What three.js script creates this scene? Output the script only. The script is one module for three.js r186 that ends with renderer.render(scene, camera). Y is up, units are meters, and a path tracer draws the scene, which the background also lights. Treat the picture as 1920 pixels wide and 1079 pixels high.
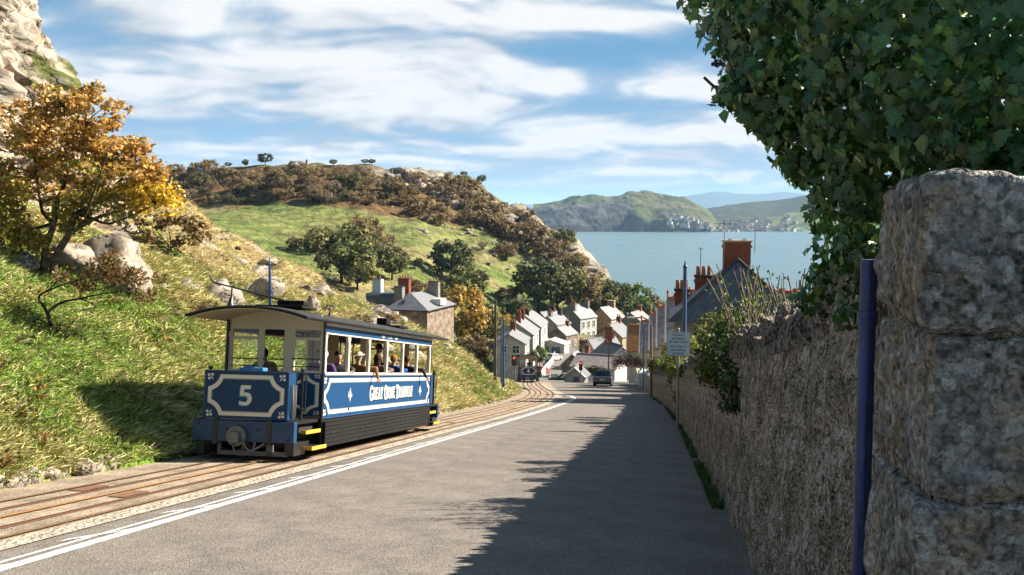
import * as THREE from 'three';
import { mergeGeometries, mergeVertices } from 'three/addons/utils/BufferGeometryUtils.js';
import { RoundedBoxGeometry } from 'three/addons/geometries/RoundedBoxGeometry.js';

// ------------------------------------------------------------------ camera, sky, sun, exposure
const scene = new THREE.Scene();
const CAM_H = 1.96, YAW = 9.2 * Math.PI / 180, PITCH = 4.4 * Math.PI / 180, F = 1800;
const camera = new THREE.PerspectiveCamera(2 * Math.atan(539.5 / F) * 180 / Math.PI, 1920 / 1079, 0.1, 60000);
camera.rotation.order = 'YXZ';
camera.position.set(0, CAM_H, 0);
camera.rotation.set(-PITCH, YAW, 0);
const renderer = new THREE.WebGLRenderer({ antialias: true });
renderer.toneMapping = THREE.LinearToneMapping;
renderer.toneMappingExposure = 4.0;
renderer.shadowMap.enabled = true;

const SUN_EL = 33 * Math.PI / 180, SUN_AZ = 30 * Math.PI / 180;   // azimuth: forward of the square right of the road
const sunDir = new THREE.Vector3(Math.cos(SUN_EL) * Math.cos(SUN_AZ), Math.sin(SUN_EL), -Math.cos(SUN_EL) * Math.sin(SUN_AZ));
const sun = new THREE.DirectionalLight(new THREE.Color(1, 0.92, 0.78), 5);
sun.name = 'sun';
sun.position.copy(sunDir).multiplyScalar(300);
sun.castShadow = true;
sun.shadow.radius = 1;
sun.shadow.mapSize.set(4096, 4096);
Object.assign(sun.shadow.camera, { left: -200, right: 200, top: 200, bottom: -200, near: 1, far: 900 });
scene.add(sun, sun.target);

// ------------------------------------------------------------------ small maths
const { clamp, lerp, smoothstep, degToRad } = THREE.MathUtils;
const V = (x, y, z) => new THREE.Vector3(x, y, z);
const C = (r, g, b) => new THREE.Color().setRGB(r, g, b);
const ss = (a, b, x) => { const t = clamp((x - a) / (b - a), 0, 1); return t * t * (3 - 2 * t); };
function rng(seed) { let a = seed >>> 0; return () => { a = (a + 0x6d2b79f5) | 0; let t = Math.imul(a ^ (a >>> 15), 1 | a); t = (t + Math.imul(t ^ (t >>> 7), 61 | t)) ^ t; return ((t ^ (t >>> 14)) >>> 0) / 4294967296; }; }
function hash3(x, y, z) { let h = Math.imul(x, 374761393) + Math.imul(y, 668265263) + Math.imul(z, 2147483647 ^ 0x5bd1e995); h = Math.imul(h ^ (h >>> 13), 1274126177); h ^= h >>> 16; return (h >>> 0) / 4294967296; }
const q5 = (t) => t * t * t * (t * (t * 6 - 15) + 10);
function noise3(x, y, z) {           // value noise, -1..1
  const ix = Math.floor(x), iy = Math.floor(y), iz = Math.floor(z), u = q5(x - ix), v = q5(y - iy), w = q5(z - iz);
  const c = (a, b, d) => hash3(ix + a, iy + b, iz + d);
  const l = (a, b, t) => a + (b - a) * t;
  return 2 * l(l(l(c(0, 0, 0), c(1, 0, 0), u), l(c(0, 1, 0), c(1, 1, 0), u), v), l(l(c(0, 0, 1), c(1, 0, 1), u), l(c(0, 1, 1), c(1, 1, 1), u), v), w) - 1;
}
function noise2(x, y, seed = 0) {
  const ix = Math.floor(x), iy = Math.floor(y), u = q5(x - ix), v = q5(y - iy);
  const a = hash3(ix, iy, seed), b = hash3(ix + 1, iy, seed), c = hash3(ix, iy + 1, seed), d = hash3(ix + 1, iy + 1, seed);
  return 2 * (a + (b - a) * u + (c - a) * v + (a - b - c + d) * u * v) - 1;
}
const fbm2 = (x, y, o = 4, seed = 0) => { let s = 0, a = 0.5; for (let i = 0; i < o; i++, a *= 0.5) { s += a * noise2(x, y, seed + i); const t = x * 1.6 - y * 1.2; y = x * 1.2 + y * 1.6; x = t; } return s; };
const fbm3 = (x, y, z, o = 4) => { let s = 0, a = 0.5; for (let i = 0; i < o; i++, a *= 0.5) { s += a * noise3(x, y, z); x = x * 2.03 + 7.1; y = y * 2.01 + 3.7; z = z * 2.02 - 5.3; } return s; };
function tnoise(x, y, per, seed) {   // tileable value noise 0..1, period per
  const m = (n) => ((n % per) + per) % per, ix = Math.floor(x), iy = Math.floor(y), u = q5(x - ix), v = q5(y - iy);
  const a = hash3(m(ix), m(iy), seed), b = hash3(m(ix + 1), m(iy), seed), c = hash3(m(ix), m(iy + 1), seed), d = hash3(m(ix + 1), m(iy + 1), seed);
  return a + (b - a) * u + (c - a) * v + (a - b - c + d) * u * v;
}
const tfbm = (u, v, per, o, seed) => { let s = 0, a = 0.5, n = 0; for (let i = 0; i < o; i++, a *= 0.5, per *= 2) { s += a * tnoise(u * per, v * per, per, seed + i * 17); n += a; } return s / n; };

// pixel of the photograph (1920 wide) <-> place in the world, at a depth along the view axis
const cp = Math.cos(PITCH), sp = Math.sin(PITCH), cy = Math.cos(YAW), sy = Math.sin(YAW);
function ray(px, py) {
  const a = (px - 960) / F, b = (539.5 - py) / F, fwd = cp + b * sp, up = b * cp - sp;
  return V(a * cy - fwd * sy, up, -(fwd * cy + a * sy));
}
const at = (px, py, d) => ray(px, py).multiplyScalar(d).add(V(0, CAM_H, 0));
function toView(x, z) { const s = -z; return { fwd: s * cy - x * sy, lat: x * cy + s * sy }; }
function project(x, y, z) { const { fwd, lat } = toView(x, z), h = y - CAM_H, d = fwd * cp - h * sp, v = h * cp + fwd * sp; return [960 + F * lat / d, 539.5 - F * v / d, d]; }

// ------------------------------------------------------------------ sky: clear air and one layer of broken cloud, computed
{
  const W = 4096, H = 2048, data = new Float32Array(W * H * 4);
  // where the photograph shows thick cloud (+) and gaps (-): pixel centre, radii, amount
  const shapes = [[430, 95, 540, 125, 0.44], [1010, 25, 420, 55, 0.3], [880, 185, 330, 60, 0.2], [1240, 150, 170, 34, 0.24], [1250, 92, 190, 30, -0.42], [90, 20, 150, 60, -0.42], [1260, 205, 190, 22, -0.24],
    [330, 248, 260, 26, -0.18], [640, 262, 200, 22, -0.1], [1230, 255, 300, 22, 0.2], [1020, 268, 80, 22, 0.22], [930, 300, 400, 26, 0.12], [1120, 110, 90, 26, -0.12], [920, 5, 70, 16, -0.2], [700, 205, 120, 18, 0.14], [985, 62, 180, 26, 0.14], [1690, 60, 300, 60, 0.1]]
    .map(([x, y, rx, ry, a]) => { const c = ray(x, y).normalize(), t = Math.atan2(c.x, -c.z), e = Math.asin(c.y); return [t, e, rx / F, ry / F, a]; });
  const dens = (x, y, z) => {
    const k = 1.15 / (y + 0.12), a = x * k, b = z * k;
    const wx = fbm2(a * 0.9, b * 0.9, 3, 31) * 0.9, wy = fbm2(a * 0.9 + 9, b * 0.9 - 4, 3, 57) * 0.9;
    return 0.49 + 0.46 * fbm2(a * 0.8 + wx + 2.3, b * 1.0 + wy - 1.1, 4, 3) + 0.38 * fbm2(a * 3.6 + wx * 2.6, b * 4.2 + wy * 2.6, 6, 11);
  };
  const guide = (t, e) => { let s = 0; for (const [ct, ce, rt, re, a] of shapes) { const dt = (t - ct) / rt, de = (e - ce) / re, q = dt * dt + de * de; if (q < 6) s += a * Math.exp(-q); } return s; };
  const den = new Float32Array(W * (H / 2 + 64));
  for (let j = H / 2; j < H; j++) {
    const e = ((j + 0.5) / H - 0.5) * Math.PI, y = Math.sin(e), ce = Math.cos(e), high = e > 1.1 ? 16 : e > 0.55 ? 6 : 1;
    for (let i = 0; i < W; i++) {
      const o = (j - H / 2) * W + i, every = Math.max(high, i > 500 && i < 1700 ? 1 : 4);
      if (i % every) { den[o] = den[o - 1]; continue; }
      const r = ((i + 0.5) / W - 0.5) * 2 * Math.PI, x = Math.cos(r) * ce, z = Math.sin(r) * ce;
      den[o] = dens(x, y, z) + guide(Math.atan2(x, -z), e);
    }
  }
  for (let j = 0; j < H; j++) {
    const e = ((j + 0.5) / H - 0.5) * Math.PI, y = Math.sin(e), ce = Math.cos(e);
    for (let i = 0; i < W; i++) {
      const o = (j * W + i) * 4;
      data[o + 3] = 1;
      if (j < H / 2) { data[o] = 0.33; data[o + 1] = 0.38; data[o + 2] = 0.42; continue; }
      const r = ((i + 0.5) / W - 0.5) * 2 * Math.PI, x = Math.cos(r) * ce, z = Math.sin(r) * ce, cs = x * sunDir.x + y * sunDir.y + z * sunDir.z;
      const hz = Math.exp(-y * 8.5), glow = Math.pow(Math.max(0, cs), 8) * 0.35;
      let cr = lerp(0.06, 0.54, hz) + glow, cg = lerp(0.3, 0.75, hz) + glow * 0.95, cb = lerp(0.6, 0.92, hz) + glow * 0.85;
      const d = den[(j - H / 2) * W + i], d2 = den[Math.min(j - H / 2 + 16, H / 2 - 1) * W + (i + 24) % W];
      const low = ss(0.0, 0.05, y), core = ss(0.42, 0.8, d);
      const cover = (core + 0.2 * ss(0.2, 0.5, d) * (1 - core)) * low;
      const thick = ss(0.62, 1.15, d), lit = clamp(0.86 + (d - d2) * 1.9 - thick * 0.08, 0.15, 1.15), f = lerp(1, 0.9, hz);
      const k = cover * 0.96;
      cr = lerp(cr, lerp(0.5, 0.99, lit) * f + glow, k); cg = lerp(cg, lerp(0.58, 1.0, lit) * f + glow, k); cb = lerp(cb, lerp(0.67, 1.01, lit) * f + glow, k);
      data[o] = cr; data[o + 1] = cg; data[o + 2] = cb;
    }
  }
  const sky = new THREE.DataTexture(data, W, H, THREE.RGBAFormat, THREE.FloatType);
  sky.mapping = THREE.EquirectangularReflectionMapping;
  sky.magFilter = THREE.LinearFilter;
  sky.needsUpdate = true;
  scene.background = sky;
  scene.environment = sky;
  scene.backgroundIntensity = scene.environmentIntensity = 0.235;
}
scene.fog = new THREE.FogExp2(C(0.42, 0.68, 1.0), 0.000042);

// ------------------------------------------------------------------ textures and materials
function tex(size, fn, srgb = true, h = size) {
  const d = new Uint8Array(size * h * 4), enc = (v) => 255 * (v <= 0.0031308 ? 12.92 * v : 1.055 * Math.pow(v, 1 / 2.4) - 0.055);
  for (let j = 0; j < h; j++) for (let i = 0; i < size; i++) {
    let c = fn((i + 0.5) / size, (j + 0.5) / h, i, j), o = (j * size + i) * 4;
    if (typeof c === 'number') c = [c, c, c];
    for (let k = 0; k < 3; k++) d[o + k] = srgb ? enc(clamp(c[k], 0, 1)) : clamp(c[k], 0, 1) * 255;
    d[o + 3] = 255;
  }
  const t = new THREE.DataTexture(d, size, h);
  t.wrapS = t.wrapT = THREE.RepeatWrapping; t.magFilter = THREE.LinearFilter; t.minFilter = THREE.LinearMipmapLinearFilter; t.generateMipmaps = true;
  if (srgb) t.colorSpace = THREE.SRGBColorSpace;
  t.needsUpdate = true;
  return t;
}
function canvasTex(w, h, draw) {
  const c = document.createElement('canvas'); c.width = w; c.height = h;
  draw(c.getContext('2d'), w, h);
  const t = new THREE.CanvasTexture(c); t.colorSpace = THREE.SRGBColorSpace; t.magFilter = THREE.LinearFilter; t.anisotropy = 8;
  return t;
}
const ALBEDO = 0.58;   // all base colours below are written relative to this
function mat(color, rough = 0.8, extra = {}) {
  const { phys, ...rest } = extra;
  return new (phys || rough > 0.6 ? THREE.MeshPhysicalMaterial : THREE.MeshStandardMaterial)({ ...(rough > 0.6 ? { specularIntensity: 0.25 } : {}), color: (Array.isArray(color) ? C(...color) : color.clone()).multiplyScalar(ALBEDO), roughness: rough, ...rest });
}
const leafMat = (color, t = 0.35) => new THREE.MeshPhysicalMaterial({ color: C(...color).multiplyScalar(ALBEDO), roughness: 0.85, transmission: t, thickness: 0, side: THREE.DoubleSide, vertexColors: true, specularIntensity: 0.3 });
const rep = (t, x, y = x) => { const c = t.clone(); c.repeat.set(x, y); c.needsUpdate = true; return c; };

// ------------------------------------------------------------------ geometry helpers
const taken = new Map();
function numbered(n) { const k = taken.get(n) ?? 0; taken.set(n, k + 1); return k ? n + '_' + String(k).padStart(3, '0') : n; }
function flat(g, color) {           // non-indexed with position, normal, uv (and colour)
  let a = g.index ? g.toNonIndexed() : g;
  for (const k of Object.keys(a.attributes)) if (!['position', 'normal', 'uv', 'color'].includes(k)) a.deleteAttribute(k);
  const n = a.attributes.position.count;
  if (!a.attributes.normal) a.computeVertexNormals();
  if (!a.attributes.uv) a.setAttribute('uv', new THREE.BufferAttribute(new Float32Array(n * 2), 2));
  if (color) { const c = new Float32Array(n * 3); for (let i = 0; i < n; i++) c.set(color, i * 3); a.setAttribute('color', new THREE.BufferAttribute(c, 3)); }
  a.clearGroups();
  return a;
}
const merged = (list, color) => list.length === 1 ? flat(list[0], color) : mergeGeometries(list.map((g) => flat(g, color)));
function boxUV(g, k = 1) {          // uv in metres from the face's own plane
  g = flat(g);
  const p = g.attributes.position, n = g.attributes.normal, uv = g.attributes.uv;
  for (let t = 0; t < p.count; t += 3) {      // one plane for each triangle
    let ax = 0, ay = 0, az = 0;
    for (let i = t; i < t + 3; i++) { ax += n.getX(i); ay += n.getY(i); az += n.getZ(i); }
    ax = Math.abs(ax); ay = Math.abs(ay); az = Math.abs(az);
    for (let i = t; i < t + 3; i++) {
      if (ay >= ax && ay >= az) uv.setXY(i, p.getX(i) * k, p.getZ(i) * k);
      else if (ax >= az) uv.setXY(i, p.getZ(i) * k, p.getY(i) * k);
      else uv.setXY(i, p.getX(i) * k, p.getY(i) * k);
    }
  }
  return g;
}
function bx(x0, x1, y0, y1, z0, z1) { const g = new THREE.BoxGeometry(Math.abs(x1 - x0), Math.abs(y1 - y0), Math.abs(z1 - z0)); return g.translate((x0 + x1) / 2, (y0 + y1) / 2, (z0 + z1) / 2); }
function rbx(x0, x1, y0, y1, z0, z1, r = 0.02, seg = 2) { const g = new RoundedBoxGeometry(Math.abs(x1 - x0), Math.abs(y1 - y0), Math.abs(z1 - z0), seg, r); return g.translate((x0 + x1) / 2, (y0 + y1) / 2, (z0 + z1) / 2); }
function bar(a, b, r0, r1 = r0, seg = 8, open = false) {     // tapered round bar from a to b
  const d = b.clone().sub(a), L = d.length(), g = new THREE.CylinderGeometry(r1, r0, L, seg, 1, open);
  g.translate(0, L / 2, 0).applyQuaternion(new THREE.Quaternion().setFromUnitVectors(V(0, 1, 0), d.normalize()));
  return g.translate(a.x, a.y, a.z);
}
const tube = (pts, r, seg = 6, n = 0) => new THREE.TubeGeometry(new THREE.CatmullRomCurve3(pts), n || pts.length * 4, r, seg, false);
function mesh(name, g, m, parent) { const o = new THREE.Mesh(g, m); o.name = name; o.castShadow = o.receiveShadow = true; if (parent) parent.add(o); return o; }
function thing(name, label, category, pos, turn = 0, group) {
  const o = new THREE.Group(); o.name = numbered(name); o.userData = { label, category }; if (group) o.userData.group = group;
  if (pos) o.position.copy(pos); o.rotation.y = turn; scene.add(o); return o;
}
function single(name, g, m, label, category, group, kind) {
  const o = mesh(numbered(name), g, m, scene); o.userData = { label, category }; if (group) o.userData.group = group; if (kind) o.userData.kind = kind; return o;
}
function structure(name, g, m, label) { const o = mesh(numbered(name), g, m, scene); o.userData = { kind: 'structure' }; if (label) o.userData.label = label; return o; }
function grid(nu, nv, fn, colorFn) {   // sheet of nu x nv cells; fn(i, j) -> [x, y, z, u, v]
  const p = new Float32Array((nu + 1) * (nv + 1) * 3), uv = new Float32Array((nu + 1) * (nv + 1) * 2), c = colorFn ? new Float32Array((nu + 1) * (nv + 1) * 3) : null, idx = [];
  for (let j = 0; j <= nv; j++) for (let i = 0; i <= nu; i++) {
    const k = j * (nu + 1) + i, r = fn(i, j);
    p.set([r[0], r[1], r[2]], k * 3); uv.set([r[3] ?? r[0], r[4] ?? r[2]], k * 2);
    if (c) c.set(colorFn(i, j, r), k * 3);
    if (i < nu && j < nv) idx.push(k, k + 1, k + nu + 1, k + 1, k + nu + 2, k + nu + 1);
  }
  const g = new THREE.BufferGeometry();
  g.setAttribute('position', new THREE.BufferAttribute(p, 3)); g.setAttribute('uv', new THREE.BufferAttribute(uv, 2));
  if (c) g.setAttribute('color', new THREE.BufferAttribute(c, 3));
  g.setIndex(idx); g.computeVertexNormals();
  return g;
}
// ------------------------------------------------------------------ lie of the land (s = metres down the road = -z)
const road0 = (s) => s < 45 ? -0.167 * s : s < 100 ? -7.515 - 0.155 * (s - 45) : s < 190 ? -16.04 - 0.165 * (s - 100) : s < 300 ? -30.9 - 0.08 * (s - 190) : -39.7 - 0.02 * (s - 300);
const roadY = (s) => (road0(s - 8) + road0(s - 4) + road0(s) + road0(s + 4) + road0(s + 8)) / 5;
function curveFn(pts) { return (s) => { if (s <= pts[0][0]) return pts[0][1]; for (let i = 1; i < pts.length; i++) if (s <= pts[i][0]) { const [a, x] = pts[i - 1], [b, y] = pts[i]; return lerp(x, y, (s - a) / (b - a)); } return pts[pts.length - 1][1]; }; }
const smooth = (f, w) => (s) => (f(s - w) + f(s - w / 2) + f(s) + f(s + w / 2) + f(s + w)) / 5;
const bend = smooth(curveFn([[54, 0], [62, -0.35], [72, -1.4], [82, -3.3], [93, -5.2], [107, -7.2], [130, -12], [170, -21]]), 4);   // tram track swings left
const toeX = (s) => -9.55 + bend(s) * 1.05;
const lineX = smooth(curveFn([[0, -6.0], [40, -5.95], [58, -5.75], [64, -5.9], [70, -7.2], [78, -10]]), 3);
const wallX = smooth(curveFn([[0, 0.98], [12, 0.93], [38, 0.66], [55, 0.1], [71, -1.0], [90, -1.9], [110, -3.2], [130, -5.5]]), 3);
const wallTop = (s) => 2.2 + 0.4 * ss(7.2, 5.2, s) + 0.06 * noise2(s * 0.7, 1, 5) - 0.5 * ss(30, 62, s);   // above the road

const COLS = [-400, 0, 350, 600, 780, 900, 985, 1080, 1135, 1158, 1185, 1260, 1700, 2400];
const TAB = {   // per column of view: seven [distance, picture row] pairs up the slope
  '-400': [[180, 640], [225, 520], [260, 440], [300, 405], [380, 390], [405, 365], [430, 350]],
  0: [[180, 640], [225, 510], [260, 430], [300, 400], [380, 388], [400, 355], [425, 338]],
  350: [[180, 640], [225, 500], [260, 424], [300, 402], [370, 386], [395, 347], [425, 321]],
  600: [[180, 690], [220, 560], [270, 470], [330, 402], [350, 382], [390, 328], [430, 304]],
  780: [[180, 700], [230, 590], [280, 500], [340, 420], [365, 390], [400, 334], [430, 311]],
  900: [[190, 703], [250, 618], [290, 562], [340, 480], [385, 410], [410, 366], [435, 341]],
  985: [[190, 706], [270, 622], [305, 582], [350, 512], [390, 442], [410, 397], [430, 372]],
  1080: [[190, 708], [280, 630], [310, 604], [345, 560], [380, 490], [400, 452], [412, 434]],
  1135: [[190, 708], [290, 634], [320, 610], [345, 582], [365, 537], [380, 506], [388, 492]],
  1158: [[190, 708], [290, 635], [320, 612], [340, 596], [355, 574], [368, 548], [373, 533]],
  1185: [[190, 706], [290, 637], [320, 615], [345, 606], [360, 604], [375, 606], [385, 612]],
  1260: [[190, 703], [290, 640], [320, 632], [345, 628], [360, 626], [375, 626], [385, 626]],
  1700: [[190, 703], [290, 640], [320, 632], [345, 628], [360, 626], [375, 626], [385, 626]],
  2400: [[190, 703], [290, 640], [320, 632], [345, 628], [360, 626], [375, 626], [385, 626]],
};
const rowSlope = (y) => { const b = (539.5 - y) / F; return (b * cp - sp) / (cp + b * sp); };
const TH = COLS.map((c) => TAB[c].map(([r, y]) => [r, rowSlope(y) * r]));
function hill(px, r) {              // [height, place up the slope 0..6+]
  let c = 0; while (c < COLS.length - 2 && px > COLS[c + 1]) c++;
  const t = q5(clamp((px - COLS[c]) / (COLS[c + 1] - COLS[c]), 0, 1)) * 0.4 + clamp((px - COLS[c]) / (COLS[c + 1] - COLS[c]), 0, 1) * 0.6;
  const R = [], Hh = [];
  for (let k = 0; k < 7; k++) { R.push(lerp(TH[c][k][0], TH[c + 1][k][0], t)); Hh.push(lerp(TH[c][k][1], TH[c + 1][k][1], t)); }
  if (r <= R[0]) return [Hh[0] - (r - R[0]) * 0.12, 0];
  for (let k = 1; k < 7; k++) if (r <= R[k]) { const f = (r - R[k - 1]) / (R[k] - R[k - 1]); return [lerp(Hh[k - 1], Hh[k], f) , k - 1 + f]; }
  const over = r - R[6], fall = lerp(0.12, 1.3, ss(900, 1150, px)) * over + 0.0006 * over * over;
  return [Math.max(Hh[6] - fall, -75), 6 + over / 40];
}
function hillS(px, r) { let h = 0; for (const d of [-9, -4.5, 0, 4.5, 9]) h += hill(px, r + d)[0]; return h / 5; }
const bankEnd = (u) => 64 + 0.62 * u - 6 * Math.exp(-u * 0.4);
function bankY(x, s) {              // near ground: road corridor, bank on the left, gardens on the right
  const y = roadY(s), u = toeX(s) - x;
  if (u > 0) {
    let h = 0.1 + 0.5 * u / (1 + Math.max(0, u - 34) * 0.012) + 0.35 * Math.sin(Math.min(u * 0.5, 1.57));
    h += (fbm2(x * 0.16, s * 0.16, 3, 4) * 1.5 + fbm2(x * 0.6, s * 0.6, 2, 8) * 0.35) * ss(0.3, 4, u);
    h -= ss(8, 16, u) * ss(24, 12, Math.abs(s - 36)) * 0.9;
    const over = s - bankEnd(u) - fbm2(u * 0.12, 3, 2, 2) * 5;
    if (over > 0) h = Math.max(h - 0.5 * over - 0.004 * over * over, Math.min(h, 0.4 + 0.04 * u));
    return y - 0.08 + h;
  }
  const w = x - wallX(s) - 0.25;
  if (w > 0 && s < 74) return y + (1.7 - 0.6 * ss(20, 62, s)) * ss(0, 0.1, w) * (1 - ss(66, 73, s)) - 0.42 * Math.max(0, w - 3) * ss(9, 16, s);
  return y - 0.15 - 0.42 * Math.max(0, x - wallX(s) - 8) * ss(72, 100, s);
}
function land(x, z) {               // [height, place up the far hill (or -1), view column, distance]
  const { fwd, lat } = toView(x, z), s = -z;
  if (fwd < 100) return [bankY(x, s), -1, 0, fwd];
  const px = clamp(960 + F * lat / fwd * 0.997, -400, 2400), m = ss(125, 188, fwd);
  const near = m < 1 ? bankY(x, s) : 0;
  if (m <= 0) return [near, -1, px, fwd];
  const [, k] = hill(px, fwd);
  let h = hillS(px, fwd) + CAM_H;
  const up = ss(1.5, 4, k);
  h += fbm2(x * 0.022, z * 0.022, 4, 9) * 5 * up * ss(1200, 1000, px) + fbm2(x * 0.09, z * 0.09, 3, 21) * 1.6 * up;
  const crag = ss(640, 800, px) * ss(4.4, 5.4, k) + ss(1000, 1080, px) * ss(3.6, 4.6, k);
  if (crag > 0) { const q = Math.abs(fbm2(x * 0.055, z * 0.055, 4, 77)); h += Math.min(1, crag) * ((0.22 - q) * 9 * ss(7.2, 6, k)); }
  return [lerp(near, h, m), k, px, fwd];
}
const landY = (x, z) => land(x, z)[0];
function hit(px, py, from = 8, to = 700) {   // where the line of sight through a pixel meets the land
  const d = ray(px, py);
  let t = from, step = 0.5;
  while (t < to) { const p = d.clone().multiplyScalar(t); if (p.y + CAM_H < landY(p.x, p.z)) { let a = t - step, b = t; for (let i = 0; i < 12; i++) { const m = (a + b) / 2, q = d.clone().multiplyScalar(m); if (q.y + CAM_H < landY(q.x, q.z)) b = m; else a = m; } const q = d.clone().multiplyScalar(b); q.y += CAM_H; return q; } step = Math.max(0.3, t * 0.006); t += step; }
  return null;
}

function upward(g) { const a = g.index.array, n = g.attributes.normal; let up = 0; for (let i = 0; i < n.count; i += 7) up += n.getY(i); if (up < 0) { for (let i = 0; i < a.length; i += 3) { const t = a[i]; a[i] = a[i + 1]; a[i + 1] = t; } g.computeVertexNormals(); } return g; }
// ------------------------------------------------------------------ ground colours
const grain = tex(512, (u, v) => { const a = tfbm(u, v, 8, 4, 1), b = tfbm(u, v, 64, 3, 5); return clamp(0.5 + (a - 0.5) * 0.8 + (b - 0.5) * 0.9, 0.12, 1); });
const grainBump = tex(512, (u, v) => tfbm(u, v, 16, 5, 2), false);
const rockTex = tex(512, (u, v) => { const a = tfbm(u, v, 4, 6, 3), b = Math.abs(tfbm(u + 0.1 * a, v * 1.0, 6, 5, 9) - 0.5) * 2, c = tfbm(u, v, 48, 3, 4); const l = clamp(0.62 + (a - 0.5) * 0.7 + (c - 0.5) * 0.5 - 0.45 * Math.exp(-b * 14), 0.05, 1); return [l, l * 0.96, l * 0.9]; });
const rockBump = tex(512, (u, v) => { const a = tfbm(u, v, 6, 6, 3), b = Math.abs(tfbm(u + 0.1 * a, v, 6, 5, 9) - 0.5) * 2; return clamp(0.35 + a * 0.6 - 0.4 * Math.exp(-b * 12), 0, 1); }, false);
const GRASS = [0.15, 0.2, 0.035], LUSH = [0.1, 0.2, 0.022], STRAW = [0.42, 0.33, 0.135], DRY = [0.27, 0.2, 0.08], BRACKEN = [0.17, 0.085, 0.032], STONE = [0.4, 0.35, 0.29], EARTH = [0.36, 0.21, 0.11];
const mixc = (a, b, t) => [lerp(a[0], b[0], t), lerp(a[1], b[1], t), lerp(a[2], b[2], t)];
function bankTone(x, s) {           // how dry the grass of the bank is, 0 lush .. 1 straw
  const u = toeX(s) - x, n = fbm2(x * 0.3, s * 0.3, 4, 40), m = fbm2(x * 1.3, s * 1.3, 2, 44);
  return clamp(0.5 + n * 0.95 + m * 0.6 + 0.55 * ss(7, 20, u) * ss(34, 52, s) + 0.2 * ss(44, 60, s) - 0.22 * ss(14, 6, u) * ss(40, 22, s), 0, 1);
}
function groundColor(x, z, k, px, fwd) {
  const s = -z;
  if (k < 0 || fwd < 140) {
    const t = bankTone(x, s);
    let c = t < 0.5 ? mixc(LUSH, GRASS, t * 2) : mixc(GRASS, STRAW, t * 2 - 1);
    const u = toeX(s) - x;
    c = mixc(c, EARTH, 0.75 * ss(0.24, 0.42, fbm2(x * 0.3 + 7, s * 0.3, 3, 61)) * ss(14, 22, u) * ss(40, 55, s));
    return mixc(c, STONE, 0.8 * ss(0.3, 0.4, fbm2(x * 0.25, s * 0.25 + 9, 4, 66)) * ss(8, 20, u) * ss(46, 60, s));
  }
  const n = fbm2(x * 0.02, z * 0.02, 4, 12), m = fbm2(x * 0.11, z * 0.11, 4, 15);
  let c = mixc([0.115, 0.185, 0.03], [0.22, 0.23, 0.065], clamp(0.45 + n * 1.1 + m * 1.0, 0, 1));
  c = mixc(c, [0.32, 0.25, 0.11], ss(0.12, 0.4, fbm2(x * 0.03 + 4, z * 0.03, 4, 18) + 0.16 * ss(650, 820, px) * ss(2.4, 3.6, k)) * 0.75);
  c = mixc(c, BRACKEN, ss(3.75, 4.15, k + m * 0.9 + 0.25 * n) * 0.9);
  c = mixc(c, [0.15, 0.17, 0.04], ss(5.75, 6, k + m * 0.3) * ss(760, 640, px));
  const rocky = ss(640, 780, px) * ss(4.7, 5.6, k + m) + ss(1000, 1090, px) * ss(3.4, 4.6, k + m);
  c = mixc(c, [0.21, 0.19, 0.07], clamp(rocky, 0, 1) * 0.7);
  c = mixc(c, STONE, clamp(rocky, 0, 1) * ss(0.06, 0.2, fbm2(x * 0.06, z * 0.06, 5, 33) + 0.08 * ss(1080, 1150, px)));
  if (px > 930) c = mixc(c, [0.2, 0.19, 0.09], ss(1.6, 0.9, k) * 0.8);
  return c;
}
{
  // the land: near sheet and far sheet share the row at 140 m
  const rowsAll = []; for (let r = 2.2; r < 640;) { rowsAll.push(r); r *= r > 60 && r < 135 ? 1.009 : 1.0125; }
  const cut = rowsAll.findIndex((r) => r > 140);
  const cols = []; for (let p = -900; p < -40; p += 40) cols.push(p); for (let p = -40; p < 1300; p += 4.4) cols.push(p); for (let p = 1300; p <= 2900; p += 20) cols.push(p);
  const sheet = (name, rows, k, bump) => {
    const info = [];
    const g = grid(cols.length - 1, rows.length - 1, (i, j) => {
      const fwd = rows[j], lat = (cols[i] - 960) / F * fwd / 0.997, x = lat * cy - fwd * sy, z = -(fwd * cy + lat * sy);
      const L = land(x, z); info[j * cols.length + i] = L;
      let y = L[0]; const s = -z;
      if (L[1] < 0 && x > toeX(s) - 0.05 && x < wallX(s) + 0.2) y -= 0.12;
      return [x, y, z, x * k, z * k];
    }, (i, j, r) => { const L = info[j * cols.length + i]; return groundColor(r[0], r[2], L[1], L[2], L[3]); });
    upward(g);
    return structure(name, g, mat([1.5, 1.5, 1.5], 0.95, { map: grain, vertexColors: true, bumpMap: grainBump, bumpScale: bump }));
  };
  sheet('bank_terrain', rowsAll.slice(0, cut + 1), 0.35, 0.08);
  sheet('hill_terrain', rowsAll.slice(cut), 0.045, 0.5);
}

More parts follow.
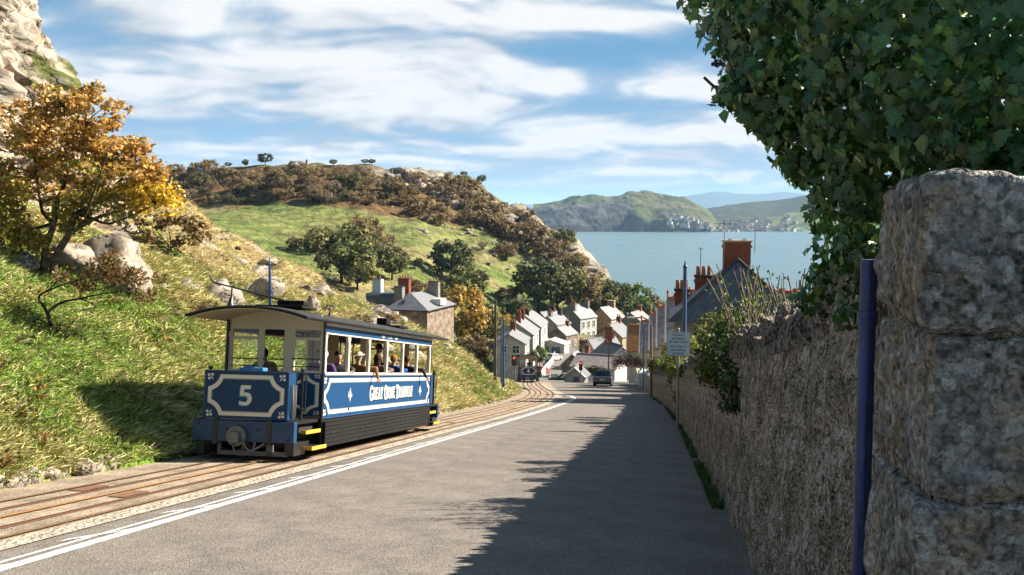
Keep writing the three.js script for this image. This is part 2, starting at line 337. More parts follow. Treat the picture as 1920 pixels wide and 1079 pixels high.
// ------------------------------------------------------------------ sea, far headland, far shore, distant hills
const SEA = -58;
const seaBump = tex(512, (u, v) => tfbm(u, v, 12, 5, 71), false);
{
  const g = new THREE.PlaneGeometry(70000, 70000, 1, 1).rotateX(-Math.PI / 2);
  const uv = g.attributes.uv; for (let i = 0; i < uv.count; i++) uv.setXY(i, uv.getX(i) * 70000 / 60, uv.getY(i) * 70000 / 22);
  const sea = structure('sea', g, mat([0.12, 0.2, 0.22], 0.42, { bumpMap: seaBump, bumpScale: 0.6, roughnessMap: rep(tex(512, (u, v) => 0.45 + 0.55 * tfbm(u, v, 5, 6, 77), false), 0.03, 0.012) }));
  sea.position.set(0, SEA, -20000);
}
const farHeights = {};
function farSheet(name, x0, x1, step, rows, tone, noiseAmp, noiseK, seed, rough = 1) {   // rows: [distance, curve of picture rows over columns]
  const n = Math.round((x1 - x0) / step), D = rows.map((r) => r[0]);
  const sub = 14, nv = (rows.length - 1) * sub;
  const g = grid(n, nv, (i, j) => {
    const px = x0 + i * step, k = j / sub, a = Math.min(Math.floor(k), rows.length - 2), f = k - a;
    const d = lerp(D[a], D[a + 1], f), h0 = rowSlope(rows[a][1](px)) * D[a], h1 = rowSlope(rows[a + 1][1](px)) * D[a + 1];
    let h = lerp(h0, h1, f) + CAM_H;
    const lat = (px - 960) / F * d, x = lat * cy - d * sy, z = -(d * cy + lat * sy);
    const edge = Math.min(1, k * 1.2);
    h += (Math.abs(fbm2(x * noiseK, z * noiseK, 5, seed)) * -2 + 0.5) * noiseAmp * edge * (j === 0 ? 0 : 1);
    if (j === 0) h = SEA - 3;
    return [x, h, z, x * 0.004, z * 0.004];
  }, (i, j, r) => tone(x0 + i * step, j / sub, r[0], r[2]));
  upward(g);
  farHeights[name] = (px, d) => { let a = 0; while (a < D.length - 2 && d > D[a + 1]) a++; return lerp(rowSlope(rows[a][1](px)) * D[a], rowSlope(rows[a + 1][1](px)) * D[a + 1], (d - D[a]) / (D[a + 1] - D[a])) + CAM_H; };
  return structure(name, g, mat([1.0, 1.0, 1.0], rough, { map: grain, vertexColors: true }));
}
const rowsOf = (...p) => smooth(curveFn(p), 8);
const headTop = rowsOf([1010, 384], [1040, 379], [1075, 369], [1110, 364], [1130, 369], [1160, 366], [1185, 359], [1215, 360], [1250, 366], [1285, 372], [1305, 381], [1325, 394], [1340, 410], [1352, 436]);
const headMid = rowsOf([1010, 396], [1060, 392], [1130, 388], [1170, 384], [1200, 385], [1250, 394], [1290, 400], [1320, 412], [1340, 428], [1352, 438]);
const headLow = rowsOf([1010, 428], [1060, 424], [1170, 424], [1195, 404], [1212, 418], [1225, 418], [1236, 412], [1290, 414], [1320, 424], [1340, 434], [1352, 440]);
farSheet('headland', 1000, 1352, 1.4, [[3180, () => 437], [3205, headLow], [3330, headMid], [3560, headTop], [3900, (x) => headTop(x) + 9]], (px, k, x, z) => {
  const n = fbm2(x * 0.006, z * 0.006, 4, 5), m = fbm2(x * 0.03, z * 0.03, 3, 6);
  const grass = mixc([0.2, 0.2, 0.07], [0.11, 0.16, 0.045], clamp(0.5 + n * 1.6, 0, 1)), cliff = mixc([0.2, 0.19, 0.18], [0.09, 0.09, 0.09], clamp(0.5 + m * 1.5, 0, 1));
  let c = mixc(cliff, grass, px < 1185 ? ss(2.25, 2.6, k + m * 0.7) : ss(0.9, 1.2, k + m * 0.3 + 0.6 * ss(1190, 1235, px)));
  c = mixc(c, [0.3, 0.25, 0.17], ss(0.05, 0.3, n + m * 0.5) * ss(1170, 1190, px) * ss(1320, 1270, px) * ss(1.3, 1.9, k) * 0.9);
  c = mixc(c, [0.045, 0.07, 0.025], ss(-0.02, 0.12, m + 0.1 * n) * ss(1215, 1240, px) * ss(2.5, 1.8, k) * ss(0.8, 1.1, k));
  return mixc(c, [0.19, 0.26, 0.06], ss(1228, 1240, px) * ss(1292, 1280, px) * ss(1.02, 0.9, k));
}, 11, 0.011, 3);
const shoreTop = rowsOf([1290, 398], [1330, 391], [1370, 384], [1420, 378], [1470, 374], [1500, 369], [1530, 363], [1600, 352], [1750, 345], [2000, 350]);
const shoreMid = rowsOf([1290, 424], [1330, 412], [1370, 408], [1420, 404], [1470, 399], [1510, 396], [1560, 394], [2000, 392]);
farSheet('far_shore', 1250, 2050, 2.5, [[3150, () => 443], [3170, rowsOf([1250, 436], [1330, 436], [1420, 440], [1540, 445], [2000, 450])], [3420, rowsOf([1250, 434], [1290, 430], [1420, 426], [1540, 420], [2000, 418])], [3900, shoreMid], [4500, shoreTop], [5000, (x) => shoreTop(x) + 6]], (px, k, x, z) => {
  const n = fbm2(x * 0.004, z * 0.004, 3, 25), m = fbm2(x * 0.02, z * 0.02, 3, 26);
  let c = mixc([0.15, 0.27, 0.045], [0.26, 0.3, 0.08], clamp(0.5 + n * 2, 0, 1));
  const lane = Math.abs(((px + k * 60) % 46) - 23) < 1.4 || Math.abs(((k * 9 + px * 0.004) % 2.2) - 1.1) < 0.1;
  if (lane) c = [0.05, 0.08, 0.03];
  c = mixc(c, [0.04, 0.065, 0.03], ss(2.85, 3.0, k + m * 0.3));
  c = mixc(c, [0.09, 0.11, 0.06], ss(1480, 1430, px) * ss(0.9, 1.1, k) * 0.9);
  return mixc([0.22, 0.2, 0.16], c, ss(0.95, 1.05, k));
}, 6, 0.012, 8);
const mt1 = rowsOf([1180, 384], [1260, 372], [1310, 364], [1340, 360], [1375, 363], [1420, 363], [1465, 359], [1510, 363], [1600, 372], [2000, 380]);
farSheet('distant_mountains', 900, 2100, 6, [[15000, () => 402], [15400, (x) => lerp(mt1(x), 402, 0.6)], [16500, mt1], [18500, (x) => mt1(x) + 6]], () => [0.1, 0.13, 0.1], 30, 0.0006, 4);

// ------------------------------------------------------------------ road, tram bed, markings, rails
function strip(xa, xb, s0, s1, lift, nx = 1, tone = null, ds = (s) => s < 40 ? (tone ? 0.25 : 0.5) : 1) {
  const S = []; for (let s = s0; s < s1; s += ds(s)) S.push(s); S.push(s1);
  const g = grid(nx, S.length - 1, (i, j) => { const s = S[j], x = lerp(xa(s), xb(s), i / nx); return [x, roadY(s) + lift, -s, x, s]; }, tone ? (i, j, r) => tone(r[0], -r[2]) : null);
  upward(g);
  return g;
}
const asphaltTex = tex(1024, (u, v) => { const a = tfbm(u, v, 160, 2, 6), b = tfbm(u, v, 6, 4, 8), c = tnoise(u * 256, v * 256, 256, 99); const l = 0.55 + (a - 0.5) * 0.75 + (b - 0.5) * 0.22 + (c > 0.9 ? 0.35 : c < 0.12 ? -0.25 : 0); return [clamp(l * 1.02, 0.06, 1), clamp(l, 0.06, 1), clamp(l * 0.97, 0.06, 1)]; });
const asphaltBump = tex(1024, (u, v) => tfbm(u, v, 160, 2, 6), false);
const asphalt = mat([0.38, 0.335, 0.305], 0.92, { map: rep(asphaltTex, 0.55), bumpMap: rep(asphaltBump, 0.55), bumpScale: 0.009, vertexColors: true });
const roadTone = (x, s) => { const a = fbm2(x * 0.5, s * 0.12, 4, 210), b = fbm2(x * 2.2, s * 1.4, 3, 215), w = ss(0.55, 0.1, Math.abs(x + 1.4)) + ss(0.55, 0.1, Math.abs(x + 3.1)) + ss(0.5, 0.1, Math.abs(x + 4.9)), p = hash3(Math.floor(x / 2.2 + 0.3 * noise2(s * 0.1, 1, 3)), Math.floor(s / 9), 5) < 0.1 ? 0.92 : 1, l = (1 + a * 0.15 + b * 0.1 + w * 0.05) * p; return [l, l, l * (1 - a * 0.05)]; };
structure('road', strip((s) => lineX(s) - 0.62, (s) => s < 72 ? wallX(s) + 0.1 : wallX(s) + 0.6, -14, 175, 0, 40, roadTone), asphalt);
structure('side_street', strip((s) => s < 100 ? toeX(s) - 0.2 : toeX(100) - 0.2 - (s - 100) * 0.1, (s) => -4.6, 54, 178, -0.014, 8, roadTone), asphalt);
const bedTex = tex(512, (u, v) => { const a = tfbm(u, v, 90, 3, 16), b = tfbm(u, v, 5, 5, 18); const l = 0.6 + (a - 0.5) * 0.75 + (b - 0.5) * 0.55; return [clamp(l * 1.03, 0.06, 1), clamp(l, 0.06, 1), clamp(l * 0.95, 0.06, 1)]; });
const trackX = (x) => (s) => x + bend(s);
structure('tram_bed', strip((s) => toeX(s) - 0.25, (s) => Math.max(lineX(Math.min(s, 60)) - 0.6 + bend(s) * 0.9, -99), -14, 112, 0.004, 4), mat([0.62, 0.5, 0.38], 0.93, { map: rep(bedTex, 0.5), bumpMap: rep(asphaltBump, 0.5), bumpScale: 0.014 }));
structure('concrete_edge', strip(trackX(-6.86), trackX(-6.53), -14, 100, 0.014, 2), mat([0.74, 0.66, 0.55], 0.95, { map: rep(bedTex, 0.9), bumpMap: rep(grainBump, 1.3), bumpScale: 0.04 }));
{
  const rustTex = tex(256, (u, v) => { const a = tfbm(u, v, 24, 4, 41); return [clamp(0.5 + a * 0.6, 0, 1), clamp(0.42 + a * 0.6, 0, 1), clamp(0.38 + a * 0.55, 0, 1)]; });
  const rust = mat([0.72, 0.36, 0.13], 0.45, { map: rep(rustTex, 2), metalness: 0.25 }), red = mat([0.3, 0.17, 0.11], 0.8, { map: rep(rustTex, 1.5) }), slit = mat([0.012, 0.011, 0.01], 1), worn = mat([0.42, 0.25, 0.14], 0.42, { map: rep(rustTex, 2), metalness: 0.3 });
  const track = new THREE.Group(); track.name = 'tramway_track'; track.userData = { kind: 'structure' }; scene.add(track);
  const rail = (x, w, m) => {
    mesh('rail', strip(trackX(x - w / 2), trackX(x + w / 2), -14, 112, 0.024), m, track);
    mesh('rail_groove', strip(trackX(x - w / 2 - 0.06), trackX(x - w / 2 - 0.002), -14, 112, 0.009), slit, track);
  };
  rail(-8.73, 0.075, worn); rail(-7.88, 0.085, rust); rail(-6.97, 0.075, worn);
  for (const x of [-8.31, -7.42]) { mesh('cable_slot_plate', strip(trackX(x - 0.065), trackX(x + 0.065), -14, 112, 0.013), red, track); mesh('cable_slot', strip(trackX(x - 0.012), trackX(x + 0.012), -14, 112, 0.018), slit, track); }
  for (const [x, s] of [[-8.53, 12.6], [-7.64, 12.2], [-8.5, 5], [-7.65, 33], [-7.63, 47]]) mesh('cover_plate', strip(() => x - 0.13, () => x + 0.13, s, s + 0.7, 0.017), red, track);
}
{
  const paintTex = tex(512, (u, v) => { const a = tfbm(u, v, 40, 3, 51), w = ss(0.62, 0.7, tfbm(u, v, 24, 4, 57)); return lerp(0.8 + (a - 0.5) * 0.5, 0.3, w); });
  const white = mat([0.92, 0.9, 0.86], 0.8, { map: rep(paintTex, 1.5) });
  const marks = new THREE.Group(); marks.name = 'road_markings'; marks.userData = { kind: 'structure' }; scene.add(marks);
  mesh('edge_line', strip((s) => lineX(s) - 0.075, (s) => lineX(s) + 0.075, -14, 76, 0.005), white, marks);
  mesh('hatch_edge_line', strip((s) => lineX(s) - 0.225, (s) => lineX(s) - 0.17, -14, 70, 0.005), white, marks);
  for (let s = 0.9; s < 66; s += 2.05) {
    const g = grid(1, 4, (i, j) => { const t = j / 4, q = s + t * 0.85 + (i - 0.5) * 0.2, x = lineX(q) - 0.34 + t * 0.3; return [x, roadY(q) + 0.0085, -q, x, q]; });
    upward(g);
    mesh('hatch_bar', g, white, marks);
  }
}
// ------------------------------------------------------------------ trams
const CREAM = '#efe3c8', BLUE = '#003f6c', NAVY = '#00355f';
function panelPrint(g, w, h, base, k, clover = true) {     // cream notched border with a thin dark line inside; k = corner size in px
  g.fillStyle = base; g.fillRect(0, 0, w, h);
  const path = (m, c) => {   // notched-corner frame at margin m, corner cut c
    g.beginPath(); g.moveTo(m + c, m); g.lineTo(w - m - c, m); g.quadraticCurveTo(w - m - c * 0.75, m + c * 0.75, w - m, m + c);
    g.lineTo(w - m, h - m - c); g.quadraticCurveTo(w - m - c * 0.75, h - m - c * 0.75, w - m - c, h - m); g.lineTo(m + c, h - m);
    g.quadraticCurveTo(m + c * 0.75, h - m - c * 0.75, m, h - m - c); g.lineTo(m, m + c); g.quadraticCurveTo(m + c * 0.75, m + c * 0.75, m + c, m); g.closePath();
  };
  g.lineJoin = 'miter';
  path(k * 0.42, k * 0.95); g.strokeStyle = CREAM; g.lineWidth = k * 0.36; g.stroke();
  path(k * 0.56, k * 0.95); g.strokeStyle = '#14202c'; g.lineWidth = k * 0.035; g.stroke();
  if (clover) for (const [x, y, a] of [[k * 0.42, k * 0.42, 0], [w - k * 0.42, k * 0.42, 1], [w - k * 0.42, h - k * 0.42, 2], [k * 0.42, h - k * 0.42, 3]]) {
    g.save(); g.translate(x, y); g.rotate(a * Math.PI / 2); g.fillStyle = CREAM;
    for (const [dx, dy] of [[-0.16, -0.13], [0.13, -0.16], [-0.13, 0.15]]) { g.beginPath(); g.arc(dx * k, dy * k, k * 0.115, 0, 7); g.fill(); }
    g.lineWidth = k * 0.09; g.strokeStyle = CREAM; g.beginPath(); g.moveTo(0, 0); g.lineTo(k * 0.2, k * 0.2); g.stroke(); g.restore();
  }
}
function fleur(g, x, y, s) {
  g.save(); g.translate(x, y); g.fillStyle = CREAM; g.strokeStyle = CREAM; g.lineWidth = s * 0.09;
  g.beginPath(); g.moveTo(0, -s); g.quadraticCurveTo(s * 0.22, -s * 0.35, s * 0.1, 0); g.quadraticCurveTo(s * 0.2, s * 0.35, 0, s * 0.95); g.quadraticCurveTo(-s * 0.2, s * 0.35, -s * 0.1, 0); g.quadraticCurveTo(-s * 0.22, -s * 0.35, 0, -s); g.fill();
  g.fillRect(-s * 0.5, -s * 0.02, s, s * 0.13);
  for (const d of [-1, 1]) { g.beginPath(); g.arc(d * s * 0.5, s * 0.12, s * 0.2, 0, 7); g.fill(); g.beginPath(); g.arc(d * s * 0.42, -s * 0.22, s * 0.2, d > 0 ? 0.2 : 1.2, d > 0 ? 4.6 : 5.9); g.stroke(); }
  g.restore();
}
function caps(g, text, x, y, big, small, stretch, fill, dx = 0, dy = 0) {   // small capitals, narrowed
  g.save(); g.translate(x, y); g.scale(stretch, 1); g.textAlign = 'left'; g.textBaseline = 'alphabetic';
  const font = (c, first) => `bold ${first ? big : small}px serif`;
  let w = 0; const runs = [];
  text.split(' ').forEach((word, n) => { if (n) w += small * 0.34; [...word].forEach((c, i) => { g.font = font(c, i === 0); runs.push([c, w, i === 0]); w += g.measureText(c).width; }); });
  for (const [c, o, first] of runs) { g.font = font(c, first); g.fillStyle = fill; g.fillText(c, o - w / 2 + dx, dy + (first ? small * 0.06 : 0)); g.lineWidth = small * 0.035; g.strokeStyle = fill; g.strokeText(c, o - w / 2 + dx, dy + (first ? small * 0.06 : 0)); }
  g.restore();
}
const weather = (g, w, h, n, seed) => { const r = rng(seed); for (let i = 0; i < n; i++) { g.fillStyle = r() < 0.5 ? `rgba(20,25,30,${0.03 + 0.05 * r()})` : `rgba(255,245,225,${0.02 + 0.04 * r()})`; g.fillRect(r() * w, r() * h, 1 + r() * 14, 1 + r() * 3); } };
function dashPrint(number, base) {
  return canvasTex(1024, 560, (g, w, h) => {
    panelPrint(g, w, h, base, 150); weather(g, w, h, 500, 5);
    g.font = 'bold 330px sans-serif'; g.textAlign = 'center'; g.textBaseline = 'middle';
    g.fillStyle = '#3a86c8'; g.fillText(number, w / 2 - 13, h / 2 + 14); g.fillStyle = CREAM; g.fillText(number, w / 2, h / 2);
  });
}
const sidePrint = canvasTex(2048, 208, (g, w, h) => {
  panelPrint(g, w, h, BLUE, 62, true); g.fillStyle = NAVY; g.fillRect(0, 0, w, 10);
  for (let i = 1; i < 6; i++) { g.fillStyle = 'rgba(5,20,40,.55)'; g.fillRect(i * w / 6, 0, 2, h); }
  fleur(g, 390, 104, 42); fleur(g, w - 255, 104, 42);
  caps(g, 'GREAT ORME TRAMWAY', 1160, 138, 116, 92, 0.72, '#0a1420', 5, 5); caps(g, 'GREAT ORME TRAMWAY', 1160, 138, 116, 92, 0.72, CREAM);
  weather(g, w, h, 900, 9);
});
const letterPrint = canvasTex(2048, 40, (g, w, h) => {
  g.fillStyle = BLUE; g.fillRect(0, 0, w, h); g.fillStyle = CREAM;
  for (const x of [930, 1190]) { g.beginPath(); g.ellipse(x, 20, 46, 5, 0, 0, 7); g.fill(); g.beginPath(); g.ellipse(x, 20, 14, 11, 0, 0, 7); g.fill(); }
  g.font = 'bold 26px serif'; g.textAlign = 'center'; g.textBaseline = 'middle'; g.fillText('Lt. 500', 1060, 21);
});
const bulkPrint = canvasTex(256, 512, (g, w, h) => { panelPrint(g, w, h, BLUE, 92); weather(g, w, h, 120, 3); });

const T = {
  blue: mat(new THREE.Color(BLUE), 0.45, { phys: true, clearcoat: 0.15, clearcoatRoughness: 0.2 }), navy: mat(new THREE.Color('#0a3f68'), 0.42), cream: mat([0.8, 0.7, 0.54], 0.5), white: mat([0.82, 0.79, 0.72], 0.5),
  black: mat([0.012, 0.012, 0.013], 0.42), soot: mat([0.03, 0.028, 0.026], 0.85, { map: rep(grain, 0.8) }), roof: mat([0.09, 0.087, 0.084], 0.75, { map: rep(grain, 1) }), yellow: mat([0.72, 0.4, 0.03], 0.6), steel: mat([0.24, 0.23, 0.22], 0.5, { metalness: 0.5 }),
  ceiling: mat([0.72, 0.63, 0.48], 0.7), wood: mat([0.3, 0.16, 0.07], 0.6), glass: new THREE.MeshPhysicalMaterial({ color: 0xffffff, transmission: 1, thickness: 0, roughness: 0.03, ior: 1.5 }), grime: mat([0.05, 0.045, 0.04], 0.95),
};
const printMat = (t, r = 0.5) => new THREE.MeshPhysicalMaterial({ color: C(0.66, 0.66, 0.66), specularIntensity: 0.5, map: t, roughness: r, clearcoat: 0.12, clearcoatRoughness: 0.25 });
function printBox(x0, x1, y0, y1, z0, z1, face) {     // thin panel whose uv covers the named face once
  const g = flat(bx(x0, x1, y0, y1, z0, z1)), p = g.attributes.position, uv = g.attributes.uv;
  for (let i = 0; i < p.count; i++) {
    const X = (p.getX(i) - x0) / (x1 - x0), Y = (p.getY(i) - y0) / (y1 - y0), Z = (p.getZ(i) - z0) / (z1 - z0);
    uv.setXY(i, face === 'z+' ? X : face === 'z-' ? 1 - X : face === 'x+' ? 1 - Z : Z, Y);
  }
  return g;
}
function roofShell(half, y0, rise, z0, z1, thick, nose = 0, nseg = 16) {   // arched sheet across x, drooping a little at both ends
  const nz = 24;
  const S = (dy) => grid(nseg, nz, (i, j) => {
    const a = i / nseg * 2 - 1, z = lerp(z0, z1, j / nz), e = Math.min(z0 - z, z - z1);
    const end = nose * Math.pow(clamp(1 - e / 1.0, 0, 1), 2);
    return [a * half, y0 + (rise - end) * (1 - Math.pow(Math.abs(a), 2.1)) + dy, z, a * half, z];
  });
  const top = S(thick), bot = S(0), parts = [flat(top), flat(bot)];
  const rim = (pick, n) => { const g = grid(n, 1, (i, j) => { const k = pick(i), s = j ? top : bot; return [s.attributes.position.getX(k), s.attributes.position.getY(k), s.attributes.position.getZ(k)]; }); parts.push(flat(g)); };
  rim((i) => i, nseg); rim((i) => nz * (nseg + 1) + i, nseg); rim((j) => j * (nseg + 1), nz); rim((j) => j * (nseg + 1) + nseg, nz);
  return mergeGeometries(parts);
}
function buildTram(name, label, number, base, full) {
  const t = thing(name, label, 'tram');
  const HW = 1.11, Z0 = -1.4, Z1 = -10.75, ZE = -12.15, bays = 6, bay = (Z0 - Z1) / bays;
  const add = (n, geos, m, p = t) => mesh(n, merged([].concat(geos)), m, p);
  // running gear
  add('underframe', [bx(-0.95, 0.95, 0.42, 0.76, Z0 + 0.9, Z1 - 0.8), bx(-0.6, 0.6, 0.25, 0.45, -2.4, -4.6), bx(-0.6, 0.6, 0.25, 0.45, -7.6, -9.8)], T.grime);
  for (const z of [-1.25, -2.75, -9.2, -10.6]) for (const x of [-0.43, 0.43]) {
    const w = add('wheel', [new THREE.CylinderGeometry(0.29, 0.29, 0.09, 24).rotateZ(Math.PI / 2).translate(x, 0.29, z)], T.steel);
    mesh('wheel_hub', merged([new THREE.CylinderGeometry(0.1, 0.12, 0.16, 16).rotateZ(Math.PI / 2).translate(x, 0.29, z)]), T.black, w);
  }
  for (const [a, b] of [[0, Z0], [Z1, ZE]]) add('platform_floor', bx(-HW + 0.06, HW - 0.06, 0.72, 0.785, a, b), T.soot);
  add('saloon_floor', bx(-HW + 0.05, HW - 0.05, 0.76, 0.83, Z0, Z1), T.wood);
  for (const [za, zb, sg] of [[0.05, -0.12, 1], [ZE - 0.05, ZE + 0.12, -1]]) {
    const b = add('bumper_beam', rbx(-1.07, 1.07, 0.35, 0.77, Math.min(za, zb), Math.max(za, zb), 0.015), T.navy);
    for (const x of [-0.64, 0.5]) mesh('beam_strap', bx(x, x + 0.1, 0.3, 0.8, za + sg * 0.012, zb), T.black, b);
    mesh('coupling', merged([new THREE.CylinderGeometry(0.2, 0.2, 0.1, 24).rotateX(Math.PI / 2).translate(-0.1, 0.47, za + sg * 0.05), rbx(-0.2, 0, 0.34, 0.56, za + sg * 0.02, za + sg * 0.2, 0.02), tube([V(0.02, 0.45, za + sg * 0.1), V(0.22, 0.2, za + sg * 0.16), V(0.5, 0.34, za + sg * 0.08)], 0.022), tube([V(-0.18, 0.42, za + sg * 0.1), V(-0.05, 0.13, za + sg * 0.14), V(0.24, 0.16, za + sg * 0.1), V(0.3, 0.36, za + sg * 0.06)], 0.018)]), T.steel, b);
    for (const [x, y] of [[-0.95, 0.7], [-0.95, 0.42], [0.95, 0.7], [0.95, 0.42], [0.3, 0.6], [-0.35, 0.6]]) mesh('bolt', new THREE.CylinderGeometry(0.025, 0.025, 0.03, 8).rotateX(Math.PI / 2).translate(x, y, za + sg * 0.012), T.black, b);
    add('lifeguard', [bx(-0.62, 0.86, 0.07, 0.16, za - sg * 0.25, za - sg * 0.2), bx(-0.62, -0.55, 0.07, 0.5, za - sg * 0.25, za - sg * 0.2), bx(0.42, 0.56, 0.07, 0.5, za - sg * 0.25, za - sg * 0.2), bx(-0.1, -0.06, 0.07, 0.4, za - sg * 0.25, za - sg * 0.2)], T.steel);
    for (const sx of [-1, 1]) add('side_bracket', [bx(sx * 0.86, sx * 1.04, 0.1, 0.36, za - sg * 0.1, za - sg * 0.7)], T.black);
  }
  // dashes with the car's number
  const dm = printMat(dashPrint(number, NAVY));
  const dash = mesh('dash_panel', printBox(-0.87, 0.87, 0.8, 1.74, -0.03, 0.0, 'z+'), dm, t);
  mesh('dash_panel', printBox(-0.87, 0.87, 0.8, 1.74, ZE, ZE + 0.03, 'z-'), dm, t);
  mesh('dash_cap', rbx(-0.9, 0.9, 1.735, 1.765, -0.06, 0.02, 0.01), T.blue, dash);
  for (const sx of [-1, 1]) {
    add('dash_return', [bx(sx * 0.872, sx * 0.9, 0.8, 1.74, -0.42, -0.002)], T.blue);
    add('dash_return', [bx(sx * 0.872, sx * 0.9, 0.8, 1.74, ZE + 0.42, ZE + 0.002)], T.blue);
    for (const z of [-0.45, ZE + 0.45]) add('platform_post', [bar(V(sx * 1.0, 0.75, z), V(sx * 1.0, 1.78, z), 0.03), bar(V(sx * 1.0, 1.78, z), V(sx * 1.0, 1.84, z), 0.045), bar(V(sx * 1.08, 1.0, z), V(sx * 1.08, 1.72, z), 0.014), bar(V(sx * 1.08, 1.72, z), V(sx * 1.0, 1.72, z), 0.014), bar(V(sx * 1.08, 1.0, z), V(sx * 1.0, 1.0, z), 0.014)], T.black);
  }
  add('brake_hose', [0, 1, 2].map((i) => tube([V(0.93 + i * 0.012, 1.5, -0.12 - i * 0.07), V(0.97, 1.1, -0.08 - i * 0.07), V(0.93, 0.84, -0.16 - i * 0.06)], 0.017)), T.steel);
  add('control_box', [rbx(-0.22, 0.3, 1.66, 1.83, -0.34, -0.1, 0.02), rbx(-0.15, 0.1, 1.83, 1.86, -0.3, -0.14, 0.01)], mat([0.05, 0.24, 0.5], 0.5));
  for (const sx of [-1, 1]) for (const [y, w, zc] of [[0.2, 0.34, -0.92], [0.52, 0.22, -0.92], [0.2, 0.34, ZE + 0.92], [0.52, 0.22, ZE + 0.92]]) {
    const s = add('step', bx(sx * (1.22 - w), sx * (y < 0.3 ? 1.24 : 1.1), y, y + 0.05, zc - 0.4, zc + 0.4), T.soot);
    mesh('step_edge', merged([bx(sx * (1.22 - w), sx * (y < 0.3 ? 1.252 : 1.112), y - 0.01, y + 0.065, zc + (zc > -5 ? 0.402 : -0.402), zc + (zc > -5 ? 0.43 : -0.43)), bx(sx * (y < 0.3 ? 1.242 : 1.102), sx * (y < 0.3 ? 1.255 : 1.115), y - 0.01, y + 0.065, zc - 0.4, zc + 0.4)]), T.yellow, s);
  }
  for (const sx of [-1, 1]) add('step_side', [bx(sx * 0.87, sx * 0.9, 0.2, 0.76, -0.5, -1.36), bx(sx * 0.9, sx * 1.2, 0.1, 0.72, -1.37, -1.39)], T.soot);
  // saloon sides
  const sp1 = printMat(sidePrint), lp = printMat(letterPrint);
  for (const sx of [-1, 1]) {
    const f = sx > 0 ? 'x+' : 'x-', X = sx * HW, o = (d) => X + sx * d, lo = (a, b) => [Math.min(a, b), Math.max(a, b)];
    const side = mesh('side_panel', printBox(...lo(o(-0.04), o(0)), 0.8, 1.7, Z1, Z0, f), sp1, t);
    mesh('side_moulding', merged([bx(...lo(o(0.001), o(0.018)), 0.775, 0.81, Z1, Z0)]), T.blue, side);
    add('window_ledge', rbx(...lo(o(-0.07), o(0.035)), 1.7, 1.765, Z1 - 0.01, Z0 + 0.01, 0.012), T.white);
    for (let i = 0; i < 7; i++) add('skirt_slat', rbx(...lo(o(-0.03), o(-0.006 + 0.01 * (i % 2))), 0.17 + i * 0.087, 0.17 + i * 0.087 + 0.078, Z1 - 0.02, Z0, 0.008, 1), T.soot);
    add('skirt_backing', bx(...lo(o(-0.07), o(-0.05)), 0.2, 0.8, Z1, Z0 - 0.02), T.black);
    for (const z of [-2, -4, -6.2, -8]) add('skirt_fitting', bx(...lo(o(0), o(0.014)), 0.44, 0.5, z, z - 0.16), T.black);
    for (let i = 0; i <= bays; i++) {
      const z = lerp(Z0 - 0.06, Z1 + 0.06, i / bays), w = 0.055;
      const p = add('window_post', [rbx(...lo(o(-0.075), o(0.004)), 1.76, 2.6, z - w, z + w, 0.012)], T.cream);
      mesh('post_bracket', merged([bx(...lo(o(-0.07), o(-0.002)), 2.5, 2.598, z - w - 0.04, z + w + 0.04), bx(...lo(o(-0.068), o(-0.006)), 2.44, 2.5, z - w - 0.018, z + w + 0.018)]), T.cream, p);
      if (full && i > 0 && i < bays && i % 2 === 0) add('interior_pole', bar(V(sx * 0.35, 0.83, z), V(sx * 0.35, 3.0, z), 0.02), T.black);
    }
    const lb = mesh('letter_board', printBox(...lo(o(-0.05), o(0.006)), 2.615, 2.765, Z1, Z0, f), lp, t);
    mesh('board_moulding', merged([bx(...lo(o(-0.06), o(0.02)), 2.588, 2.617, Z1, Z0), bx(...lo(o(-0.06), o(0.022)), 2.764, 2.84, Z1, Z0)]), T.cream, lb);
    for (const [a, b] of [[Z0 + 0.002, Z0 + 0.07], [Z1 - 0.07, Z1 - 0.002]]) add('corner_post', bx(...lo(o(-0.03), o(0.012)), 0.2, 2.84, a, b), T.black);
    if (full) for (let i = 0; i < bays; i++) {
      const z = Z0 - (i + 0.5) * bay, b = add('bench', [rbx(...lo(sx * 0.28, sx * 1.02), 1.22, 1.26, z - 0.24, z + 0.24, 0.01)], T.wood);
      mesh('bench_back', merged([rbx(...lo(sx * 0.28, sx * 1.02), 1.3, 1.72, z - 0.27, z - 0.235, 0.01)]), T.wood, b);
      mesh('bench_leg', merged([bx(...lo(sx * 0.32, sx * 0.36), 0.83, 1.22, z - 0.2, z + 0.2)]), T.black, b);
    }
  }
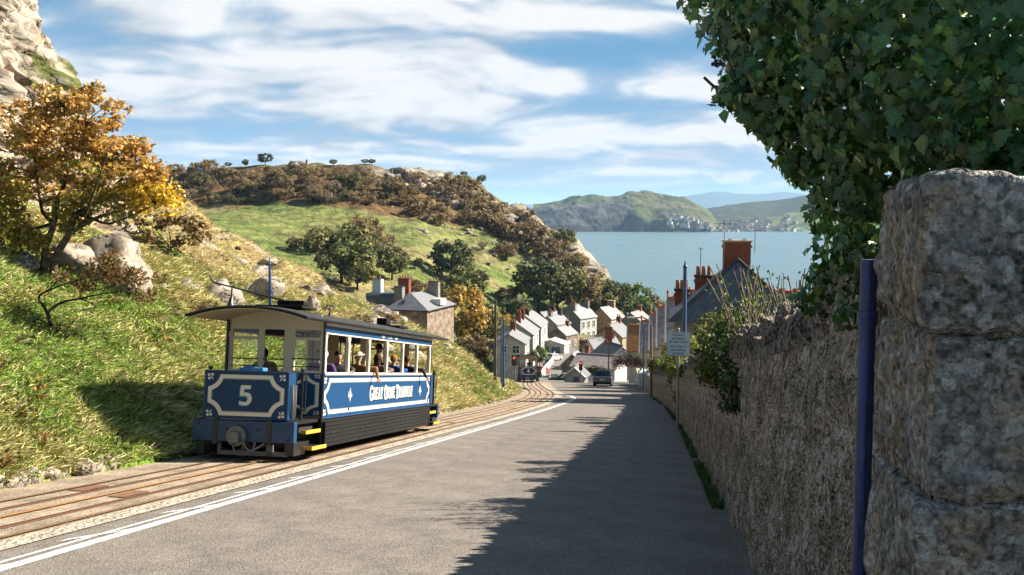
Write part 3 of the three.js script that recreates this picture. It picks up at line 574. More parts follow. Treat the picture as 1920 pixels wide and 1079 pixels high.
  // bulkheads: lower panels, framed windows, doorway
  for (const [z, sg] of [[Z0, 1], [Z1, -1]]) {
    const zz = (a, b) => [Math.min(z - sg * a, z - sg * b), Math.max(z - sg * a, z - sg * b)];
    for (const [xa, xb] of [[-1.07, -0.32], [0.36, 1.07]]) mesh('bulkhead_panel', printBox(xa, xb, 0.83, 1.74, ...zz(0.0, 0.03), sg > 0 ? 'z+' : 'z-'), printMat(bulkPrint), t);
    const fr = add('bulkhead_frame', [bx(-1.08, -1.0, 1.74, 2.92, ...zz(0, 0.06)), bx(-0.4, -0.28, 1.74, 3.0, ...zz(0, 0.06)), bx(0.18, 0.42, 1.74, 3.0, ...zz(0, 0.06)), bx(1.0, 1.08, 1.74, 2.92, ...zz(0, 0.06)), bx(-1.0, 1.0, 2.66, 2.98, ...zz(0.003, 0.057)), bx(-1.0, -0.4, 2.44, 2.5, ...zz(0.003, 0.057)), bx(0.42, 1.0, 2.44, 2.5, ...zz(0.003, 0.057)), bx(-1.0, -0.4, 1.72, 1.79, ...zz(0.003, 0.057)), bx(0.42, 1.0, 1.72, 1.79, ...zz(0.003, 0.057)), bx(-0.6, 0.6, 2.97, 3.06, ...zz(0.003, 0.057))], T.cream);
    for (const [xa, xb, ya, yb] of [[-1.0, -0.4, 1.79, 2.44], [-1.0, -0.4, 2.5, 2.66], [0.42, 1.0, 1.79, 2.44], [0.42, 1.0, 2.5, 2.66]]) mesh('pane', merged([new THREE.PlaneGeometry(xb - xa, yb - ya).translate((xa + xb) / 2, (ya + yb) / 2, z - sg * 0.03)]), T.glass, fr);
    mesh('window_rail', merged([bar(V(-1.0, 2.02, z + sg * 0.03), V(-0.38, 2.02, z + sg * 0.03), 0.012), bar(V(-1.0, 1.87, z + sg * 0.03), V(-0.38, 1.87, z + sg * 0.03), 0.012), bar(V(-0.28, 2.02, z + sg * 0.03), V(0.2, 2.02, z + sg * 0.03), 0.012), bar(V(-0.28, 1.87, z + sg * 0.03), V(0.2, 1.87, z + sg * 0.03), 0.012), bar(V(0.38, 2.04, z + sg * 0.03), V(1.02, 2.04, z + sg * 0.03), 0.012), bar(V(0.38, 1.87, z + sg * 0.03), V(1.02, 1.87, z + sg * 0.03), 0.012)]), T.black, fr);
  }
  if (full) add('partition', [bx(-1.05, -0.3, 1.74, 2.9, -6.1, -6.14), bx(0.35, 0.5, 0.83, 2.9, -6.1, -6.14)].concat([bx(-0.34, -0.26, 0.83, 2.95, -6.09, -6.15)]), T.ceiling);
  // roof
  const roof = mesh('roof', roofShell(1.28, 2.845, 0.24, 0.2, ZE - 0.2, 0.022, 0.05), T.roof, t);
  mesh('ceiling', roofShell(1.2, 2.82, 0.235, 0.17, ZE - 0.17, 0.01, 0.05), T.ceiling, roof);
  for (const sx of [-1, 1]) mesh('gutter', bx(sx * 1.27, sx * 1.295, 2.835, 2.872, 0.21, ZE - 0.21), T.black, roof);
  for (const z of [0.2, ZE - 0.2]) mesh('roof_edge', tube([-1.29, -0.85, -0.42, 0, 0.42, 0.85, 1.29].map((x) => V(x, 2.86 + 0.19 * (1 - Math.pow(Math.abs(x / 1.28), 2.1)), z)), 0.024, 6, 24), T.black, roof);
  // communication gear on the roof
  const tr = add('trolley_base', [rbx(-0.3, 0.75, 3.1, 3.16, -0.9, -1.75, 0.01), rbx(0.1, 0.7, 3.17, 3.27, -1.1, -1.4, 0.02), rbx(-0.1, 0.6, 3.16, 3.2, -1.5, -1.7, 0.01)], T.soot);
  mesh('trolley_pole', merged([bar(V(0.35, 3.24, -1.25), V(-1.05, 3.58, -0.5), 0.025, 0.018), bar(V(-1.05, 3.58, -0.5), V(-1.15, 3.72, -0.45), 0.03, 0.01)]), T.black, tr);
  add('pole_rest', [new THREE.CylinderGeometry(0.045, 0.1, 0.24, 4).translate(-0.6, 3.15, -0.4), bar(V(-0.6, 3.2, -0.4), V(-0.6, 3.5, -0.4), 0.018), new THREE.TorusGeometry(0.045, 0.014, 6, 12).translate(-0.6, 3.53, -0.4)], T.black);
  add('pole_rest', [new THREE.CylinderGeometry(0.03, 0.06, 0.16, 6).translate(0.2, 3.12, -4.1), bar(V(0.2, 3.15, -4.1), V(0.2, 3.36, -4.1), 0.014), tube([V(0.1, 3.33, -4.1), V(0.13, 3.38, -4.1), V(0.2, 3.36, -4.1), V(0.27, 3.38, -4.1), V(0.3, 3.33, -4.1)], 0.014)], T.black);
  const t2 = add('trolley_base', [rbx(0.1, 0.8, 3.05, 3.11, -8.2, -9.2, 0.01), rbx(0.3, 0.6, 3.1, 3.28, -7.6, -8.0, 0.03)], T.soot);
  mesh('trolley_pole', merged([bar(V(0.45, 3.2, -7.9), V(0.5, 3.24, -9.8), 0.02), bar(V(0.5, 3.02, -9.6), V(0.5, 3.28, -9.6), 0.03, 0.02)]), T.black, t2);
  return t;
}
const tram = buildTram('tram', 'blue and cream open-sided tram number 5 climbing the hill with passengers', '5', BLUE, true);
tram.position.set(-8.3, roadY(17.68) + 0.03, -17.68); tram.rotation.x = -Math.atan(0.167);
const tram4 = buildTram('tram', 'small dark tram number 4 far down the line beside the white terrace', '4', BLUE, false);
{ const s = 105, dx = bend(s + 3) - bend(s - 3); tram4.position.set(-8.3 + bend(s) + 0.1, roadY(s) + 0.03, -s); tram4.rotation.set(-Math.atan(0.158), Math.atan2(-dx, 6), 0, 'YXZ'); }
// ------------------------------------------------------------------ leaves and rocks: shared makers
const LEAF = {
  quad: [[-0.5, 0.05, 0], [0.5, 0.05, 0.05], [0.42, 1, 0.1], [-0.42, 0.95, 0.02]],
  rhomb: [[0, 0, 0], [0.42, 0.32, 0.1], [0.26, 0.66, 0.06], [0, 1, -0.06], [-0.26, 0.66, 0.06], [-0.42, 0.32, 0.1]],
  lobed: [[0, 0, 0], [0.48, 0.02, 0.12], [0.5, 0.42, 0.1], [0.22, 0.6, 0.05], [0, 1, -0.05], [-0.22, 0.6, 0.05], [-0.5, 0.42, 0.1], [-0.48, 0.02, 0.12]],
  ivy: [[0, 0.34, -0.07], [0, 0, 0.02], [0.26, -0.1, 0.08], [0.6, 0.1, 0.13], [0.4, 0.34, 0.06], [0.5, 0.58, 0.08], [0.2, 0.64, 0.03], [0, 1.02, -0.1], [-0.2, 0.64, 0.03], [-0.5, 0.58, 0.1], [-0.4, 0.34, 0.06], [-0.6, 0.1, 0.1], [-0.26, -0.1, 0.08]],
  blade: [[-0.07, 0, 0], [0.07, 0, 0], [0, 1, 0.1]],
};
const LEAF_TRIS = { quad: [0, 1, 2, 0, 2, 3], rhomb: [0, 1, 2, 0, 2, 3, 0, 3, 4, 0, 4, 5], lobed: [0, 1, 2, 0, 2, 3, 0, 3, 4, 0, 4, 5, 0, 5, 6, 0, 6, 7], blade: [0, 1, 2], ivy: Array.from({ length: 12 }, (_, i) => [0, i + 1, (i + 1) % 12 + 1]).flat() };
class Leaves {
  constructor(kind) { this.kind = kind; this.p = []; this.c = []; this.t = []; this.i = []; this.n = []; }
  add(pos, dir, nor, size, col, wide = 1) {
    const y = dir, x = new THREE.Vector3().crossVectors(dir, nor).normalize(), z = new THREE.Vector3().crossVectors(x, y), b = this.p.length / 3;
    for (const [a, v, w] of LEAF[this.kind]) {
      const A = a * size * wide, B = v * size, D = w * size;
      this.p.push(pos.x + x.x * A + y.x * B + z.x * D, pos.y + x.y * A + y.y * B + z.y * D, pos.z + x.z * A + y.z * B + z.z * D);
      this.n.push(z.x + x.x * a * 0.5, z.y + x.y * a * 0.5, z.z + x.z * a * 0.5); this.c.push(col[0], col[1], col[2]); this.t.push(a * 0.7 + 0.5, v * 0.85 + 0.1);
    }
    for (const t of LEAF_TRIS[this.kind]) this.i.push(b + t);
  }
  geo() {
    const g = new THREE.BufferGeometry();
    g.setAttribute('position', new THREE.Float32BufferAttribute(this.p, 3)); g.setAttribute('normal', new THREE.Float32BufferAttribute(this.n, 3));
    g.setAttribute('color', new THREE.Float32BufferAttribute(this.c, 3)); g.setAttribute('uv', new THREE.Float32BufferAttribute(this.t, 2)); g.setIndex(this.i);
    return g;
  }
}
const rdir = (r) => { const z = r() * 2 - 1, a = r() * 6.2832, q = Math.sqrt(1 - z * z); return V(q * Math.cos(a), z, q * Math.sin(a)); };
const vary = (c, r, k = 0.25) => { const l = 1 + (r() - 0.5) * 2 * k; return [c[0] * l * (1 + (r() - 0.5) * k * 0.5), c[1] * l, c[2] * l * (1 + (r() - 0.5) * k)]; };
function rockGeo(seed, detail, rough = 0.35, squash = [1, 1, 1], facets = 5) {   // broken stone of radius about 1: planes cut off a ball, then worn
  const r = rng(seed), cuts = []; for (let i = 0; i < facets + 6; i++) cuts.push([rdir(r), 0.5 + r() * 0.36]);
  const g = mergeVertices(new THREE.IcosahedronGeometry(1, detail).deleteAttribute('normal').deleteAttribute('uv')), p = g.attributes.position, v = V(0, 0, 0);
  for (let i = 0; i < p.count; i++) {
    v.fromBufferAttribute(p, i).normalize(); let R = 1;
    for (const [d, k] of cuts) { const c = v.dot(d); if (c > 0.05) R = Math.min(R, k / c); }
    R *= 1 + rough * (fbm3(v.x * 2.2 + seed, v.y * 2.2, v.z * 2.2, 5) * 0.6 - Math.abs(fbm3(v.x * 4 + seed, v.y * 5, v.z * 4, 3)) * 0.35);
    p.setXYZ(i, v.x * R * squash[0], v.y * R * squash[1], v.z * R * squash[2]);
  }
  g.computeVertexNormals();
  return boxUV(g, 1);
}
const rockMat = mat([0.62, 0.54, 0.46], 0.92, { map: rep(rockTex, 0.45), bumpMap: rep(rockBump, 0.45), bumpScale: 0.06 });
const darkRock = mat([0.44, 0.37, 0.31], 0.92, { map: rep(rockTex, 0.8), bumpMap: rep(rockBump, 0.8), bumpScale: 0.03 });

// ------------------------------------------------------------------ roadside wall with upright coping, gate pier, drain pipe
const wallTex = tex(896, (u, v) => {
  const streak = tfbm(u, v * 0.5, 32, 3, 301), big = tfbm(u, v, 5, 5, 302), fine = tfbm(u, v, 120, 2, 303), pale = ss(0.55, 0.62, tfbm(u, v * 0.6, 56, 4, 311) * 0.65 + tfbm(u, v, 7, 3, 312) * 0.35), dark = ss(0.58, 0.7, tfbm(u, v * 0.4, 30, 4, 313));
  let l = 0.46 + (streak - 0.5) * 0.2 + (big - 0.5) * 0.4 + (fine - 0.5) * 0.95;
  l = l * (1 - 0.4 * dark) + pale * 0.42;
  return [clamp(l * 1.04, 0.04, 1), clamp(l * 0.95, 0.04, 1), clamp(l * (0.84 + 0.12 * pale), 0.04, 1)];
});
const wallBump = tex(640, (u, v) => clamp(0.5 + (tfbm(u, v, 24, 4, 301) - 0.5) * 0.4 + (tfbm(u, v, 90, 3, 303) - 0.5) * 1.3, 0, 1), false);
const wallMat = mat([0.66, 0.6, 0.54], 0.95, { map: rep(wallTex, 0.62), bumpMap: rep(wallBump, 0.62), bumpScale: 0.03 });
const wall = thing('roadside_wall', 'long grey-brown rendered stone wall with upright coping beside the road', 'wall');
{
  const S = []; for (let s = 3.4; s < 71.6;) { S.push(s); s += s < 12 ? 0.035 : s < 24 ? 0.08 : 0.22; } S.push(71.6);
  const nf = 84, prof = []; for (let i = 0; i <= nf; i++) prof.push([0, i / nf]); prof.push([0.14, 1.004], [0.3, 1.002], [0.44, 0.99], [0.46, 0.6], [0.46, 0]);
  const g = grid(S.length - 1, prof.length - 1, (i, j) => {
    const s = S[i], [w, v] = prof[j], top = wallTop(s), y = -0.3 + v * (top + 0.3);
    const d = w < 0.01 ? 0.05 * fbm3(s * 1.2, y * 1.2, 2, 4) + 0.03 * noise3(s * 7, y * 5, 9) + 0.012 * noise3(s * 22, y * 14, 4) + 0.05 * ss(0.35, 0, y) * noise2(s * 2, 3, 8) - 0.05 * ss(2.0, 2.3, y) * ss(9, 6, s) : 0;
    return [wallX(s) + w - d, roadY(s) + y, -s, s, y + w];
  });
  const n = g.attributes.normal; let out = 0; for (let i = 0; i < 2000; i++) out += n.getX(i); if (out > 0) { const a = g.index.array; for (let i = 0; i < a.length; i += 3) { const t = a[i]; a[i] = a[i + 1]; a[i + 1] = t; } g.computeVertexNormals(); }
  mesh('wall_face', g, wallMat, wall);
  const r = rng(12), variants = [];
  for (let k = 0; k < 8; k++) {       // upright slabs, rough tops
    const b = new THREE.BoxGeometry(1, 1, 1, 2, 3, 2), p = b.attributes.position;
    for (let i = 0; i < p.count; i++) { const x = p.getX(i), y = p.getY(i), z = p.getZ(i), q = noise3(x * 2 + k * 5, y * 2, z * 2) * 0.16, t = y > 0.3 ? 0.72 + 0.2 * noise2(k, 3, 1) : 1; p.setXYZ(i, x * t + q, y + (y > 0.3 ? noise3(x * 3 + k, 1, z * 3) * 0.2 : 0), z * (y > 0.3 ? 0.8 : 1) + q); }
    b.computeVertexNormals(); variants.push(boxUV(b, 0.4));
  }
  const far = [];
  let s = 4.7, count = 0;
  while (s < 70.5) {
    const w = 0.09 + r() * 0.11, h = 0.2 + r() * 0.16 + (r() < 0.14 ? 0.1 : 0), gap = r() < 0.08 ? 0.12 : 0.012, deep = 0.3 + r() * 0.12;
    const o = new THREE.Mesh(variants[Math.floor(r() * 8)], wallMat);
    o.position.set(wallX(s) + 0.19 + (r() - 0.5) * 0.05, roadY(s) + wallTop(s) + h * 0.42, -s - w / 2); o.scale.set(deep, h, w * 1.05); o.rotation.set((r() - 0.5) * 0.16, (r() - 0.5) * 0.25, (r() - 0.5) * 0.12);
    if (count < 290) { o.name = 'coping_stone'; o.castShadow = o.receiveShadow = true; wall.add(o); } else { o.updateMatrix(); far.push(o.geometry.clone().applyMatrix4(o.matrix)); }
    count++; s += w + gap;
  }
  if (far.length) mesh('far_coping', merged(far), wallMat, wall).userData.kind = 'stuff';
}
const pier = thing('gate_pier', 'massive rough grey stone pier of squared blocks at the near end of the wall', 'pier');
{
  const rr = rng(5);
  const stoneTex = tex(768, (u, v) => { const a = tfbm(u, v, 5, 6, 401), b = tfbm(u, v, 60, 3, 402), li = ss(0.58, 0.62, tfbm(u, v, 26, 5, 403)), br = ss(0.5, 0.7, tfbm(u, v, 7, 3, 404)); const l = 0.42 + (a - 0.5) * 0.35 + (b - 0.5) * 0.8; return [clamp(l * (1 + 0.18 * br) + li * 0.3, 0.03, 1), clamp(l + li * 0.31, 0.03, 1), clamp(l * (0.96 - 0.2 * br) + li * 0.3, 0.03, 1)]; });
  const stone = mat([0.6, 0.56, 0.53], 0.9, { map: rep(stoneTex, 0.9), bumpMap: rep(grainBump, 2.2), bumpScale: 0.05 }), mortar = mat([0.5, 0.42, 0.35], 0.95, { map: rep(wallTex, 0.8), bumpMap: rep(wallBump, 0.8), bumpScale: 0.03 });
  const rough = (g, amp, k, sd) => { const p = g.attributes.position, n = g.attributes.normal.clone(); for (let i = 0; i < p.count; i++) { const x = p.getX(i), y = p.getY(i), z = p.getZ(i), d = amp * (fbm3(x * k + sd, y * k, z * k, 5) * 1.1 + 0.35 * noise3(x * k * 5, y * k * 5 + sd, z * k * 5)); p.setXYZ(i, x + n.getX(i) * d, y + n.getY(i) * d, z + n.getZ(i) * d); } g.computeVertexNormals(); return g; };
  const block = (x0, x1, y0, y1, z0, z1, sd, N = 60) => {
    const w = x1 - x0, h = y1 - y0, d = z1 - z0, g = mergeVertices(new THREE.BoxGeometry(w, h, d, N, Math.round(N * h / w) + 6, Math.round(N * d / w) + 4).deleteAttribute('normal').deleteAttribute('uv')), p = g.attributes.position, e = 0.035;
    for (let i = 0; i < p.count; i++) { const c = [p.getX(i), p.getY(i), p.getZ(i)], hs = [w / 2, h / 2, d / 2], q = c.map((v, k) => clamp(v, -hs[k] + e, hs[k] - e)), o = V(c[0] - q[0], c[1] - q[1], c[2] - q[2]); if (o.length() > 1e-6) o.setLength(e); p.setXYZ(i, q[0] + o.x + (x0 + x1) / 2, q[1] + o.y + (y0 + y1) / 2, q[2] + o.z + (z0 + z1) / 2); }
    g.computeVertexNormals(); return boxUV(rough(g, 0.028, 3.6, sd), 1);
  };
  mesh('mortar_core', boxUV(rough(mergeVertices(new THREE.BoxGeometry(1.1, 3.0, 0.66, 40, 90, 24).deleteAttribute('uv').translate(1.295, 0.55, -3.13)), 0.014, 5, 3), 1), mortar, pier);
  const ys = [-0.75, 0.13, 0.66, 1.16, 1.64, 2.07];
  for (let i = 0; i < 5; i++) {
    const off = [0.0, 0.03, -0.01, 0.04, 0.0][i];
    mesh('stone_block', block(0.7 + off * 0.6, 1.44 + rr() * 0.1, ys[i] + 0.008, ys[i + 1] - 0.008, -3.16 - rr() * 0.06, -2.77 + rr() * 0.02, i * 7.3), stone, pier);
    mesh('stone_block', block(1.52, 2.0, ys[i] + 0.03, ys[i + 1] - 0.03, -3.3, -2.79, i * 3.1 + 50, 20), stone, pier);
    mesh('stone_block', block(0.71 + rr() * 0.02, 1.2, ys[i] + 0.02, ys[i + 1] - 0.03, -3.47, -3.18 - rr() * 0.02, i * 5.7 + 90, 20), stone, pier);
  }
}
{
  const p = thing('drain_pipe', 'dark blue painted pipe upright in the angle between pier and wall', 'pipe', V(0.85, roadY(4.28) - 0.1, -4.28));
  const m = mat([0.07, 0.12, 0.42], 0.5, { map: rep(grain, 1.2) });
  mesh('pipe', merged([bar(V(0, 0, 0), V(0, 2.58, 0), 0.035, 0.035, 18)]), m, p); for (const y of [0.9, 2.3]) mesh('collar', merged([bar(V(0, y, 0), V(0, y + 0.06, 0), 0.043, 0.043, 18)]), m, p);
}

// ------------------------------------------------------------------ ivy over the wall end
const veinTex = canvasTex(256, 256, (g) => { g.fillStyle = '#c8c8c8'; g.fillRect(0, 0, 256, 256); const r = rng(4); for (let i = 0; i < 900; i++) { g.fillStyle = r() < 0.5 ? 'rgba(120,120,120,.18)' : 'rgba(255,255,255,.16)'; g.fillRect(r() * 256, r() * 256, 8 + r() * 14, 8 + r() * 14); } g.strokeStyle = '#ffffff'; g.lineCap = 'round'; for (const [x, y, w] of [[128, 6, 5], [40, 60, 3], [216, 60, 3], [30, 190, 3], [226, 190, 3], [80, 90, 1.5], [176, 90, 1.5]]) { g.lineWidth = w; g.beginPath(); g.moveTo(128, 228); g.quadraticCurveTo(128, 150, x, y); g.stroke(); } });
const ivyMat = new THREE.MeshPhysicalMaterial({ map: veinTex, color: C(0.95, 0.95, 0.95), roughness: 0.34, specularIntensity: 0.7, transmission: 0.38, thickness: 0, side: THREE.DoubleSide, vertexColors: true });
const bark = mat([0.3, 0.2, 0.13], 0.9, { map: rep(grain, 2) }), barkDark = mat([0.11, 0.085, 0.065], 0.95, { map: rep(grain, 2) }), barkPale = mat([0.42, 0.33, 0.25], 0.9, { map: rep(grain, 1.5) });
{
  const ivy = thing('ivy', 'dense dark green ivy bush hanging over the stone pier and wall end', 'ivy', V(0, 0, 0));
  const blobs = [[1510, 110, 4.3, 0.36], [1620, 60, 4.1, 0.5], [1750, 120, 3.7, 0.46], [1880, 60, 3.3, 0.5], [1480, 20, 4.6, 0.34], [1425, 140, 4.5, 0.17], [1450, 190, 4.4, 0.16], [1545, 220, 4.2, 0.24], [1640, 220, 3.9, 0.26], [1760, 210, 3.5, 0.22], [1870, 200, 3.2, 0.22], [1960, 160, 3.1, 0.3],
    [1530, 290, 4.35, 0.13], [1580, 320, 4.2, 0.18], [1650, 305, 3.9, 0.17], [1590, 390, 4.3, 0.15], [1625, 350, 4.1, 0.13], [1580, 455, 4.5, 0.1], [1605, 440, 4.4, 0.1], [1560, 520, 4.9, 0.11], [1600, 510, 4.55, 0.09], [1585, 565, 4.6, 0.06], [1555, 400, 4.5, 0.1], [1640, 400, 4.15, 0.1], [1625, 470, 4.2, 0.08], [1628, 430, 4.1, 0.1], [1550, 470, 4.7, 0.09], [1600, 590, 4.5, 0.06], [1525, 555, 5.1, 0.1], [1375, 165, 4.5, 0.1], [1400, 60, 4.7, 0.1], [1600, -120, 4.2, 0.7], [1830, -110, 3.5, 0.65], [1450, -110, 4.6, 0.45], [1770, 285, 3.45, 0.06], [1840, 285, 3.25, 0.06], [1900, 280, 3.1, 0.07]]
    .map(([x, y, d, r]) => ({ c: at(x, y, d), r }));
  const r = rng(77), all = [];
  for (const b of blobs) {
    const low = ss(330, 430, project(b.c.x, b.c.y, b.c.z)[1]), n = Math.round((b.r * b.r * 7600 + 80) * (1 - 0.55 * low));
    for (let i = 0; i < n; i++) {
      const d = rdir(r), deep = r() < 0.3, R = b.r * (deep ? 0.55 + r() * 0.35 : 0.88 + r() * 0.24), pos = b.c.clone().addScaledVector(d, R);
      pos.x += fbm3(pos.x * 5, pos.y * 5, pos.z * 5, 2) * 0.08;
      if (!deep && blobs.some((o) => o !== b && pos.distanceTo(o.c) < o.r * 0.72)) continue;
      if (pos.z > -2.3) continue;
      const nor = d.clone().multiplyScalar(0.8).add(rdir(r).multiplyScalar(0.7)).add(V(-0.15, 0.25, 0.35)).normalize();
      const dir = V(0, -1, 0).addScaledVector(rdir(r), 0.75).addScaledVector(d, 0.35); dir.addScaledVector(nor, -dir.dot(nor)).normalize();
      const tone = r(), c = tone < 0.08 ? [0.26, 0.36, 0.06] : tone < 0.35 ? [0.13, 0.28, 0.045] : [0.06, 0.175, 0.036];
      all.push({ pos, dir, nor, size: (0.03 + Math.pow(r(), 1.6) * 0.042) * (b.r < 0.12 ? 0.8 : 1), col: vary(c, r, 0.3), out: deep ? 0 : nor.dot(V(0, CAM_H, 0).sub(pos).normalize()) });
    }
  }
  const score = (l) => l.out > 0.15 ? l.size * l.out / l.pos.distanceTo(V(0, CAM_H, 0)) * (project(l.pos.x, l.pos.y, l.pos.z)[1] > -30 ? 1 : 0) : 0;
  all.sort((a, b) => score(b) - score(a));
  const rest = new Leaves('ivy'), restR = new Leaves('rhomb'), one = [0, 1, 2, 3, 4].map((k) => { const L = new Leaves(k === 1 ? 'rhomb' : 'ivy'); L.add(V(0, 0, 0), V(0, 1, 0), V(0, 0, 1), 1, [[0.065, 0.18, 0.036], [0.11, 0.25, 0.044], [0.055, 0.155, 0.038], [0.22, 0.32, 0.06], [0.055, 0.15, 0.034]][k], 0.95 + 0.08 * k); return L.geo(); });
  all.forEach((l, i) => {
    if (i < 290) {
      const o = mesh('leaf', one[Math.floor(r() * 10) % (r() < 0.85 ? 3 : 5)], ivyMat, ivy), x = new THREE.Vector3().crossVectors(l.dir, l.nor).normalize(), z = new THREE.Vector3().crossVectors(x, l.dir);
      o.matrixAutoUpdate = true; o.quaternion.setFromRotationMatrix(new THREE.Matrix4().makeBasis(x, l.dir, z)); o.position.copy(l.pos); o.scale.setScalar(l.size * 1.08);
    } else (i % 5 < 2 ? restR : rest).add(l.pos, l.dir, l.nor, l.size * (i % 5 < 2 ? 1 : 0.95), l.col);
  });
  mesh('foliage', mergeGeometries([flat(rest.geo()), flat(restR.geo())]), ivyMat, ivy).userData.kind = 'stuff';
  for (const pts of [[[1690, 330, 3.8], [1600, 258, 4.1], [1530, 240, 4.2], [1460, 190, 4.3], [1390, 165, 4.45]], [[1600, 250, 4.1], [1560, 180, 4.2], [1490, 90, 4.4]], [[1650, 300, 3.9], [1700, 180, 3.75], [1660, 100, 3.9]], [[1640, 420, 4.3], [1610, 360, 4.15], [1640, 300, 3.95]], [[1460, 190, 4.3], [1380, 130, 4.45], [1340, 118, 4.5]], [[1390, 165, 4.45], [1345, 165, 4.45], [1320, 145, 4.45]], [[1600, 560, 4.5], [1625, 450, 4.35], [1655, 350, 4]]])
    mesh('stem', merged([tube(pts.map((p) => at(...p)), pts.length > 4 ? 0.013 : 0.007, 6)]), bark, ivy);
  const berry = mat([0.22, 0.27, 0.1], 0.6), dark = mat([0.02, 0.02, 0.022], 0.4);
  for (const [x, y, d, m] of [[1720, 45, 3.35, 0], [1700, 160, 3.4, 0], [1600, 95, 3.75, 0], [1610, 20, 3.7, 0], [1740, 60, 3.3, 0], [1345, 122, 4.5, 1], [1395, 125, 4.4, 1], [1500, 150, 3.95, 0], [1560, 30, 3.8, 0], [1385, 105, 4.45, 1]]) {
    const c = at(x, y, d), geos = [], q = rng(x);
    for (let i = 0; i < 22; i++) { const e = rdir(q); e.y = Math.abs(e.y) * 0.8; const p = c.clone().addScaledVector(e, 0.028); geos.push(new THREE.IcosahedronGeometry(0.0055, 1).translate(p.x, p.y, p.z), bar(c.clone().add(V(0, -0.012, 0)), p, 0.0011, 0.0011, 4)); }
    mesh('berry_cluster', merged(geos), m ? dark : berry, ivy).userData.kind = 'stuff';
  }
}

// ------------------------------------------------------------------ plants along the wall top and foot
function plantCloud(kind, blobs, n, size, palette, seed, o = {}) {   // leaves spread through soft-edged lumps [centre, radius]
  const L = new Leaves(kind), r = rng(seed), tot = blobs.reduce((a, b) => a + b[1] ** 2, 0);
  for (const [c, R, pal] of blobs) for (let i = 0; i < n * R * R / tot; i++) {
    const d = rdir(r), q = Math.pow(r(), o.shell ?? 0.45), pos = c.clone().add(V(d.x * R * q, d.y * R * q * (o.flat ?? 0.85), d.z * R * q));
    const gap = fbm3(pos.x * (o.gap ?? 2.2), pos.y * (o.gap ?? 2.2), pos.z * (o.gap ?? 2.2), 3); if (gap < (o.cut ?? -0.16)) continue;
    const nor = d.clone().multiplyScalar(0.6).add(rdir(r)).add(V(0, o.lift ?? 0.5, 0)).normalize(), dir = rdir(r); dir.y -= o.droop ?? 0.2; dir.addScaledVector(nor, -dir.dot(nor)).normalize();
    const p = pal ?? palette, k = clamp(Math.floor((r() * 0.55 + (gap + 0.25) * 0.9) * p.length), 0, p.length - 1);
    L.add(pos, dir, nor, size * (0.65 + r() * 0.7), vary(p[k], r, 0.3), o.wide ?? 1);
  }
  return L.geo();
}
const leafM = leafMat([1, 1, 1], 0.4), leafThin = leafMat([1, 1, 1], 0.5);
const top = (s, dx = 0.2) => V(wallX(s) + dx, roadY(s) + wallTop(s), -s);
{
  const sh = thing('twiggy_shrub', 'pale bare-stemmed shrub fanning up behind the wall coping', 'shrub');
  const r = rng(9), base = top(14.2, 0.4), L = new Leaves('rhomb');
  for (let i = 0; i < 95; i++) {
    const a = (r() - 0.35) * 1.5, b = base.clone().add(V(r() * 0.9 - 0.2, -0.1, (r() - 0.5) * 3.4)), h = 0.65 + r() * 0.8;
    const e = b.clone().add(V(Math.sin(a) * -h * 0.5 + (r() - 0.5) * 0.3, h, (r() - 0.7) * h * 0.9)), m = b.clone().lerp(e, 0.5).add(V((r() - 0.5) * 0.12, 0.1, (r() - 0.5) * 0.12));
    mesh('twig', merged([tube([b, m, e], 0.006 + r() * 0.005, 4, 6)]), r() < 0.75 ? barkPale : bark, sh);
    for (let k = 0; k < 26; k++) { const t = r(), p = b.clone().lerp(m, t).lerp(m.clone().lerp(e, t), t).add(rdir(r).multiplyScalar(0.07)); if (r() < 0.85 - t * 0.5) L.add(p, rdir(r), rdir(r).add(V(0, 0.6, 0)).normalize(), 0.05 + r() * 0.03, vary(r() < 0.35 ? [0.26, 0.28, 0.05] : [0.09, 0.14, 0.03], r), 0.9); }
  }
  mesh('foliage', L.geo(), leafM, sh).userData.kind = 'stuff';
}
function wallPlant(name, label, s, dx, dy, blobs, n, size, pal, seed, o, stems = 4) {
  const b = top(s, dx).add(V(0, dy, 0)), t = thing(name, label, 'plant', b), r = rng(seed);
  for (let i = 0; i < stems; i++) { const [c, R] = blobs[i % blobs.length]; mesh('stem', merged([tube([V((r() - 0.5) * 0.2, -0.3, (r() - 0.5) * 0.3), c.clone().multiplyScalar(0.5).add(rdir(r).multiplyScalar(0.05)), c.clone().add(rdir(r).multiplyScalar(R * 0.5))], 0.012, 5, 8)]), bark, t); }
  mesh('foliage', plantCloud(o?.kind ?? 'rhomb', blobs, n, size, pal, seed, o), leafM, t).userData.kind = 'stuff';
  return t;
}
const GREENS = [[0.03, 0.06, 0.015], [0.06, 0.11, 0.022], [0.1, 0.17, 0.03]], LIMES = [[0.08, 0.12, 0.02], [0.2, 0.25, 0.03], [0.36, 0.36, 0.05]];
wallPlant('garden_bush', 'green leafy bush spilling over the wall below the bare stems', 13.5, 0.15, -0.1, [[V(0, 0.1, 0), 0.45], [V(0.1, 0.15, -1.2), 0.5], [V(-0.1, -0.1, 0.9), 0.32], [V(0.1, 0.25, -2.2), 0.45]], 5200, 0.06, GREENS, 21, { gap: 3 });
wallPlant('hanging_fern', 'dark green fern hanging down the wall face', 12.2, -0.08, -0.25, [[V(0, 0, 0), 0.24], [V(-0.04, -0.3, 0.1), 0.17]], 1500, 0.09, [[0.025, 0.07, 0.015], [0.06, 0.15, 0.025]], 22, { kind: 'blade', wide: 2.2, droop: 0.8 }, 3);
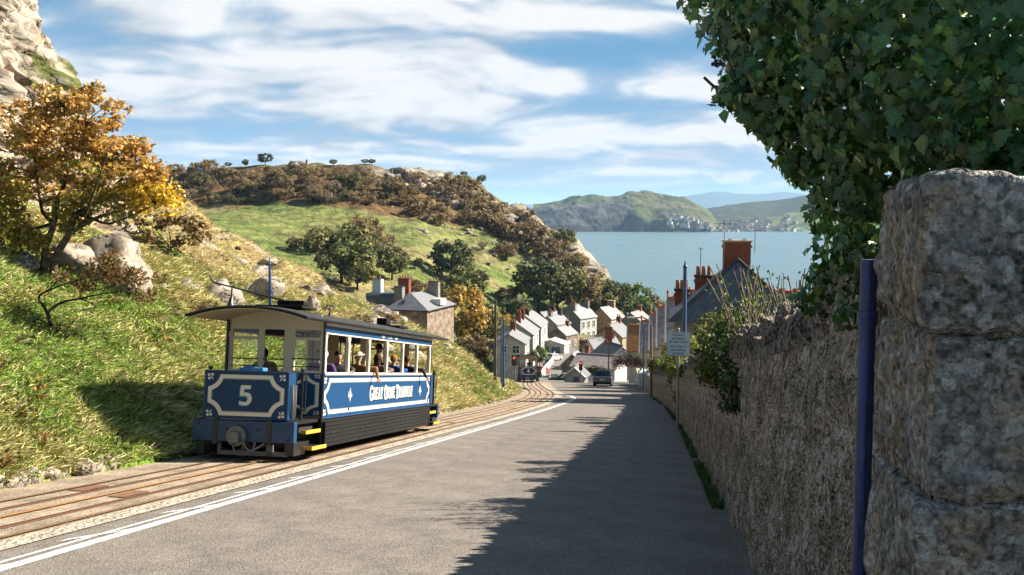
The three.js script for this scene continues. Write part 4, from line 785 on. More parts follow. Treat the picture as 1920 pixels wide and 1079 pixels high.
wallPlant('garden_bush', 'yellow-green bush behind the give way sign', 38, 0.1, 0.15, [[V(-0.45, 0.15, 0), 0.6], [V(0.2, 0.4, -1), 0.7], [V(-0.3, 0.2, -3), 0.65], [V(0.1, 0.1, -5), 0.7], [V(-0.3, 0.25, 2), 0.45]], 6500, 0.095, LIMES, 23, { gap: 2.4 });
wallPlant('garden_bush', 'olive bush on the wall top between the sign and the bare stems', 18.5, 0.15, 0.05, [[V(0, 0.25, 0), 0.5], [V(0.1, 0.35, -1.8), 0.55], [V(-0.1, 0.2, 1.8), 0.45], [V(0.1, 0.2, -3.6), 0.5]], 6000, 0.07, [[0.05, 0.08, 0.02], [0.12, 0.15, 0.03], [0.24, 0.24, 0.05]], 24, { gap: 2.6 });
wallPlant('flowering_plant', 'bright green garden plant with pink flower heads above the wall beside the ivy', 8.3, 0.35, 0.05, [[V(0.05, 0.25, 0), 0.28], [V(0.1, 0.35, 0.5), 0.24], [V(0.0, 0.15, -0.6), 0.25]], 1500, 0.075, [[0.12, 0.2, 0.03], [0.2, 0.3, 0.05], [0.4, 0.16, 0.14]], 25, { gap: 4 });
wallPlant('garden_bush', 'low dark green bush leaning over the far end of the wall', 52, 0.5, 0.1, [[V(0, 0.2, 0), 0.7], [V(0.2, 0.3, -3), 0.8], [V(0, 0.2, 4), 0.7], [V(0.2, 0.2, 8), 0.6]], 4000, 0.11, GREENS, 26, { gap: 2 });
{
  const L = new Leaves('blade'), r = rng(31);        // weeds at the foot of the wall
  for (let i = 0; i < 5200; i++) { const s = 6 + Math.pow(r(), 1.3) * 62; if (fbm2(s * 0.9, 0, 3, 55) < 0.02) continue; const w = 0.05 + r() * 0.16, p = V(wallX(s) - w, roadY(s), -s); L.add(p, V((r() - 0.7) * 0.9, 1, (r() - 0.5)).normalize(), rdir(r), 0.08 + r() * 0.16, vary(r() < 0.2 ? [0.2, 0.2, 0.05] : [0.07, 0.15, 0.03], r), 1.4); }
  single('weeds', L.geo(), leafM, 'green weeds and grass growing along the foot of the wall', 'weeds', null, 'stuff');
}
// ------------------------------------------------------------------ give way sign
{
  const P0 = V(wallX(33) - 0.3, roadY(33), -33), t = thing('road_sign', 'grey rectangular give way sign in two languages on a steel post by the wall', 'sign', P0, 0.0);
  const steel = mat([0.33, 0.34, 0.36], 0.5, { metalness: 0.3 });
  mesh('post', merged([bar(V(0, -0.2, 0), V(0, 3.55, 0), 0.04, 0.04, 14), new THREE.SphereGeometry(0.042, 12, 6).translate(0, 3.55, 0)]), steel, t);
  const face = canvasTex(768, 800, (g, w, h) => {
    g.fillStyle = '#b4bfc5'; g.fillRect(0, 0, w, h); g.strokeStyle = '#14181c'; g.lineWidth = 14; g.strokeRect(14, 14, w - 28, h - 28);
    g.fillStyle = '#0d1013'; g.textAlign = 'center'; g.textBaseline = 'middle'; g.font = 'bold 98px sans-serif';
    ['Ildiwch i', 'gerbydau', 'yn dod atoch', 'Give way to', 'oncoming', 'vehicles'].forEach((l, i) => g.fillText(l, w / 2, 100 + i * 115 + (i > 2 ? 28 : 0), w - 70));
  });
  const pl = mesh('sign_plate', printBox(-0.4, 0.4, 2.62, 3.46, 0.05, 0.062, 'z+'), new THREE.MeshStandardMaterial({ color: C(0.7, 0.7, 0.7), map: face, roughness: 0.5 }), t);
  mesh('clamp', merged([bx(-0.06, 0.06, 2.8, 2.85, -0.045, 0.049)]), steel, pl); mesh('clamp', merged([bx(-0.06, 0.06, 3.2, 3.25, -0.045, 0.049)]), steel, pl);
}
// ------------------------------------------------------------------ rough grass of the bank: tufts of blades
const cliffFoot = (s) => -25.6 + 1.2 * noise2(s * 0.15, 2, 91) - 6 * ss(46, 56, s) * ss(46, 56, s) - 2.2 * ss(26, 14, s);
{
  const r = rng(101), mk = (n, h, lean, seed) => { const q = rng(seed), L = new Leaves('blade'); for (let i = 0; i < n; i++) { const a = q() * 6.28, p = V(Math.cos(a) * q() * 0.11, -0.03, Math.sin(a) * q() * 0.11), l = h * (0.5 + q() * 0.7), d = V(Math.cos(a) * lean * q() , 1, Math.sin(a) * lean * q()).normalize(), k = 0.75 + q() * 0.5; L.add(p, d, V(Math.cos(a), 0.2, Math.sin(a)), l * 0.55, [k, k, k], 1.6); const m = p.clone().addScaledVector(d, l * 0.4), d2 = d.clone().add(V(Math.cos(a) * lean, -0.25, Math.sin(a) * lean)).normalize(); L.add(m, d2, V(Math.cos(a), 0.2, Math.sin(a)), l * 0.6, [k * 1.05, k * 1.05, k], 1.1); } return L.geo(); };
  const kinds = [mk(18, 0.19, 1.2, 1), mk(16, 0.25, 1.5, 2), mk(22, 0.13, 1.4, 3)], lists = [[], [], []];
  const put = (x, s, sc) => {
    const t = bankTone(x, s), dryTop = ss(8, 18, toeX(s) - x) * ss(36, 50, s), k = r() < dryTop * 0.8 ? 2 : t > 0.6 ? 1 : t < 0.3 ? 2 : 0; sc *= 1 - 0.35 * dryTop; let c = t < 0.45 ? mixc([0.29, 0.37, 0.075], [0.5, 0.5, 0.16], t / 0.45) : mixc([0.6, 0.56, 0.2], [0.88, 0.74, 0.42], (t - 0.45) / 0.55);
    if (r() < 0.24) c = mixc(c, [0.88, 0.72, 0.4], 0.8); else if (r() < 0.24) c = mixc(c, [0.27, 0.44, 0.05], 0.8);
    c = mixc(c, [0.8, 0.62, 0.37], dryTop * 0.6);
    lists[k].push([x, landY(x, -s), -s, sc * (0.6 + r() * 0.8), r() * 6.28, vary(c, r, 0.22)]);
  };
  for (let n = 0; n < 230000; n++) {
    const s = 7 + Math.pow(r(), 1.15) * 84, u = Math.pow(r(), 1.2) * (s < 50 ? 21 : 40), x = toeX(s) - 0.15 - u;
    const { fwd, lat } = toView(x, -s), px = 960 + F * lat / fwd; if (px < -140 || px > 1010 || fwd < 6) continue;
    if (s < 58 && x < cliffFoot(s) - 0.5) continue;
    const far = fwd / 30; if (r() > 1.25 / Math.max(1, far * 0.9)) continue;
    if (fbm2(x * 0.25, s * 0.25 + 9, 4, 66) > 0.36 && u > 12 && s > 52) continue;
    put(x, s, 0.8 + 0.34 * Math.min(far, 2.2) * (1 + 0.5 * fbm2(x * 0.4, s * 0.4, 2, 3)));
  }
  lists.forEach((list, k) => {
    const im = new THREE.InstancedMesh(kinds[k], mat([1, 1, 1], 0.9, { vertexColors: true, side: THREE.DoubleSide }), list.length), m = new THREE.Matrix4(), q = new THREE.Quaternion(), e = new THREE.Euler();
    list.forEach(([x, y, z, sc, a, c], i) => { e.set((r() - 0.5) * 0.8, a, -0.08 + (r() - 0.5) * 0.8); m.compose(V(x, y, z), q.setFromEuler(e), V(sc * 1.15, sc, sc * 1.15)); im.setMatrixAt(i, m); im.setColorAt(i, C(...c.map((v) => Math.max(0, v)))); });
    im.name = ['meadow_grass', 'dry_grass', 'short_grass'][k]; im.castShadow = im.receiveShadow = true;
    im.userData = { kind: 'stuff', label: ['rough green and yellow grass covering the bank', 'pale dry grass tussocks on the bank', 'short lush grass on the bank'][k], category: 'grass' }; scene.add(im);
  });
}
{
  const r = rng(640), L = new Leaves('rhomb'), list = [];      // bracken, docks and low weeds among the grass
  for (let i = 0; i < 60; i++) { const d = rdir(r); d.y = Math.abs(d.y) + 0.15; L.add(d.clone().multiplyScalar(0.03 + r() * 0.13), d.normalize(), rdir(r).add(V(0, 0.8, 0)).normalize(), 0.035 + r() * 0.035, [0.8 + r() * 0.4, 0.8 + r() * 0.4, 0.8], 0.8); }
  for (let n = 0; n < 9000 && list.length < 1300; n++) { const s = 8 + r() * 80, u = r() * (s < 50 ? 19 : 36), x = toeX(s) - 0.3 - u, { fwd, lat } = toView(x, -s), px = 960 + F * lat / fwd; if (px < -100 || px > 1000 || fwd < 7 || fbm2(x * 0.35, s * 0.35, 3, 640) < 0.06) continue; list.push([x, landY(x, -s), -s, 0.7 + r() * 1.1, r() * 6.28, vary(r() < 0.45 ? [0.34, 0.18, 0.07] : r() < 0.6 ? [0.13, 0.2, 0.04] : [0.42, 0.33, 0.17], r, 0.3)]); }
  const im = new THREE.InstancedMesh(L.geo(), mat([1, 1, 1], 0.9, { vertexColors: true, side: THREE.DoubleSide }), list.length), m = new THREE.Matrix4(), q = new THREE.Quaternion();
  list.forEach(([x, y, z, sc, a, c], i) => { m.compose(V(x, y, z), q.setFromAxisAngle(V(0, 1, 0), a), V(sc, sc * 0.9, sc)); im.setMatrixAt(i, m); im.setColorAt(i, C(...c)); });
  im.name = 'bank_weeds'; im.castShadow = im.receiveShadow = true; im.userData = { kind: 'stuff', label: 'brown bracken and green weeds scattered through the bank grass', category: 'weeds' }; scene.add(im);
}
// ------------------------------------------------------------------ limestone crag above the bank
{
  const ns = 210, nv = 170, g = grid(ns, nv, (i, j) => {
    const s = lerp(8, 60, i / ns), v = j / nv, y0 = landY(cliffFoot(s) + 0.5, -s) - 2.5, H = 29 * ss(66, 46, s) + 2, y = y0 + v * H;
    const tilt = y + s * 0.22, fl = Math.floor(tilt / 1.9 + 0.5 * fbm2(s * 0.12, y * 0.1, 3, 71)), fr = tilt / 1.9 + 0.5 * fbm2(s * 0.12, y * 0.1, 3, 71) - fl;
    let d = (0.6 * v * H) + 0.8 * hash3(fl, Math.floor(s / 3.1 + fl * 0.37 + 0.4 * noise2(s, y, 3)), 7) * ss(0, 0.15, fr) * ss(1, 0.9, fr);
    d += fbm3(s * 0.16, y * 0.2, 5, 4) * 3.0 + Math.abs(fbm3(s * 0.5, y * 0.7, 9, 4)) * 1.5 + fbm3(s * 1.6, y * 2.0, 3, 3) * 0.35;
    d += -1.6 * Math.exp(-Math.pow((v * H - 2.5) / 2.2, 2)) * ss(52, 40, s);
    return [cliffFoot(s) - d, y, -s - fbm3(s * 0.3, y * 0.3, 1, 3) * 0.8, s * 0.25, y * 0.25];
  }, (i, j, p) => {
    const n = fbm3(p[0] * 0.5, p[1] * 0.5, p[2] * 0.5, 4), m = fbm2(-p[2] * 0.12 + p[1] * 0.1, p[1] * 0.3, 4, 88), v = j / nv;
    let c = mixc([0.62, 0.53, 0.44], [0.42, 0.37, 0.33], clamp(0.45 + n * 1.4, 0, 1));
    c = mixc(c, [0.66, 0.5, 0.36], ss(0.1, 0.35, fbm3(p[0] * 0.2 + 5, p[1] * 0.3, p[2] * 0.2, 3)) * 0.6);
    return mixc(c, [0.13, 0.15, 0.04], ss(0.16, 0.24, m + n * 0.25) * ss(0.3, 0.4, v));
  });
  const n = g.attributes.normal; let o = 0; for (let i = 0; i < n.count; i += 5) o += n.getX(i); if (o < 0) { const a = g.index.array; for (let i = 0; i < a.length; i += 3) { const t = a[i]; a[i] = a[i + 1]; a[i + 1] = t; } g.computeVertexNormals(); }
  structure('limestone_crag', g, mat([1.15, 1.15, 1.15], 0.93, { map: rockTex, vertexColors: true, bumpMap: rockBump, bumpScale: 0.12 }), 'pale grey limestone crag rising above the bank behind the autumn tree');
}
// ------------------------------------------------------------------ boulders and outcrops on the bank, edging stones
const pick = (list, n) => list[n % list.length];
const rocks = [0, 1, 2, 3, 4, 5].map((k) => rockGeo(k * 13 + 3, 4, 0.5, [1, 0.72, 0.85], 6)), smallRocks = [0, 1, 2, 3, 4].map((k) => rockGeo(k * 17 + 200, 1, 0.4, [1, 0.7, 0.85], 5));
const sit = (px, py) => hit(px, py, 6, 130) ?? hit(px, py + 12, 6, 130) ?? hit(px, py + 30, 6, 200);
for (const [px, py, w, h, k, a, label] of [
  [400, 566, 62, 40, 0, 0.5, 'largest pale boulder on the bank, behind the front of the near tram roof'], [345, 545, 34, 20, 1, 1.2, 'dark-shadowed boulder next to the largest boulder on the bank'], [500, 556, 40, 34, 2, 0.2, 'pinkish rock outcrop behind the blue pole'],
  [585, 585, 22, 32, 3, 0.9, 'pale rock outcrop above the middle of the near tram roof'], [505, 466, 24, 13, 4, 0.3, 'small pale boulder on the crest of the bank against the meadow'], [300, 545, 26, 16, 5, 2, 'pale boulder at the foot of the crag beside a dark bush'], [645, 525, 30, 20, 2, 1.4, 'rocky knob on the crest of the bank above the slate-roofed house'],
  [700, 590, 34, 16, 1, 0.3, 'jagged rock ridge running down the bank crest toward the house'], [765, 640, 34, 14, 3, 0.8, 'rock outcrop on the bank just above the rear of the near tram roof'], [835, 655, 18, 11, 4, 2.2, 'grey boulder at the end of the bank behind the rear of the near tram'], [330, 590, 12, 7, 5, 0.2, 'small white stone in the grass below the boulders'], [415, 600, 16, 9, 0, 2.6, 'small grey stone in the grass above the near tram canopy'],
  [835, 665, 9, 6, 2, 0.4, 'flat brown stone on the sunny bank end'], [218, 512, 98, 76, 3, 1.9, 'great pale rock face behind the autumn tree at the foot of the crag'], [140, 505, 60, 50, 4, 0.4, 'pale rock between the trunks of the autumn tree and the crag'], [30, 500, 40, 26, 1, 0.6, 'weathered boulder at the far-left foot of the crag']]) {
  const p = sit(px, py); if (!p) continue; const d = project(p.x, p.y, p.z)[2], sc = w * d / F;
  const o = single('boulder', rocks[k], rockMat, label, 'boulder', 'boulders on the bank'); o.position.copy(p).add(V(0, h * d / F * 0.08, 0)); o.scale.set(sc, h * d / F * 1.35, sc); o.rotation.set(0.1, a, 0.15);
}
{
  const r = rng(517);
  for (let k = 0; k < 34; k++) {
    const t = r(), p = sit(400 + t * 380, 440 + t * 175 + r() * 110); if (!p || p.z > -40) continue; const sc = 0.35 + r() * 0.9;
    const o = single('outcrop_rock', pick(rocks, k), rockMat, 'small pale rock breaking through the dry grass of the upper bank', 'rock', 'rocks of the upper bank'); o.position.copy(p); o.scale.set(sc * 1.4, sc * 0.6, sc); o.rotation.set((r() - 0.5) * 0.4, r() * 6, 0.25);
  }
}
{
  const ed = thing('stone_edging', 'row of pale rough stones edging the grass bank beside the rails', 'edging'), r = rng(44);
  for (let s = 8.5; s < 62;) { const w = 0.2 + r() * 0.32; if (fbm2(s * 0.4, 2, 2, 12) > -0.12 && !(s > 17 && s < 29 && r() < 0.5)) { const o = mesh('stone', smallRocks[Math.floor(r() * 5)], rockMat, ed); o.position.set(toeX(s) - 0.12 - r() * 0.12, roadY(s) + 0.07, -s); o.scale.set(0.2 + r() * 0.12, 0.24 + r() * 0.14, w * 0.66); o.rotation.set(r() * 0.4, r() * 6, r() * 0.4); } s += w * 1.02; }
  const path = []; for (const [x, y] of [[365, 497], [385, 470], [405, 450], [430, 432]]) { const p = sit(x, y); if (p) path.push(p); }
  if (path.length > 2) { const c = new THREE.CatmullRomCurve3(path), pts = c.getPoints(40), g = grid(2, 40, (i, j) => { const p = pts[j], w = (i - 1) * (0.35 + 0.1 * noise2(j * 0.5, 2, 1)); const x = p.x + w * 0.5, z = p.z + w * 0.9; return [x, landY(x, z) + 0.1, z, x, z]; }); upward(g); structure('footpath', g, mat([0.62, 0.48, 0.32], 0.95, { map: rep(grain, 0.5) })); }
}
// ------------------------------------------------------------------ trees
function limb(pts, r0, r1, seg = 7) {     // tapering bent limb
  const c = new THREE.CatmullRomCurve3(pts), n = Math.max(4, pts.length * 3), P = c.getSpacedPoints(n), fr = c.computeFrenetFrames(n, false);
  return grid(seg, n, (i, j) => { const a = i / seg * 6.2832, R = lerp(r0, r1, Math.pow(j / n, 0.8)), N = fr.normals[j], B = fr.binormals[j], p = P[j]; return [p.x + R * (Math.cos(a) * N.x + Math.sin(a) * B.x), p.y + R * (Math.cos(a) * N.y + Math.sin(a) * B.y), p.z + R * (Math.cos(a) * N.z + Math.sin(a) * B.z), i / seg * 0.6, j / n * 4]; });
}
const TONES = {
  olive: [[0.082, 0.099, 0.029], [0.177, 0.186, 0.044], [0.331, 0.285, 0.070]], dark: [[0.047, 0.070, 0.024], [0.107, 0.131, 0.037], [0.201, 0.208, 0.052]], rust: [[0.150, 0.098, 0.045], [0.270, 0.180, 0.075], [0.400, 0.270, 0.105]], brown: [[0.195, 0.134, 0.060], [0.339, 0.227, 0.091], [0.495, 0.334, 0.121]],
  gold: [[0.284, 0.198, 0.040], [0.544, 0.350, 0.060], [0.803, 0.481, 0.081]], green: [[0.095, 0.154, 0.030], [0.213, 0.306, 0.051], [0.378, 0.438, 0.081]], grey: [[0.236, 0.164, 0.110], [0.378, 0.251, 0.161], [0.472, 0.329, 0.201]],
};
function treeProto(tone, seed, shape) {   // unit tree about 1 high: crown of clumps on limbs
  const r = rng(seed), L = new Leaves('quad'), trunkG = [], pal = TONES[tone], { w = 0.5, base = 0.18, n = 46, leaf = 0.045, per = 58, lean = 0, sparse = 0 } = shape;
  const fork = V(lean * 0.1, base + 0.08, 0);
  trunkG.push(limb([V(0, -0.06, 0), V(lean * 0.04, base * 0.6, 0), fork], 0.035, 0.024));
  for (let k = 0; k < n; k++) {
    const d = rdir(r); d.y = d.y * 0.9 + 0.12; const q = 0.55 + 0.45 * Math.sqrt(r());
    const c = V(d.x * w * q + lean * 0.15, base + (1 - base) * 0.5 + d.y * (1 - base) * 0.46 * q, d.z * w * q), R = (0.09 + r() * 0.09) * (0.6 + w * 0.8);
    if (k % 3 === 0) trunkG.push(limb([fork, fork.clone().lerp(c, 0.5).add(V((r() - 0.5) * 0.08, 0.03, (r() - 0.5) * 0.08)), c], 0.014, 0.003, 5));
    const tint = 0.75 + r() * 0.5;
    for (let i = 0; i < per; i++) {
      const e = rdir(r), qq = Math.cbrt(r()) * (1 + 0.25 * noise3(e.x * 3 + k, e.y * 3, e.z * 3)), p = c.clone().add(V(e.x * R * qq, e.y * R * qq * 0.8, e.z * R * qq)); if (r() < sparse) continue;
      const nor = e.clone().add(rdir(r).multiplyScalar(0.8)).add(V(0, 0.5, 0)).normalize(), dir = rdir(r); dir.addScaledVector(nor, -dir.dot(nor)).normalize();
      L.add(p, dir, nor, leaf * (0.6 + r() * 0.8), vary(pal[Math.floor(r() * 3)], r, 0.28).map((v) => v * tint));
    }
  }
  return { crown: L.geo(), trunk: merged(trunkG) };
}
const PROTO = {};
for (const [tone, k] of [['olive', 2], ['dark', 2], ['rust', 2], ['brown', 3], ['gold', 1], ['green', 1], ['grey', 1]]) for (let i = 0; i < k; i++) (PROTO[tone] ??= []).push(treeProto(tone, tone.length * 100 + i * 7 + tone.charCodeAt(1), { w: 0.46 + 0.1 * i, base: tone === 'grey' || tone === 'brown' ? 0.1 : 0.14, sparse: tone === 'grey' ? 0.45 : tone === 'brown' ? 0.2 : 0, per: tone === 'grey' ? 40 : 60 }));
const scrubProto = ['brown', 'rust', 'olive', 'brown', 'dark'].map((t, i) => treeProto(t, 900 + i, { w: 0.75, base: 0.02, n: 26, per: 46, leaf: 0.07, sparse: 0.1 }));
let treeCount = 0;
function plantTree(proto, p, h, wide, name, label, group, turn) {
  const t = thing(name, label, 'tree', p, turn ?? (treeCount++ * 2.4) % 6.28, group);
  mesh('trunk', proto.trunk, barkDark, t); mesh('crown', proto.crown, leafM, t); t.scale.set(h * wide, h, h * wide);
  return t;
}
// trees the photograph shows singly on the far hill: column, row of the foot, height in pixels, tone, width, label
[[848, 535, 84, 'dark', 1.15, 'round dark tree alone in the middle of the green meadow'], [640, 530, 105, 'olive', 1.25, 'broad olive tree rising behind the crest of the bank'], [682, 470, 66, 'brown', 0.9, 'tall brownish tree at the top of the tree group behind the bank'], [600, 475, 48, 'olive', 1.2, 'low olive tree left of the tree group behind the bank'],
  [735, 525, 60, 'olive', 1.2, 'squat olive tree right of the tree group behind the bank'], [718, 478, 40, 'brown', 1.2, 'small brown tree right of the tall brownish tree'], [552, 470, 26, 'rust', 1.5, 'small flat-topped thorn tree on the meadow edge'], [670, 545, 60, 'olive', 1.3, 'leafy olive tree just above the house chimneys'],
  [875, 575, 72, 'olive', 1.35, 'wide olive tree below the lone dark meadow tree'], [865, 660, 118, 'gold', 0.95, 'tall golden tree right of the slate-roofed house'], [905, 660, 90, 'olive', 1.0, 'dark olive tree behind the golden tree'], [935, 650, 62, 'gold', 0.95, 'orange-gold tree beside the tall wooden pole'], [885, 690, 64, 'rust', 1.1, 'rust-brown bush at the end of the bank'], [915, 695, 56, 'brown', 1.1, 'brown thicket left of the roadside poles'],
  [1010, 590, 102, 'dark', 1.05, 'tall dark green tree at the foot of the meadow above the houses'], [1045, 592, 96, 'olive', 1.1, 'olive tree right of the tall dark green tree'], [1080, 596, 92, 'brown', 1.05, 'brown-green tree behind the big grey gabled house'], [1115, 600, 78, 'olive', 1.1, 'olive tree left of the dark trees by the sea'], [1150, 605, 76, 'dark', 1.15, 'dark tree against the sea above the tan house'], [1190, 606, 70, 'green', 1.2, 'green tree against the sea right of the tan house'], [1222, 612, 56, 'olive', 1.2, 'last olive tree on the right before the red chimneys'],
  [965, 620, 60, 'dark', 1.1, 'dark tree behind the white terrace roofs'], [985, 545, 22, 'rust', 1.3, 'small rust bush below the rocky hillside'], [1035, 498, 50, 'rust', 1.3, 'rust-coloured tree on the steep right slope'], [1075, 520, 46, 'brown', 1.3, 'brown tree on the steep slope near the cliff end'], [985, 470, 58, 'rust', 1.3, 'rust tree above the scattered rocks'], [1060, 470, 40, 'olive', 1.2, 'olive tree just under the right rock edge'], [765, 545, 26, 'brown', 1.2, 'small bare brown tree left of the lone dark meadow tree'], [785, 505, 22, 'dark', 0.9, 'tiny dark tree on the meadow'],
  [790, 565, 40, 'rust', 1.3, 'rust bush behind the slate-roofed house'], [820, 575, 46, 'olive', 1.1, 'olive bush right of the slate-roofed house'], [950, 490, 36, 'rust', 1.2, 'rust bush beside the meadow rocks'], [905, 470, 20, 'grey', 1.2, 'small bare bush among the meadow rocks'], [950, 570, 34, 'rust', 1.2, 'small rust tree at the lower edge of the meadow'], [1170, 668, 46, 'dark', 1.2, 'dark tree right of the dark-roofed cottage'], [1196, 664, 56, 'olive', 1.1, 'olive tree beside the orange tile roof'], [1112, 662, 22, 'green', 1.4, 'small green tree below the tan house'], [1208, 656, 60, 'dark', 1.0, 'dark tree behind the gabled terrace']]
  .forEach(([x, y, h, tone, w, label], i) => { const p = hit(x, y, 100, 600); if (!p) return; const d = project(p.x, p.y, p.z)[2]; plantTree(pick(PROTO[tone], i), p.add(V(0, -0.2, 0)), h * d / F * 1.05, w * 0.86, 'hillside_tree', label, 'trees on the far hill'); });
// skyline trees
[[383, 316, 13, 1.7, 'leftmost flat tree on the hill skyline'], [428, 312, 8, 1.4, 'small tree on the skyline left of the round one'], [460, 312, 12, 1.0, 'pale bare tree on the skyline'], [497, 309, 18, 1.35, 'round tree standing on the hill skyline'], [625, 302, 9, 1.6, 'flat tree on the skyline right of the cairn'], [684, 302, 8, 1.5, 'left tree of the skyline pair'], [697, 302, 9, 1.5, 'right tree of the skyline pair'], [903, 341, 14, 1.1, 'dark tree on the falling skyline'], [947, 352, 12, 1.1, 'small dark tree lower on the falling skyline'], [870, 332, 8, 1.5, 'low bush on the falling skyline']]
  .forEach(([x, y, h, w, label], i) => { let p = null; for (let q = y - 14; q < y + 26 && !p; q += 1) { p = hit(x, q, 200, 600); } if (!p) return; const d = project(p.x, p.y, p.z)[2]; plantTree(pick(PROTO[i % 3 ? 'olive' : 'dark'], i), p, h * d / F * 1.2, w * 0.9, 'skyline_tree', label, 'trees on the skyline'); });
// scrub wood of the upper slope
{
  const r = rng(303); let n = 0;
  const area = (x, y) => (x > 325 && x < 780 && y > 322 + 8 * noise2(x * 0.02, 1, 2) && y < 388 - Math.max(0, x - 700) * 0.1) || (x >= 775 && x < 1000 && y > 328 + (x - 775) * 0.27 && y < 418 + (x - 775) * 0.16) || (x >= 960 && x < 1130 && y > 400 + (x - 960) * 0.5 && y < 470 + (x - 960) * 0.62);
  for (let k = 0; k < 2600 && n < 290; k++) {
    const x = 325 + r() * 810, y = 318 + r() * 240; if (!area(x, y) || (x > 700 && x < 800 && r() < 0.35) || (x > 960 && r() < 0.72) || (x > 860 && y < 350 + (x - 860) * 0.75 && r() < 0.6)) continue;
    const p = hit(x, y, 200, 560); if (!p) continue; n++;
    const t = fbm2(x * 0.012, y * 0.03, 3, 7), k2 = x > 775 ? (r() < 0.6 ? 1 : 0) : t > 0.05 ? (r() < 0.4 ? 2 : 0) : r() < 0.5 ? 3 : r() < 0.5 ? 1 : 4, big = r() < 0.28;
    const h = (big ? 5.6 : 2.7) * (0.7 + r() * 0.7), pr = big && x < 780 ? pick(PROTO[r() < 0.6 ? 'brown' : r() < 0.4 ? 'olive' : 'grey'], n) : scrubProto[k2];
    const where = x < 780 ? 'the brown wood below the hilltop' : x < 1000 ? 'the rust scrub on the right shoulder of the hill' : 'the scrub on the steep slope by the cliff end';
    plantTree(pr, p.add(V(0, -0.3, 0)), h, 0.95 + r() * 0.3, big ? 'scrub_tree' : 'scrub_bush', (big ? 'bare brownish tree in ' : 'autumn bush in ') + where, where);
  }
}
// pale rocks strewn on the far slope
{
  const r = rng(71); let n = 0;
  const spots = [[790, 432], [797, 437], [806, 448], [849, 428], [835, 421], [880, 437], [884, 433], [891, 442], [865, 440], [925, 455], [923, 470], [922, 478], [890, 465], [908, 466], [960, 478], [955, 500], [982, 493], [985, 515], [1005, 487], [985, 512], [950, 505], [915, 495], [902, 430], [875, 432], [1000, 480], [945, 438], [840, 415], [770, 395], [760, 390], [735, 388]];
  for (let k = 0; k < 170; k++) { const t = r(), x = 730 + t * 420, y = 318 + Math.pow(Math.max(0, t), 1.6) * 205 + r() * (30 + 30 * t); spots.push([x, y, 1]); }
  for (const [x, y, crag] of spots) {
    const p = hit(x, y, 200, 560); if (!p) continue; n++;
    const sc = crag ? 1.6 + r() * 3.2 : 0.8 + r() * 1.3;
    const o = single('hill_rock', smallRocks[Math.floor(r() * 5)], rockMat, crag ? 'grey limestone rock of the broken edge along the hill ridge' : 'pale rock lying on the green meadow slope', 'rock', crag ? 'rocks of the ridge edge' : 'rocks strewn on the meadow');
    o.position.copy(p); o.scale.set(sc * (1 + r() * 0.6), sc * (0.5 + r() * 0.45), sc); o.rotation.set((r() - 0.5) * 0.5, r() * 6, (r() - 0.5) * 0.5);
  }
  const c = hit(575, 306, 300, 600) ?? hit(575, 310, 300, 600); if (c) { const o = single('stone_cairn', merged([new THREE.CylinderGeometry(0.5, 0.9, 1.9, 7).translate(0, 0.9, 0), new THREE.IcosahedronGeometry(0.55, 0).translate(0.1, 2.0, 0)]), darkRock, 'small dark upright cairn on the hilltop skyline', 'cairn'); o.position.copy(c); }
}
